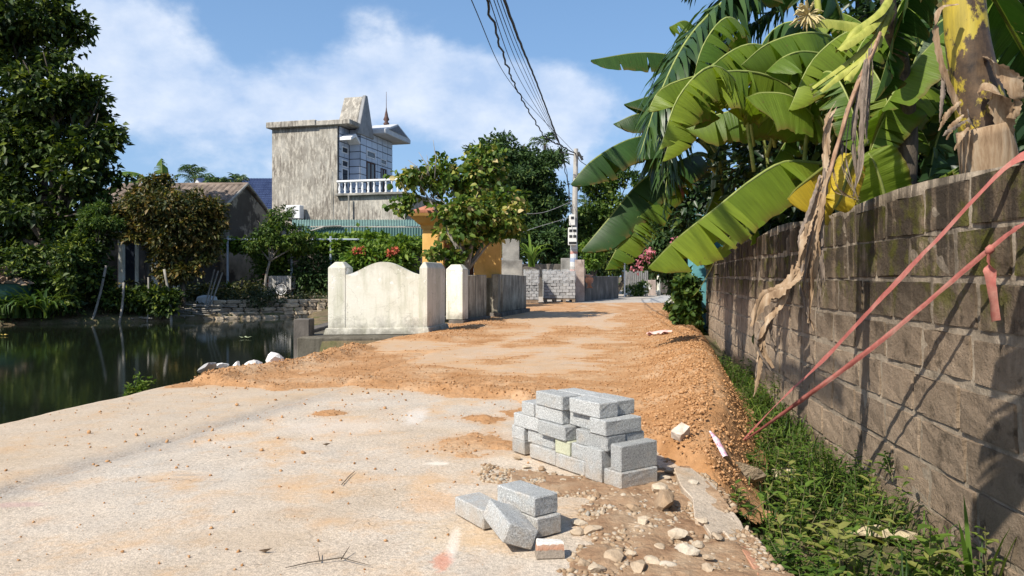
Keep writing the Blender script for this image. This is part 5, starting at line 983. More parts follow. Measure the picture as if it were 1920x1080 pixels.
def tree(name, label, cat, base, lobes, n, L, mat, r0=.15, bmat=None, group=None, fork=.35, k=7, lo=.26, hi=.5, sp=.82, **kw):
    T = thing(name, label, cat, base, group=group); limbs('trunk', base, lobes, r0, bmat or bark, T, fork, kw.get('seed', 1))
    foliage('crown', sub_lobes(lobes, k, kw.get('seed', 1), lo, hi, sp), n, L, mat, T, **kw); return T
g_dark = leafmat('leaf_dark', [(.1, (.014, .030, .007)), (.5, (.036, .066, .013)), (.8, (.085, .125, .02)), (1, (.20, .24, .035))], .2, .5, .25)
g_croton = leafmat('leaf_croton', [(.1, (.028, .042, .011)), (.45, (.062, .070, .017)), (.7, (.115, .085, .022)), (.92, (.22, .135, .035)), (1, (.27, .25, .06))], .2, .5, .3)
g_mid = leafmat('leaf_mid', [(.1, (.028, .064, .013)), (.5, (.062, .115, .022)), (.9, (.13, .19, .036)), (1, (.2, .24, .05))], .3, .55, .25)
g_bright = leafmat('leaf_bright', [(.1, (.05, .11, .014)), (.5, (.11, .19, .025)), (1, (.21, .29, .05))], .35, .55, .25)
g_fruit = leafmat('leaf_fruit', [(.1, (.04, .085, .015)), (.45, (.09, .155, .025)), (.68, (.17, .225, .038)), (.84, (.34, .33, .08)), (1, (.50, .41, .20))], .3, .5, .25)
g_tree = leafmat('leaf_tree', [(.1, (.020, .044, .016)), (.5, (.040, .080, .026)), (.9, (.075, .13, .038)), (1, (.13, .18, .045))], .24, .6, .2)
g_weed = leafmat('leaf_weed', [(.0, (.020, .050, .010)), (.5, (.062, .115, .018)), (.9, (.125, .20, .03)), (1, (.24, .25, .07))], .32, .55, .25)
# big dark tree on the far left
lb = px_lobes(33.2, [(20, 60, 100, 105), (85, 40, 70, 55, 1), (100, 150, 90, 60, -1), (60, 230, 130, 80, .5), (175, 190, 55, 42, -.6), (190, 250, 40, 40, -.5), (130, 290, 85, 55, -1), (40, 340, 120, 80, .5), (190, 330, 42, 42), (110, 400, 95, 70, -.8), (20, 440, 90, 70, 1), (150, 460, 60, 50, .5), (80, 500, 90, 40, .8), (-90, 200, 120, 220, 1)])
tree('broadleaf_tree', 'tall dark broadleaf tree overhanging the far left of the pond', 'tree', (-20.6, 33.5, -.1), lb, 42000, .34, g_dark, .30, seed=11, asp=.5, clump=.34, per=12, shell=.3, droop=.3, k=12, lo=.2, hi=.42, sp=.95)
lb = px_lobes(31.6, [(315, 395, 85, 48), (290, 362, 48, 26), (375, 392, 42, 30), (380, 440, 36, 40), (300, 445, 70, 40), (350, 490, 60, 34), (250, 400, 28, 30), (395, 410, 22, 30), (330, 515, 45, 18)])
tree('brown_shrub_tree', 'round brown tinged small tree on the bank in front of the old house', 'tree', at(345, 575, 31.6), lb, 22000, .22, g_croton, .10, seed=12, asp=.45, clump=.36, per=12, k=9, sp=.95)
for i, (lab, Y, ells) in enumerate((('dark shrub overhanging the water at the foot of the tall dark tree', 29.4, [(110, 545, 50, 36), (60, 505, 60, 38), (140, 510, 40, 44)]), ('dark shrub on the bank behind the bent grey stake', 30.4, [(180, 525, 28, 40), (215, 562, 30, 18), (150, 470, 50, 40)]), ('low dark shrub behind the stakes below the brown tree', 31.0, [(255, 560, 42, 24), (300, 568, 44, 20)]))):
    T = thing('bank_shrub', lab, 'shrub', at(ells[0][0], 590, Y)); foliage('foliage', sub_lobes(px_lobes(Y, ells), 6, 300+i), 6500, .24, g_dark, T, seed=300+i, asp=.5, clump=.4, per=12)
lb = px_lobes(31, [(178, 408, 36, 26), (205, 420, 30, 24), (165, 440, 30, 26), (190, 395, 22, 16)])
tree('feathery_shrub', 'mid green feathery shrub between the dark tree and the brown tree', 'shrub', at(180, 560, 31), lb, 9000, .16, g_mid, .06, seed=13, asp=.3, clump=.3)
lb = px_lobes(36.9, [(520, 402, 26, 16), (535, 420, 34, 16), (500, 425, 24, 18), (545, 445, 42, 20), (478, 455, 26, 22), (515, 462, 28, 16), (575, 450, 24, 14)])
tree('citrus_tree', 'small light tree with forked pale trunk standing by the pergola', 'tree', at(497, 553, 36.9), lb, 4200, .19, g_mid, .08, bmat=pbark, seed=14, asp=.45, fork=.55, clump=.4, per=10, k=6, sp=.95)
for i, (px, py, rx, ry, Y, lab) in enumerate(((510, 500, 26, 38, 38.6, 'bushy green plant behind the forked pale trunk'), (590, 515, 36, 40, 38.7, 'dark bushy plant right of the pergola pole'), (640, 520, 36, 40, 38.7, 'dark bush under the pergola by the screen wall'), (690, 510, 40, 50, 39, 'dark bush under the vines behind the screen wall'))):
    T = thing('bush', lab, 'bush', at(px, 552, Y)); foliage('foliage', px_lobes(Y, [(px, py, rx, ry)]), 3200, .20, g_mid if i == 0 else g_tree, T, seed=20+i, clump=.35)
lbv = px_lobes(38.6, [(x, 457+random.uniform(-5, 5), 36, 9+random.uniform(-3, 4), random.uniform(-.4, 1.6)) for x in range(440, 785, 26)])
T = thing('grape_vine', 'bright green leafy vine spread along the pergola before the green lean-to', 'vine', (-10, 38.5, 3.0)); foliage('foliage', lbv, 13000, .22, g_bright, T, seed=25, asp=.85, clump=.32, droop=.1, up=1.2)
# red flowered shrub behind the screen wall
lb = px_lobes(20, [(700, 485, 42, 20), (670, 490, 20, 16), (740, 485, 26, 18), (715, 500, 50, 22)]); T = thing('red_flower_shrub', 'low shrub with red flower heads peeping over the screen wall', 'shrub', (-3.8, 20, 0)); foliage('foliage', lb, 4500, .19, g_bright, T, seed=26, asp=.4, clump=.35)
rfl = simple('red_flower', [(.3, (.42, .06, .03)), (.6, (.55, .16, .09))], 8, .8)
for px, py in ((668, 471), (680, 470), (730, 475), (740, 470), (700, 488)):
    c0 = at(px, py, 19.6); r = np.random.RandomState(px); n = 40; d = unit(r.normal(size=(n, 3))); P = np.array(c0)+d*.04; v, f, k = leaf_arrays(P, d, r.normal(size=(n, 3)), np.full(n, .10), np.full(n, .05)); link('flower_head', npmesh('flower_head', v, f), rfl, T)
# fruit tree by the gate
lb = px_lobes(20.6, [(845, 330, 42, 38, .4), (905, 300, 42, 36, .5), (915, 345, 50, 45, .8), (800, 345, 46, 30), (775, 325, 24, 20, -.4), (850, 385, 60, 42, -.4), (905, 405, 62, 50, -.2), (950, 385, 34, 34, .3), (940, 430, 34, 28), (860, 440, 50, 28, -.4), (848, 478, 24, 14, -.5), (885, 450, 36, 22, .2), (815, 475, 22, 13, -.6)])
T = tree('fruit_tree', 'green and yellow leaved tree with two thin trunks before the ochre gate', 'tree', (-1.15, 20.2, .0), lb, 5600, .172, g_fruit, .085, bmat=pbark, seed=31, asp=.72, six=True, clump=.45, per=7, shell=.4, fork=.45, k=7, lo=.28, hi=.5, sp=.95)
mb = MB(); mb.tube(spline([(-1.5, 20.2, 0), at(862, 480, 20.2), at(845, 445, 20.2), at(825, 400, 20.3)], 9), [.06-.004*i for i in range(9)], 7); 
for a, b in (((805, 330), (785, 285)), ((815, 335), (812, 262)), ((790, 325), (765, 300)), ((800, 330), (800, 290))): mb.tube([at(*a, 20.2), at((a[0]+b[0])/2+4, (a[1]+b[1])/2, 20.2), at(*b, 20.2)], [.02, .012, .005], 5)
mb.out('limb', pbark, T, smooth=True)
lb = px_lobes(20.4, [(755, 385, 14, 12), (768, 372, 10, 8)]); foliage('side_shoot', lb, 160, .16, g_fruit, T, seed=33, asp=.7, six=True, clump=.5, kind='stuff')
# big round tree behind
lb = px_lobes(50, [(960, 292, 66, 52), (912, 290, 42, 38), (1008, 308, 52, 46), (945, 350, 80, 60, -1), (1018, 360, 56, 52), (985, 400, 70, 50, -1), (900, 380, 60, 60), (1030, 410, 34, 36), (940, 430, 70, 50)])
tree('shade_tree', 'large rounded fine leaved tree behind the gate and the pole', 'tree', at(965, 560, 50), lb, 46000, .30, g_tree, .35, seed=41, asp=.42, clump=.3, per=16, shell=.4, k=9, sp=.9)
# green mass behind the walls
for i, (lab, Y, ells, n, L, mt_) in enumerate((
    ('dense green bushes behind the dark wall left of the pole', 47, [(990, 460, 50, 40), (1035, 455, 40, 45), (1060, 470, 35, 40)], 9000, .3, g_tree),
    ('bright shrub behind the pole and the pinkish post', 42, [(1110, 480, 24, 32), (1128, 455, 28, 30)], 4000, .24, g_bright),
    ('tall leafy tree behind the bananas right of the pole', 55, [(1100, 430, 40, 50), (1150, 400, 60, 60), (1130, 350, 50, 40), (1210, 370, 70, 80), (1180, 330, 40, 30)], 16000, .34, g_mid),
    ('dark tree filling the view above the slat fence', 50, [(1150, 470, 60, 50), (1210, 480, 60, 40), (1270, 460, 60, 70), (1320, 440, 60, 90)], 16000, .3, g_dark),
    ('pale distant trees seen low behind the pole', 95, [(1085, 440, 60, 40), (1040, 470, 60, 40), (1120, 470, 60, 40)], 6000, .7, g_tree))):
    tree('background_tree', lab, 'tree', at(ells[0][0], 560, Y) if Y < 60 else (ells[0][0]*0+8.5, Y, 0), px_lobes(Y, ells), n, L, mt_, .15, seed=50+i, clump=.28)
# bougainvillea and climbers at the turquoise pillar
lb = px_lobes(21, [(1265, 440, 40, 36), (1290, 400, 36, 40), (1255, 490, 34, 34), (1285, 520, 30, 40), (1300, 470, 26, 50), (1235, 465, 20, 26)]); T = tree('bougainvillea', 'dark climbing shrub with pink flowers left of the turquoise pillar', 'shrub', (4.9, 21, 0), lb, 13000, .15, g_tree, .06, seed=61, asp=.6, clump=.3)
pk = leafmat('pink_bract', [(0, (.42, .12, .17)), (1, (.62, .26, .30))], .3, .7)
foliage('flowers', px_lobes(20.3, [(1212, 478, 9, 7), (1202, 487, 6, 5), (1195, 505, 6, 5), (1222, 470, 6, 4), (1265, 455, 8, 6), (1240, 500, 7, 6)]), 150, .09, pk, T, seed=62, asp=.8, clump=.5, per=10, kind='stuff')
lb = px_lobes(16.2, [(1288, 555, 13, 28), (1284, 590, 11, 18), (1297, 605, 13, 24), (1292, 628, 11, 12), (1285, 535, 12, 18), (1308, 640, 11, 10)]); T = thing('ivy_bush', 'broad leaved climber growing at the foot of the turquoise pillar', 'climber', (3.75, 16.3, 0)); foliage('foliage', lb, 3600, .13, g_mid, T, seed=63, asp=.85, clump=.35, six=True)
wfl = leafmat('white_flower', [(0, (.55, .53, .46)), (1, (.75, .74, .68))], .2, .8)
lb = px_lobes(44, [(1190, 545, 18, 8), (1205, 538, 12, 8)]); T = thing('white_flower_shrub', 'low white flowering shrub at the foot of the slat fence', 'shrub', at(1195, 555, 44)); foliage('foliage', lb, 1600, .16, g_mid, T, seed=64); foliage('flowers', lb, 260, .16, wfl, T, seed=65, asp=.9, kind='stuff')
lb = px_lobes(17.5, [(1268, 566, 10, 7), (1255, 572, 6, 5)]); T = thing('white_flower_shrub', 'white blossoms at the road edge left of the turquoise pillar', 'shrub', (3.9, 17.5, 0)); foliage('foliage', lb, 500, .12, g_mid, T, seed=66); foliage('flowers', lb, 220, .08, wfl, T, seed=67, asp=.9, kind='stuff')
# undergrowth of the far bank and a wood closing the view
lb = [((x, 28+(x+19.2)*.6+random.uniform(.6, 3.0), -.15+random.uniform(0, .35)), (random.uniform(.5, 1.0), .6, random.uniform(.25, .55))) for x in np.arange(-26, -7.5, .33)]
foliage('bank_undergrowth', lb, 20000, .17, leafmat('leaf_bank', [(.1, (.020, .034, .010)), (.5, (.042, .058, .016)), (.9, (.085, .095, .026)), (1, (.16, .13, .05))], .2, .6), None, seed=70, clump=.4, kind='stuff')
lb = [((x, 31.5+(x+19.2)*.55+random.uniform(-.5, 1.5), .35), (.7, .5, .5)) for x in np.arange(-24, -12, .5)]
foliage('bank_shrubbery', lb, 9000, .20, leafmat('leaf_olive', [(.1, (.02, .035, .01)), (.5, (.055, .065, .016)), (.9, (.12, .11, .03)), (1, (.2, .15, .03))], .25, .5), None, seed=71, clump=.35, kind='stuff')
lb = [((x, 110+random.uniform(-8, 8), 4), (7, 4, random.uniform(4, 7))) for x in np.arange(-130, 150, 7)]
foliage('distant_wood', lb, 30000, 1.3, g_tree, None, seed=72, clump=.3, kind='stuff')
lb = [((x, 62+random.uniform(-3, 3), 2.5), (3, 2, random.uniform(2.5, 4.2))) for x in np.arange(-60, -18, 3.5)]
foliage('rear_thicket', lb, 16000, .5, g_tree, None, seed=73, clump=.3, kind='stuff')
# strap leaved plants
def straps(P, n, L, W, seed, lean=.5, up=1.):
    r = np.random.RandomState(seed); V = []; Fs = []; T = []; o = 0
    for i in range(n):
        a = r.uniform(0, 6.28); d = np.array([math.cos(a), math.sin(a), 0]); s = np.array([-math.sin(a), math.cos(a), 0]); l = L*r.uniform(.6, 1.2); ln = lean*r.uniform(.4, 1.4); p = np.array(P[i % len(P)])+r.normal(size=3)*np.array([.04, .04, 0]); t = r.uniform(); ang_ = R(78)
        for k in range(6):
            w_ = W*(1, 1.25, 1.2, 1, .7, .05)[k]; V += [p-s*w_/2, p+np.array([0, 0, -w_*.15]), p+s*w_/2]; T += [t]*3
            p = p+(d*math.cos(ang_)+np.array([0, 0, math.sin(ang_)*up]))*l/5; ang_ -= ln*R(42)*(.5+k*.22)
        for k in range(5):
            b = o+k*3; Fs += [[b, b+1, b+4, b+3], [b+1, b+2, b+5, b+4]]
        o += 18
    return np.array(V), np.array(Fs), np.array(T)
v, f, t = straps([at(px, 596, 28.0+random.uniform(-.2, .6)) for px in (5, 20, 40, 55, 70, 88, 30, -20)], 190, 1.5, .10, 81, .9)
link('strap_plant', npmesh('strap_plant', v, f, True, t), g_mid, None, 'dark strap leaved plant clump at the left pond edge', 'plant')
v, f, t = straps([at(430, 548, 36.2), at(430, 547, 36.3)], 26, .75, .07, 82, .7); link('potted_plant', npmesh('potted_plant', v, f, True, t), g_mid, None, 'spiky plant growing in the grey pot on the far path', 'plant')
v, f, t = straps([at(1000, 500, 43), at(995, 500, 43)], 22, 2.2, .14, 83, .6); link('tall_grass_clump', npmesh('tall_grass_clump', v, f, True, t), g_bright, None, 'tall strap leaves rising above the dark rear wall', 'plant')
# pond edge weed on the road side
r = np.random.RandomState(5); P = []; A = []
for sx, top in ((250, 742), (258, 700), (240, 725), (268, 720), (285, 712), (232, 742), (275, 735)):
    b = gp(258+random.uniform(-10, 10), 736, -.1); e = at(sx, top, b.y+.02)
    for k in range(55): tt_ = r.uniform(.1, 1); P.append(b.lerp(e, tt_)+Vector(r.normal(size=3)*.018)); A.append(r.normal(size=3)+np.array([0, 0, .3]))
P = np.array(P); v, f, k = leaf_arrays(P, np.array(A), r.normal(size=P.shape)+np.array([0, 0, 1]), np.full(len(P), .055), np.full(len(P), .026)); link('edge_weed', npmesh('edge_weed', v, f, False, np.repeat(r.uniform(.5, 1, len(P)), k)), g_weed, None, 'small yellow green weed sprouting over the near pond edge', 'weed')
# floating leaves on the pond
for px, py, wd_, lab in ((460, 633, 24, 'pale floating leaf on the dark pond before the screen wall'), (8, 628, 14, 'yellow blossom floating at the left edge of the pond')):
    q = gp(px, py, WATER+.03); mb = MB()
    for k in range(4): a = k*1.5+.3; d = Vector((math.cos(a), math.sin(a)*.8, .1)); s = Vector((-d.y, d.x, 0))*.35; L = wd_*q.y/FPX*.5; mb.add([q, q+d*L*.5+s*L, q+d*L+Vector((0, 0, .02)), q+d*L*.5-s*L], [(0, 1, 2, 3)])
    mb.out('floating_leaf', simple('float'+str(px), [(.3, (.28, .34, .16)), (.6, (.45, .48, .30))], 9, .6) if px > 100 else simple('floaty', [(.3, (.55, .36, .05)), (.6, (.66, .5, .15))], 9, .6), label=lab, cat='floating leaf')
# ------------------------------------------------------------------ ditch weeds
r = np.random.RandomState(9); PP = []; AA = []; LL = []; TT = []; NN = []; stems = MB()
def sprig(b, h_, n, L, lean, tint, seed):
    rr = np.random.RandomState(seed); b = np.array(b); e = b+np.array([lean[0], lean[1], h_]); ph = rr.uniform(0, 6)
    if h_ > .1: stems.tube([b, (b+e)/2+rr.normal(size=3)*.01, e], [.0035, .003, .0015], 4, False)
    for i in range(n):
        t = .2+.8*(i+rr.uniform())/n; a = ph+i*2.4; PP.append(b+(e-b)*t); AA.append([math.cos(a), math.sin(a), rr.uniform(.0, .6)]); NN.append([-.25*math.cos(a), -.25*math.sin(a), 1]); LL.append(L*rr.uniform(.6, 1.2)*(1.1-.5*t)); TT.append(np.clip(tint+rr.normal()*.16, 0, 1))
k = 0
dn_ = lambda x, y: fbm(np.array([x*1.6]), np.array([y*1.6]), 3, 91)[0]
while k < 850:
    y = 2.2+9.3*r.uniform()**1.35; x0, x1 = float(XR(y))+(.10 if y < 4.6 else .25), float(XW(y))-.03; x = r.uniform(x0, x1); tt_ = (x-x0)/(x1-x0)
    if dn_(x, y) < .42 or (x-1.56)**2+(y-5.1)**2 < .09 or (y < 4.2 and tt_ > .82 and r.uniform() < .7): continue
    z = terrain_z(x, y)-.02; hh = r.uniform(.10, .34)*(1.15 if y > 4.8 else .85)*(1-.35*abs(tt_-.45)); sprig((x, y, z), hh, int(r.randint(9, 17)), r.uniform(.05, .105), r.normal(size=2)*.09, r.uniform(.3, .9), k); k += 1
# taller broad leaved sprigs in the bottom foreground
for px, py, h_, L_, n_ in ((1500, 1010, .26, .12, 14), (1545, 1040, .22, .13, 12), (1590, 1060, .24, .13, 12), (1470, 960, .3, .11, 14), (1680, 1070, .26, .15, 14), (1740, 1085, .24, .16, 12), (1800, 1080, .2, .14, 12), (1620, 975, .34, .12, 14), (1660, 985, .3, .10, 14), (1430, 940, .32, .09, 14), (1400, 900, .3, .08, 12), (1530, 930, .3, .10, 14), (1850, 1085, .22, .13, 10), (1560, 1085, .22, .14, 12), (1490, 1075, .2, .13, 12)):
    b = gp(px, py+20, -.33); b.z = -.40; sprig(b, h_+.16, n_+3, L_, r.normal(size=2)*.06, .95, k); k += 1
P = np.array(PP); v, f, kk = leaf_arrays(P, np.array(AA), np.array(NN), np.array(LL), np.array(LL)*.42, .2, True)
link('ditch_weeds', npmesh('ditch_weeds', v, f, False, np.repeat(np.array(TT), kk)), g_weed, None, kind='stuff')
stems.out('weed_stems', simple('stem', [(.3, (.07, .09, .03)), (.6, (.14, .12, .06))], 9, .8), kind='stuff')
gr_ = []
for i in range(420):
    y = 2.3+9*r.uniform(); gr_.append((r.uniform(float(XR(y))+.15, float(XW(y))-.02), y, -.36))
v, f, t = straps(gr_, 1500, .30, .008, 84, .7); link('ditch_grass', npmesh('ditch_grass', v, f, True, t), g_weed, None, kind='stuff')
v, f, t = straps([gp(1840, 1110, -.35), gp(1845, 1110, -.35)], 5, .62, .022, 86, .15); link('tall_grass', npmesh('tall_grass', v, f, True, t), g_bright, None, 'tall single grass blades by the wall at the bottom right corner', 'grass')
# fallen leaves and twigs on the concrete
dlm = bpy.data.materials['dryleaf']
for px, py, wd_, lab in ((497, 1037, 26, 'brown curled dead leaf on the near concrete'), (612, 836, 16, 'small ochre dead leaf in the middle of the concrete')):
    q = gp(px, py); w_ = wd_*q.y/FPX; mb = MB(); mb.add([q+Vector((-w_/2, 0, .012)), q+Vector((-.1*w_, .2*w_, .004)), q+Vector((w_/2, .05*w_, .02)), q+Vector((0, -.22*w_, .022)), q+Vector((0, 0, .002))], [(0, 4, 1), (1, 4, 2), (2, 4, 3), (3, 4, 0)]); mb.out('dead_leaf', dlm, label=lab, cat='leaf')
mb = MB(); q = lambda x, y, z=.008: gp(x, y)+Vector((0, 0, z)); mb.tube([q(535, 1068), q(580, 1058), q(640, 1052, .015), q(695, 1064)], [.0015, .0025, .0025, .001], 5); mb.tube([q(640, 1052), q(655, 1038, .03)], [.003, .0015], 5); mb.tube([q(600, 1056), q(596, 1042, .02)], [.003, .0015], 5); mb.out('twig', bark, label='thin forked twig lying on the concrete at the bottom edge', cat='twig')
mb = MB(); mb.tube([q(640, 912), q(655, 895), q(665, 886)], [.002, .003, .0015], 5); mb.out('twig', bark, label='tiny dry twig on the concrete above the forked one', cat='twig')
# ================================================================== BANANAS, PALMS AND THE HEDGE BEHIND THE WALL
bn_g = leafmat('banana_green', [(0, (.036, .088, .015)), (.35, (.075, .15, .019)), (.7, (.145, .225, .024)), (1, (.25, .33, .035))], .42, .45, .3, rib=True)
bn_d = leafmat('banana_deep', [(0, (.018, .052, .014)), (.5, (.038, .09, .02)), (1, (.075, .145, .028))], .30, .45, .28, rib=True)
bn_y = leafmat('banana_yellow', [(0, (.30, .22, .02)), (.5, (.50, .36, .02)), (1, (.60, .46, .05))], .35, .5, .3, rib=True)
pet = simple('petiole', [(.3, (.16, .21, .05)), (.6, (.30, .34, .10))], 3, .5, .1, .005, sc3=(1, 1, 4))
def banana_leaf(parent, pts, W, a=(55, 55), t0=.18, seed=0, tear=8, mat=None, tint=.6, droop=25, n=64, Z=(0, 0, 1), rad=.022, frac=(1, 1), label=None, tip=1.):
    """pts: petiole + midrib points; a: hang angle of the two half blades in degrees below horizontal"""
    r = np.random.RandomState(seed+500); C = spline(pts, n); V = []; Fc = []; al = []; ac = []; T = []; K = 6
    i0 = int(t0*n); m = n-i0; cuts = [set(int(x) for x in r.choice(np.arange(4, m-3), tear, replace=False)) if tear else set() for _ in range(2)]
    Z = Vector(Z); o = 0
    for side, sg in ((0, 1), (1, -1)):
        seg = 0; ja = r.normal()*5; starts = []; j = 0
        while j < m:
            e = j+1
            while e < m and e not in cuts[side]: e += 1
            starts.append((j, min(e, m-1))); j = e
        for (s0, s1) in starts:
            if s1 <= s0: continue
            ja = r.normal()*(9 if tear else 2); tj = np.clip(tint+r.normal()*.10, 0, 1); idx = list(range(s0, s1+1))
            for j in idx:
                i = i0+j; t = j/(m-1); p = C[i]; tg = (C[min(i+1, n-1)]-C[i-1]).normalized(); S = tg.cross(Z)
                S = S.normalized() if S.length > .05 else Vector((1, 0, 0)); U = S.cross(tg).normalized()
                wdt = W*frac[side]*max(.03, (1-abs(2*min(max(t, 0), 1)**.9-1)**3.2))**.6*(1 if t < .9 else 1-(t-.9)*3*tip)
                pin = 0
                if len(idx) > 1 and tear:
                    x = (j-s0)/(s1-s0)
                    if s0 in cuts[side] and x < .5: pin = 1-min(1, x*(s1-s0)/2.5)
                    if s1 in cuts[side] and x > .5: pin = -(1-min(1, (1-x)*(s1-s0)/2.5))
                q = p.copy(); ang_ = R(a[side]+ja)
                for k in range(K+1):
                    if k: q = q+(S*sg*math.cos(ang_)-U*math.sin(ang_))*wdt/K; ang_ += R(droop)/K
                    qq = q+tg*pin*(k/K)**1.5*wdt*.075+U*(math.sin(i*1.3+side)*.006+math.sin(i*.37+seed)*.016)*k/K
                    V.append(qq); al.append(t); ac.append(sg*k/K); T.append(tj)
            L = len(idx)
            for x in range(L-1):
                for k in range(K): b = o+x*(K+1)+k; Fc.append((b, b+1, b+K+2, b+K+1) if sg > 0 else (b, b+K+1, b+K+2, b+1))
            o += L*(K+1)
    lf = link('leaf', npmesh('leaf', [tuple(p) for p in V], Fc, True, T, {'al': al, 'ac': ac}), mat or bn_g, parent, label)
    mb = MB(); i1 = n; mb.tube([C[i]-Vector((0, 0, rad*.5)) for i in range(0, n, 3)], [rad*max(.12, 1-.9*i/n) for i in range(0, n, 3)], 7); mb.out('midrib', pet if mat is not bn_y else bn_y, lf, smooth=True); return lf
def bl(parent, pix, Wpx, **k):
    """pix: (px,py,Y) points; width in pixels at the middle depth"""
    Y = pix[len(pix)//2][2]; return banana_leaf(parent, [at(*p) for p in pix], Wpx*Y/FPX, **k)
ps_m = Mat('pseudostem', .55, .4); xyz = ps_m.z(); s1 = ps_m.noise(1., 5, .65, ps_m.vec((9, 9, 1.3))); s2 = ps_m.noise(3.2, 6, .7, ps_m.vec((1.2, 1.2, .8), (2.2, 0, 1)))
c = ps_m.ramp(s1, [(.3, (.26, .21, .03)), (.5, (.44, .33, .035)), (.7, (.40, .36, .08))]); c = ps_m.mix(ps_m.ramp(s2, [(.455, 0), (.50, 1)]), c, ps_m.ramp(ps_m.noise(12, 5, .7), [(.3, (.022, .015, .011)), (.7, (.12, .075, .04))])); ps_m.color(c); ps_m.bump(s1, .5, .02)
dry = Mat('dry_sheath', .9, .2); s1 = dry.noise(1., 6, .65, dry.vec((22, 22, 3))); c = dry.ramp(s1, [(.3, (.17, .105, .06)), (.5, (.36, .25, .155)), (.7, (.52, .41, .29))]); dry.color(c); dry.bump(s1, .7, .012); tr = dry.n('BsdfTranslucent'); dry.l(c, tr.inputs[0]); mx = dry.n('MixShader'); mx.inputs[0].default_value = .2; dry.l(dry.b.outputs[0], mx.inputs[1]); dry.l(tr.outputs[0], mx.inputs[2]); dry.l(mx.outputs[0], dry.t.nodes['Material Output'].inputs[0])
dgrey = simple('dry_strip', [(.3, (.09, .07, .055)), (.6, (.24, .19, .15))], 9, .95, .4, .01, sc3=(6, 6, 1))
def stem(parent, pts, rads, mat=None, n=24, name='pseudostem'):
    P = spline(pts, n); mb = MB(); mb.tube(P, list(np.interp(np.linspace(0, 1, n), np.linspace(0, 1, len(rads)), rads)), 18); return mb.out(name, mat or ps_m.m, parent, smooth=True)
def hang(parent, pts, wid, seed, mat=None, name='dry_strip', tw=2.2, cup=.25, n=40):
    return link(name, ribbon(pts, wid, (random.uniform(-1, 1), tw), n, cup, seed, .08, .3), mat or dry.m, parent)
# ---- plant A: stout yellow stem over the wall at right
A_ = thing('banana_plant', 'banana plant with stout yellow and brown stem behind the wall at the right', 'banana plant', (3.0, 4.75, .1), group='banana plants behind the wall')
stem(A_, [(2.98, 4.85, .0), at(1850, 330, 4.8), at(1838, 200, 4.8), at(1812, 60, 4.8), at(1800, -160, 4.8)], [.17, .155, .145, .125, .11])
stem(A_, [at(1866, 420, 4.74), at(1856, 315, 4.72), at(1842, 238, 4.70)], [.165, .165, .15], dry.m, 10, 'dry_base')
hang(A_, [at(1850, 108, 4.66), at(1862, 120, 4.55), at(1893, 145, 4.5), at(1905, 185, 4.5), at(1895, 222, 4.52)], [.05, .10, .10, .11, .06], 3, None, 'peeling_sheath', 1.4)
hang(A_, [at(1835, 175, 4.62), at(1848, 160, 4.55), at(1872, 180, 4.52), at(1885, 225, 4.55), at(1892, 262, 4.6)], [.08, .14, .13, .10, .05], 4, None, 'peeling_sheath', .8)
hang(A_, [at(1795, 8, 4.62), at(1760, 18, 4.58), at(1755, 70, 4.58), at(1768, 130, 4.58), at(1790, 190, 4.6), at(1800, 215, 4.6)], [.03, .04, .035, .04, .05, .02], 5, None, 'peeling_sheath', 2)
hang(A_, [at(1772, 130, 4.6), at(1768, 180, 4.58), at(1762, 230, 4.58)], [.03, .035, .01], 6, dgrey, 'dry_strip')
for k, (x0, y0, x1, y1) in enumerate(((1805, 215, 1775, 262), (1812, 225, 1768, 255), (1822, 230, 1790, 282), (1815, 205, 1832, 245), (1800, 190, 1760, 245))): hang(A_, [at(x0, y0, 4.6), at((x0+x1)/2-5, (y0+y1)/2, 4.55), at(x1, y1, 4.58)], [.02, .04, .008], 10+k, dgrey if k % 2 else dry.m)
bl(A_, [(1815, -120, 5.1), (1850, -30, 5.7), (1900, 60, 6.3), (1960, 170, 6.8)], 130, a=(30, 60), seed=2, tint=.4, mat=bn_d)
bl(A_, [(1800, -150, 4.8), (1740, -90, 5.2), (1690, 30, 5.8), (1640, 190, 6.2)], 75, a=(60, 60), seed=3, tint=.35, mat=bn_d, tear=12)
banana_leaf(A_, [(2.88, 4.8, 3.5), (2.75, 3.4, 3.4), (2.1, 2.3, 2.95), (1.3, 2.15, 2.62), (.5, 1.98, 2.44)], .32, a=(8, 14), t0=.3, seed=4, tint=.5, tear=8)
# ---- plant B: fan of cut yellow stalks, dead leaf hanging over the wall
B_ = thing('banana_plant', 'banana plant with yellow green stalks and a long dead leaf hanging over the wall', 'banana plant', (3.05, 6.0, .1), group='banana plants behind the wall')
simple('green_stem', [(.3, (.06, .08, .025)), (.6, (.13, .14, .05))], 3, .5, .2, .01, sc3=(6, 6, 1))
stem(B_, [(3.35, 6.9, .0), at(1700, 330, 6.7), at(1690, 120, 6.5), at(1668, 40, 6.0), at(1664, -120, 5.9)], [.11, .085, .065, .06, .06], simple('dark_dry_stem', [(.3, (.035, .03, .025)), (.6, (.12, .095, .07))], 3, .9, .5, .02, sc3=(8, 8, 1)))
stalk = simple('yellow_stalk', [(.3, (.19, .22, .035)), (.6, (.34, .35, .075))], 2.5, .5, .25, .006, sc3=(8, 8, 2))
def stalkpart(pts, wid, seed, tw=.4): return link('leaf_stalk', ribbon([at(*p) for p in pts], wid, (.1, tw), 24, .45, seed), stalk, B_)
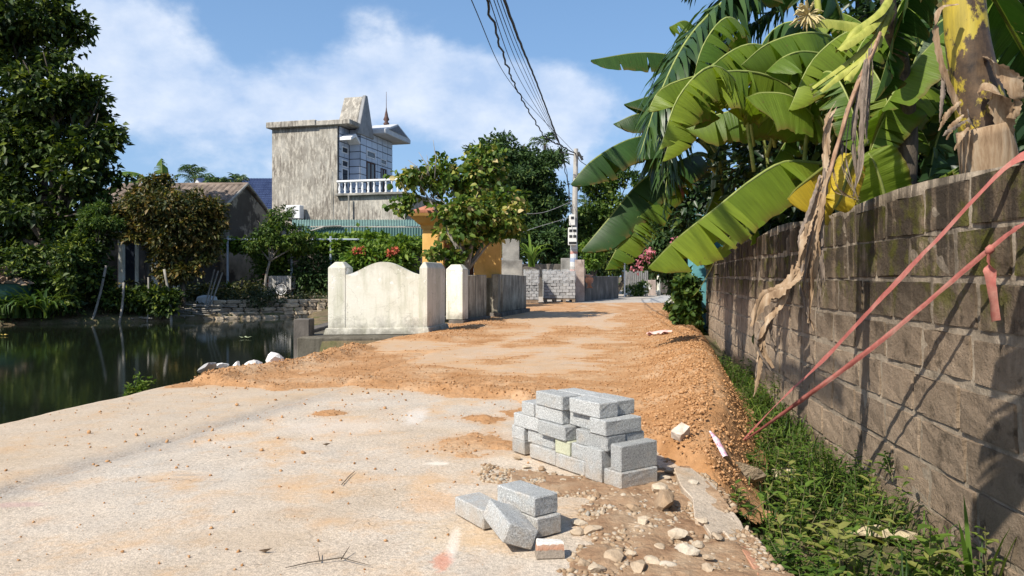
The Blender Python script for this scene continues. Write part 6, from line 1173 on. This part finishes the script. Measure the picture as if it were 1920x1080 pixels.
for k, (pts, wid) in enumerate((([(1660, 60, 5.7), (1600, 48, 5.6), (1518, 38, 5.5)], [.10, .12, .115]), ([(1672, 20, 5.7), (1640, 70, 5.55), (1590, 115, 5.5), (1522, 165, 5.45)], [.05, .07, .06, .035]), ([(1668, 30, 5.7), (1630, 95, 5.5), (1575, 140, 5.45), (1538, 172, 5.4)], [.05, .075, .06, .035]), ([(1670, 5, 5.7), (1640, 80, 5.5), (1600, 130, 5.45), (1588, 152, 5.4)], [.06, .08, .07, .05]), ([(1665, 10, 5.7), (1630, 50, 5.5), (1570, 95, 5.42)], [.07, .09, .07]), ([(1680, -30, 5.7), (1650, 20, 5.55), (1600, 60, 5.5), (1578, 96, 5.45)], [.05, .08, .08, .06]))): stalkpart(pts, wid, 60+k)
stem(B_, [at(1536, 26, 5.5), at(1533, 5, 5.5), at(1530, -40, 5.5)], [.022, .024, .024], stalk, 8, 'cut_stalk')
mb = MB(); rr = random.Random(3)
for k in range(46): d = Vector((rr.uniform(-1, .5), rr.uniform(-.7, .7), rr.uniform(-.8, .7))).normalized(); c0 = at(1515, 28, 5.5); mb.tube([c0, c0+d*.09, c0+d*rr.uniform(.10, .14)+Vector((0, 0, -.015))], [.006, .008, .003], 4)
mb.out('withered_flower', simple('withered', [(.3, (.38, .30, .14)), (.6, (.55, .47, .25))], 9, .9), B_)
dl = link('dead_leaf', ribbon([at(1650, 60, 5.5), at(1637, 95, 5.3), at(1600, 180, 5.1), at(1575, 260, 5.0), at(1555, 330, 4.95), at(1535, 385, 4.9)], [.03, .035, .03, .028, .03, .04], (.3, 1), 50, .8, 21), simple('dead_rib', [(.3, (.20, .11, .06)), (.6, (.36, .23, .15))], 4, .8, .3, .01, sc3=(6, 6, 1)), B_, 'long brown dead leaf hanging over the wall')
for k, (pts, wid, mt_) in enumerate((
    ([(1568, 200, 5.02), (1553, 230, 4.98), (1550, 290, 4.96), (1545, 340, 4.95)], [.03, .09, .08, .04], dry.m),
    ([(1540, 330, 4.92), (1522, 400, 4.85), (1505, 450, 4.8), (1496, 500, 4.78)], [.06, .13, .12, .08], dry.m),
    ([(1550, 320, 4.93), (1535, 400, 4.88), (1528, 480, 4.85), (1520, 560, 4.82), (1516, 605, 4.82)], [.08, .13, .12, .09, .04], dry.m),
    ([(1500, 490, 4.78), (1495, 520, 4.76), (1462, 545, 4.74), (1432, 560, 4.73), (1408, 612, 4.72)], [.07, .10, .17, .16, .03], dry.m),
    ([(1488, 505, 4.78), (1470, 560, 4.76), (1440, 600, 4.74), (1425, 640, 4.74), (1450, 690, 4.74)], [.05, .08, .09, .11, .03], dry.m),
    ([(1440, 600, 4.75), (1428, 650, 4.75), (1422, 700, 4.75), (1416, 735, 4.75)], [.06, .09, .06, .02], dry.m),
    ([(1445, 590, 4.76), (1448, 640, 4.76), (1456, 665, 4.76)], [.03, .05, .01], dgrey),
    ([(1545, 350, 4.9), (1540, 450, 4.88), (1540, 530, 4.87), (1532, 580, 4.87)], [.04, .05, .05, .02], dgrey),
    ([(1538, 360, 4.9), (1512, 480, 4.84), (1508, 560, 4.83), (1526, 620, 4.83)], [.03, .06, .05, .01], dry.m),
    ([(1530, 380, 4.9), (1500, 520, 4.84), (1518, 600, 4.83)], [.03, .05, .01], dgrey),
    ([(1625, 110, 5.2), (1618, 200, 5.1), (1612, 300, 5.08), (1600, 370, 5.05)], [.04, .06, .05, .02], dgrey),
    ([(1615, 150, 5.15), (1600, 250, 5.1), (1606, 330, 5.08)], [.04, .07, .03], dgrey),
    ([(1630, 90, 5.3), (1628, 180, 5.2), (1624, 260, 5.2)], [.03, .05, .02], dgrey),
    ([(1590, 210, 5.08), (1580, 300, 5.05), (1610, 375, 5.0)], [.02, .035, .005], dgrey),
    ([(1560, 300, 4.97), (1570, 350, 4.95), (1612, 380, 4.95)], [.02, .03, .005], dry.m),
    ([(1636, 90, 5.3), (1632, 160, 5.25), (1630, 225, 5.25)], [.03, .04, .02], stalk))):
    for rep in range(3):
        j_ = lambda: random.uniform(-7, 7)*(rep > 0)
        link('shred', ribbon([at(p[0]+j_(), p[1]+j_()*1.6, p[2]+random.uniform(-.03, .03)) for p in pts], [x*(.55, .30, .20)[rep] for x in wid], (random.uniform(-.5, .5), random.uniform(.4, 2.4)), 44, .18, 30+k*3+rep*101, .10, .35), mt_ if rep < 2 else dgrey, dl)
yl = bl(B_, [(1625, 262, 5.6), (1590, 292, 5.4), (1555, 305, 5.25), (1520, 330, 5.1), (1492, 352, 5.0), (1476, 372, 4.95)], 90, a=(84, 80), seed=6, mat=bn_y, tint=.5, t0=.22, tear=2, droop=6, frac=(.75, 1.), tip=.3, label='yellow dying leaf folded over the wall')
bl(B_, [(1612, 290, 5.3), (1600, 296, 5.2), (1588, 330, 5.15), (1575, 372, 5.1), (1562, 392, 5.1)], 34, a=(10, 20), seed=66, mat=bn_y, tint=.7, t0=.05, tear=1, Z=(-.3, -1, .2))
bl(B_, [(1660, 330, 5.6), (1655, 345, 5.4), (1640, 330, 5.2), (1632, 300, 5.0), (1626, 285, 4.95)][::-1], 60, a=(5, 5), seed=7, tint=.9, t0=0, tear=0, Z=(0, -1, .2), mat=bn_g) if False else None
bl(B_, [(1668, 420, 5.8), (1664, 395, 5.8), (1655, 350, 5.75), (1640, 305, 5.7), (1628, 284, 5.7)], 52, a=(-5, -5), seed=7, tint=.95, t0=.05, tear=0, Z=(-.25, -1, .15), droop=6, label='bright young leaf standing on the wall top')
bl(B_, [(1725, 370, 5.6), (1790, 318, 5.3), (1830, 308, 5.1), (1870, 330, 4.9)], 40, a=(20, 35), seed=8, tint=.7, t0=.2, tear=0)
# ---- plant C: big lit leaves over the road
C_ = thing('banana_plant', 'banana plant whose broad sunlit leaves reach over the wall towards the road', 'banana plant', (3.6, 7.6, .1), group='banana plants behind the wall')
stem(C_, [(3.6, 8.4, 0), at(1590, 330, 8.2), at(1585, 290, 7.9)], [.13, .10, .07], bpy.data.materials['green_stem'])
bl(C_, [(1560, 280, 7.6), (1540, 225, 7.4), (1490, 170, 7.3), (1440, 140, 7.2), (1380, 131, 7.1), (1300, 142, 7.0), (1240, 165, 6.9), (1214, 208, 6.9)], 92, a=(45, 74), seed=11, tint=.7, t0=.16, tear=8, frac=(.8, 1.0), droop=14, label='long sunlit leaf arching level over the road')
bl(C_, [(1550, 262, 7.5), (1530, 225, 7.2), (1485, 180, 7.0), (1430, 172, 6.9), (1400, 182, 6.85)], 85, a=(40, 60), seed=12, tint=.72, t0=.2, tear=2, droop=10)
bl(C_, [(1575, 310, 7.6), (1530, 304, 7.2), (1470, 302, 6.9), (1410, 335, 6.6), (1340, 390, 6.3), (1270, 445, 6.1), (1216, 500, 6.0)], 78, a=(70, 50), seed=13, tint=.9, t0=.16, tear=7, frac=(.7, 1.05), droop=12, label='bright yellow green leaf drooping low before the turquoise pillar')
bl(C_, [(1580, 300, 7.6), (1530, 318, 7.5), (1470, 330, 7.4), (1400, 362, 7.3), (1360, 400, 7.3)], 60, a=(50, 55), seed=14, tint=.45, t0=.15, tear=4)
bl(C_, [(1580, 120, 7.6), (1560, 70, 7.5), (1510, 60, 7.3), (1440, 80, 7.2), (1390, 120, 7.1)], 70, a=(45, 65), seed=15, tint=.55, t0=.2, tear=4)
bl(C_, [(1585, 160, 7.6), (1560, 110, 7.3), (1510, 95, 7.1), (1470, 105, 7.0), (1435, 135, 7.0)], 62, a=(45, 60), seed=16, tint=.6, t0=.2, tear=3)
bl(C_, [(1570, 250, 7.8), (1500, 215, 7.9), (1420, 200, 8), (1340, 215, 8.1), (1285, 240, 8.2)], 66, a=(45, 65), seed=17, tint=.6, t0=.15, tear=6)
bl(C_, [(1630, 300, 7.0), (1640, 255, 6.8), (1665, 190, 6.6), (1720, 110, 6.5), (1790, 40, 6.5)], 70, a=(35, 45), seed=18, tint=.65, t0=.2, tear=3)
bl(C_, [(1632, 300, 7.1), (1648, 250, 7.0), (1690, 215, 6.9), (1750, 190, 6.9), (1800, 215, 6.9)], 52, a=(35, 60), seed=19, tint=.55, t0=.15, tear=3)
bl(C_, [(1600, 160, 7.6), (1640, 120, 7.2), (1665, 60, 7.0), (1690, 0, 6.9), (1700, -60, 6.9)], 55, a=(50, 50), seed=20, tint=.7, t0=.1, tear=14)
bl(C_, [(1590, 90, 7.7), (1575, 20, 7.6), (1540, -40, 7.4), (1480, -60, 7.3), (1410, -20, 7.2)], 80, a=(40, 60), seed=21, tint=.5, t0=.2, tear=6, mat=bn_d)
# ---- plant D: far bananas by the turquoise pillar
D_ = thing('banana_plant', 'farther banana plant with dark and split leaves and a purple bud near the turquoise pillar', 'banana plant', (4.6, 13.6, .1), group='banana plants behind the wall')
stem(D_, [(4.6, 13.6, 0), at(1355, 400, 13), at(1350, 310, 13), at(1345, 250, 13)], [.16, .14, .12, .11], bpy.data.materials['green_stem'])
j_ = (1345, 300, 12.6)
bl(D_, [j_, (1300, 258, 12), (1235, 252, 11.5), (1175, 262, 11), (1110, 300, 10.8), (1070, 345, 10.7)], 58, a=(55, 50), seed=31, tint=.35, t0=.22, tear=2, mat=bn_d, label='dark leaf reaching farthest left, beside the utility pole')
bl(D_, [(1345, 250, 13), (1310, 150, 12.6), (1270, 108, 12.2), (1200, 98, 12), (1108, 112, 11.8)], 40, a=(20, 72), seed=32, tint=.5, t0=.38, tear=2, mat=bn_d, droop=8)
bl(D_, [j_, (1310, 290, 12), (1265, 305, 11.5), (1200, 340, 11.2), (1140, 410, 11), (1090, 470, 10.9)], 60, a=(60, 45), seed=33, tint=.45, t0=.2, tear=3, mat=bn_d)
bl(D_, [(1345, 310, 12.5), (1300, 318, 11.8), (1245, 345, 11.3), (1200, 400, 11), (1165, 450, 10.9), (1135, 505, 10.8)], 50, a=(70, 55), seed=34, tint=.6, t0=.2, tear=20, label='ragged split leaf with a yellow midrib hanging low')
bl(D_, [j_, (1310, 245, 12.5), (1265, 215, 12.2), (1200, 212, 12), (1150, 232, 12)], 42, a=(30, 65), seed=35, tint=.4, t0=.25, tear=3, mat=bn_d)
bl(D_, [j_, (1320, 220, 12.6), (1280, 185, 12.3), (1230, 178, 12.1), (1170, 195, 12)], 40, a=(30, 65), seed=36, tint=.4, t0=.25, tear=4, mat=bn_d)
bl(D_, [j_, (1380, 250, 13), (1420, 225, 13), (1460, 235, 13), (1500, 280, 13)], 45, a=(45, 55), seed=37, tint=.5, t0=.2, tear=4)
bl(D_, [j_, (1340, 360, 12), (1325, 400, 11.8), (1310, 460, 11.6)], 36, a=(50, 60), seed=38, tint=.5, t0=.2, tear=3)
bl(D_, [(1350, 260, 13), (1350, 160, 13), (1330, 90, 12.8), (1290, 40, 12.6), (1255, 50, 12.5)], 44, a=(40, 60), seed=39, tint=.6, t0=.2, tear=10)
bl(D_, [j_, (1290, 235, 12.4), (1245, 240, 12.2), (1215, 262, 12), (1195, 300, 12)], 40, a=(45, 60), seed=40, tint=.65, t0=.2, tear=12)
mb = MB(); q = at(1275, 350, 11.6); mb.lathe(q+Vector((0, 0, -.22)), [(.015, 0), (.06, .06), (.085, .16), (.075, .28), (.04, .37), (.012, .42)], 12); mb.out('banana_bud', simple('bud', [(.3, (.20, .08, .085)), (.6, (.40, .20, .19))], 7, .7, .3, .01), D_, smooth=True)
mb = MB(); mb.tube(spline([at(1345, 300, 12.6), at(1310, 288, 12.2), at(1283, 305, 11.8), at(1276, 330, 11.6)], 12), .035, 7); mb.out('bud_stalk', pet, D_, smooth=True)
for k, (pts) in enumerate(([(1350, 330, 12.8), (1330, 310, 12.4), (1305, 300, 12.2)], [(1352, 330, 12.8), (1322, 270, 12.5), (1300, 262, 12.4)], [(1355, 335, 12.8), (1345, 290, 12.5), (1330, 268, 12.4)])): mb = MB(); mb.tube(spline([at(*p) for p in pts], 8), [.05-.004*i for i in range(8)], 7); mb.out('leaf_stalk', pet, D_, smooth=True)
# ---- plant E fills the right back
E_ = thing('banana_plant', 'shaded banana plant deep behind the yellow stemmed one at the right edge', 'banana plant', (4.6, 7.2, .1), group='banana plants behind the wall')
stem(E_, [(4.7, 7.4, 0), at(1860, 300, 7.2), at(1850, 100, 7.2)], [.13, .11, .1], bpy.data.materials['green_stem'])
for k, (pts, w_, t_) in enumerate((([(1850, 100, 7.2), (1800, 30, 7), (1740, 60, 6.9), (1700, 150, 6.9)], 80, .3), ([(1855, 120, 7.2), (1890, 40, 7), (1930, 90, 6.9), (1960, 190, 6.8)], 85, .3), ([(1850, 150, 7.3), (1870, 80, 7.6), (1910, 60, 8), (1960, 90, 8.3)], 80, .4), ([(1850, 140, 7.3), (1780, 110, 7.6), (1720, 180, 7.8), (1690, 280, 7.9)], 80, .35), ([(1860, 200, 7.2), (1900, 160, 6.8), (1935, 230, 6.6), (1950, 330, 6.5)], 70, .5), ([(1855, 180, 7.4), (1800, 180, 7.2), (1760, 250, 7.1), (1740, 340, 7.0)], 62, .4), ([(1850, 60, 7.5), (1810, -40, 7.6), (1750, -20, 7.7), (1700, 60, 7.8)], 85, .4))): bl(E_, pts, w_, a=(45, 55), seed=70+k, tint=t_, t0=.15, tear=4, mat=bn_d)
mb = MB(); mb.tube([at(1878, 170, 7.2), at(1874, 90, 7.2), at(1866, 60, 7.25)], [.05, .045, .03], 7); mb.out('new_shoot', pet, E_, smooth=True)
rq = random.Random(12)
for k in range(34):
    x, y, Yd = rq.uniform(1400, 1900), rq.uniform(180, 345), rq.uniform(7.3, 9.6); dx = rq.choice((-1, 1))*rq.uniform(60, 150); ht = rq.uniform(120, 210)
    bl(C_ if x < 1640 else E_, [(x, y, Yd), (x+dx*.25, y-ht*.75, Yd-.2), (x+dx*.75, y-ht, Yd-.5), (x+dx*1.35, y-ht*.72, Yd-.7), (x+dx*1.7, y-ht*.2, Yd-.8)], rq.uniform(48, 70), a=(45, 58), seed=200+k, tint=rq.uniform(.45, .95), t0=.15, tear=rq.randint(7, 20), mat=bn_g if rq.random() < .85 else bn_d)
# ---- feather palms
pm_g = leafmat('palm_green', [(0, (.022, .055, .016)), (.5, (.045, .095, .022)), (1, (.09, .15, .035))], .25, .4, .4)
pm_d = leafmat('palm_deep', [(0, (.018, .045, .014)), (.5, (.035, .078, .020)), (1, (.07, .125, .03))], .25, .4, .4)
def frond(parent, pts, L, n=46, seed=0, mat=None, hangz=.9, W=.035, spread=.55, rad=.025, one=0, name='frond'):
    r = np.random.RandomState(seed); C = spline(pts, n); V = []; Fs = []; T = []; o = 0
    for i in range(3, n):
        t = i/(n-1); tg = (C[min(i+1, n-1)]-C[i-1]).normalized(); S = tg.cross(Vector((0, 0, 1))); S = S.normalized() if S.length > .08 else Vector((0, 1, 0)); l = L*(math.sin(math.pi*min(1, t*.86+.12))**.7)
        for sg in (1, -1):
            if one and sg != one and r.uniform() < .5: continue
            d = (S*sg*spread+tg*.45+Vector(r.normal(size=3)*.12)).normalized(); p = C[i].copy(); side = tg.cross(d).normalized(); ll = l*r.uniform(.8, 1.1); tn = r.uniform(); wv = d.cross(side)
            for k in range(5):
                w_ = W*(.7, 1, .9, .6, .05)[k]; V += [p-tg*w_/2, p+tg*w_/2]; T += [tn]*2; p = p+d*ll/4; d = (d+Vector((0, 0, -hangz*.38))).normalized()
            for k in range(4): b = o+2*k; Fs.append((b, b+1, b+3, b+2))
            o += 10
    f_ = link(name, npmesh('frond', [tuple(p) for p in V], Fs, False, T), mat or pm_g, parent); mb = MB(); mb.tube(C, [rad*(1-.85*i/(n-1)) for i in range(n)], 6); mb.out('rachis', pet, f_, smooth=True); return f_
PA = thing('coconut_palm', 'feather leaved palm whose long fronds hang behind the banana leaves', 'palm', (5.4, 11.5, .1))
stem(PA, [(5.6, 11.6, 0), (5.5, 11.6, 2.5), at(1620, 40, 11.5), at(1615, -60, 11.5)], [.16, .14, .12, .1], bark)
frond(PA, [at(1610, -60, 11.5), at(1500, -75, 10.6), at(1400, -30, 10), at(1300, 60, 9.6), at(1240, 170, 9.4), at(1200, 290, 9.3)], 1.05, 104, 1, pm_d, 1.15, .115, .6, .035, name='frond')
frond(PA, [at(1320, 150, 10.8), at(1370, 85, 10.8), at(1430, 35, 10.9), at(1500, -10, 11)][::-1], .8, 60, 2, pm_d, 1.5, .06, .45, .045)
frond(PA, [at(1610, -50, 11.5), at(1540, -70, 12), at(1440, -40, 12.4), at(1360, 20, 12.6), at(1310, 100, 12.8)], .9, 60, 3, pm_d, 1.4, .07, .45)
frond(PA, [at(1620, -50, 11.5), at(1560, 10, 11), at(1520, 70, 10.8), at(1490, 160, 10.7)], .8, 40, 4, None, 1.2, .045)
frond(PA, [at(1610, -70, 11.5), at(1500, -130, 11), at(1380, -110, 10.6), at(1290, -10, 10.4)], .95, 80, 5, pm_d, 1.2, .10, .55)
frond(PA, [at(1290, 60, 12.2), at(1260, 160, 11.6), at(1235, 260, 11.3), at(1215, 350, 11.2)], .85, 70, 6, pm_d, 1.2, .10, .55)
frond(PA, [at(1440, -30, 10.4), at(1345, 20, 10), at(1285, 110, 9.8), at(1255, 220, 9.7), at(1240, 330, 9.7)], .85, 80, 7, pm_d, 1.2, .10, .6)
frond(PA, [at(1400, 60, 10.8), at(1330, 110, 10.5), at(1280, 200, 10.3), at(1255, 300, 10.2), at(1245, 400, 10.2)], .75, 70, 8, None, 1.3, .09, .6)
frond(PA, [at(1560, -60, 11.8), at(1470, -60, 11.6), at(1390, 0, 11.4), at(1340, 90, 11.3), at(1330, 190, 11.3)], .9, 70, 9, pm_d, 1.2, .09, .6)
# distant palms and bananas over the old house
def small_palm(name, label, px, py, Y, base, nf, L, fl, seed, cat='palm', mat=None):
    T = thing(name, label, cat, at(px, base, Y)); top = at(px, py, Y); stem(T, [Vector((top.x, Y, 0)), top], [.14, .09], bark, 6, 'trunk'); r = random.Random(seed)
    for k in range(nf):
        a = 6.28*k/nf+r.uniform(-.3, .3); e = r.uniform(.1, 1.2); d = Vector((math.cos(a)*math.cos(e), math.sin(a)*math.cos(e), math.sin(e))); frond(T, [top, top+d*fl*.4, top+d*fl*.75+Vector((0, 0, -.12*fl)), top+d*fl+Vector((0, 0, -.42*fl))], L, 26, seed*20+k, mat, .9, .06, .6, .03)
    return T
small_palm('coconut_palm', 'coconut palm crown rising behind the roofs, left of the white gable', 365, 335, 62, 400, 15, .8, 1.9, 4)
small_palm('areca_palm', 'dark areca palm crown before the blue tiled roof', 440, 352, 50, 420, 11, .55, 1.5, 5)
small_palm('areca_palm', 'second dark areca palm crown left of the blue roof', 405, 350, 49.5, 420, 9, .5, 1.2, 6)
small_palm('areca_palm', 'slender palm far away behind the utility pole', 1097, 380, 90, 470, 9, .7, 1.6, 7)
small_palm('areca_palm', 'palm tuft showing above the large round tree', 1022, 272, 54, 470, 7, .6, 1.5, 8)
F2 = thing('banana_plant', 'distant banana tops rising behind the brown shrub tree', 'banana plant', at(300, 420, 44)); stem(F2, [Vector((at(303, 0, 44).x, 44, 0)), at(303, 360, 44)], [.15, .1], bark, 6)
for k, pts in enumerate(([(303, 360, 44), (304, 330, 44), (303, 297, 44.2)], [(300, 370, 44), (270, 330, 43.6), (230, 322, 43.4), (205, 340, 43.4)], [(300, 372, 44), (280, 340, 43.6), (250, 338, 43.4), (225, 352, 43.4)])): banana_leaf(F2, [at(*p) for p in pts], .55 if k == 0 else .42, a=(30, 40), seed=90+k, tint=.5, t0=.2, tear=12)
# ---- dense shrubs behind the wall
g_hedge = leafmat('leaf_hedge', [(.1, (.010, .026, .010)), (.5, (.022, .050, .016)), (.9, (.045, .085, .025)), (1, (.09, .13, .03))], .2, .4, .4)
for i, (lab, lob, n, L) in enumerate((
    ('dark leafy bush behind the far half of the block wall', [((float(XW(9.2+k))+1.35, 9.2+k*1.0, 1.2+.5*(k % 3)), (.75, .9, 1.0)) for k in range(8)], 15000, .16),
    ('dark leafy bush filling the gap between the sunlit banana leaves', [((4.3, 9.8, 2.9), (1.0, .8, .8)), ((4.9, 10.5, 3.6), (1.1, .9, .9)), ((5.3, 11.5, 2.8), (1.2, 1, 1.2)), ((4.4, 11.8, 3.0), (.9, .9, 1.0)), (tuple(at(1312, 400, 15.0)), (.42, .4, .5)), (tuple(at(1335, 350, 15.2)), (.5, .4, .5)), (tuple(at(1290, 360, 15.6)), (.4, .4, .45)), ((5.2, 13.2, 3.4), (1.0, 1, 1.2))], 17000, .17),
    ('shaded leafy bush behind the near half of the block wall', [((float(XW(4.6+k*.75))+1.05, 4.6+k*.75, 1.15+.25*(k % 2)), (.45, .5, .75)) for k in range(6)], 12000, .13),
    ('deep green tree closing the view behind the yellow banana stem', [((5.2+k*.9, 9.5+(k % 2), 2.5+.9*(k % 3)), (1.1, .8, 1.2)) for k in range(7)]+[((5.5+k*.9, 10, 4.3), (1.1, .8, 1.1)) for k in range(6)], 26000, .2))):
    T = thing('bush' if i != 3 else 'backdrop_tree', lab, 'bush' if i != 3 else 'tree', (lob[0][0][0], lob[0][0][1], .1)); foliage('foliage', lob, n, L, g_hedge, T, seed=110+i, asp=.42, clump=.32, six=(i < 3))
# heart leaved creeper on the wall top
r = np.random.RandomState(4); P = []; 
for px, py in ((1385, 395), (1400, 420), (1350, 430), (1395, 440), (1365, 415), (1410, 405), (1340, 470), (1375, 440), (1420, 430), (1355, 400)): P.append(at(px, py, 10.2+r.uniform(-.3, .3)))
P = np.array(P); v, f, k = leaf_arrays(P, r.normal(size=P.shape)*.5+np.array([0, -.3, -1]), np.array([[0., -1, .3]]*len(P))+r.normal(size=P.shape)*.4, np.full(len(P), .24), np.full(len(P), .17), .15, True); link('heart_creeper', npmesh('heart_creeper', v, f, False, np.repeat(r.uniform(.6, 1, len(P)), k)), g_bright, None, 'bright heart leaved creeper hanging at the wall top behind the low banana leaf', 'creeper')
v, f, t = straps([at(1333, 505, 15.6)], 8, .5, .10, 88, 1.2); link('dry_tuft', npmesh('dry_tuft', v, f, True, t), bn_y, None, 'small yellow withered leaf tuft on the far end of the wall', 'leaf tuft')
mb = MB(); mb.tube(spline([at(1388, 380, 9.6), at(1380, 425, 9.5), at(1345, 480, 11), at(1330, 510, 13.5), at(1300, 555, 15.8), at(1270, 552, 16.2)], 30), .008, 5); mb.out('bare_vine', pet, label='thin bare vine trailing from the bananas across the turquoise pillar', cat='vine', smooth=True)
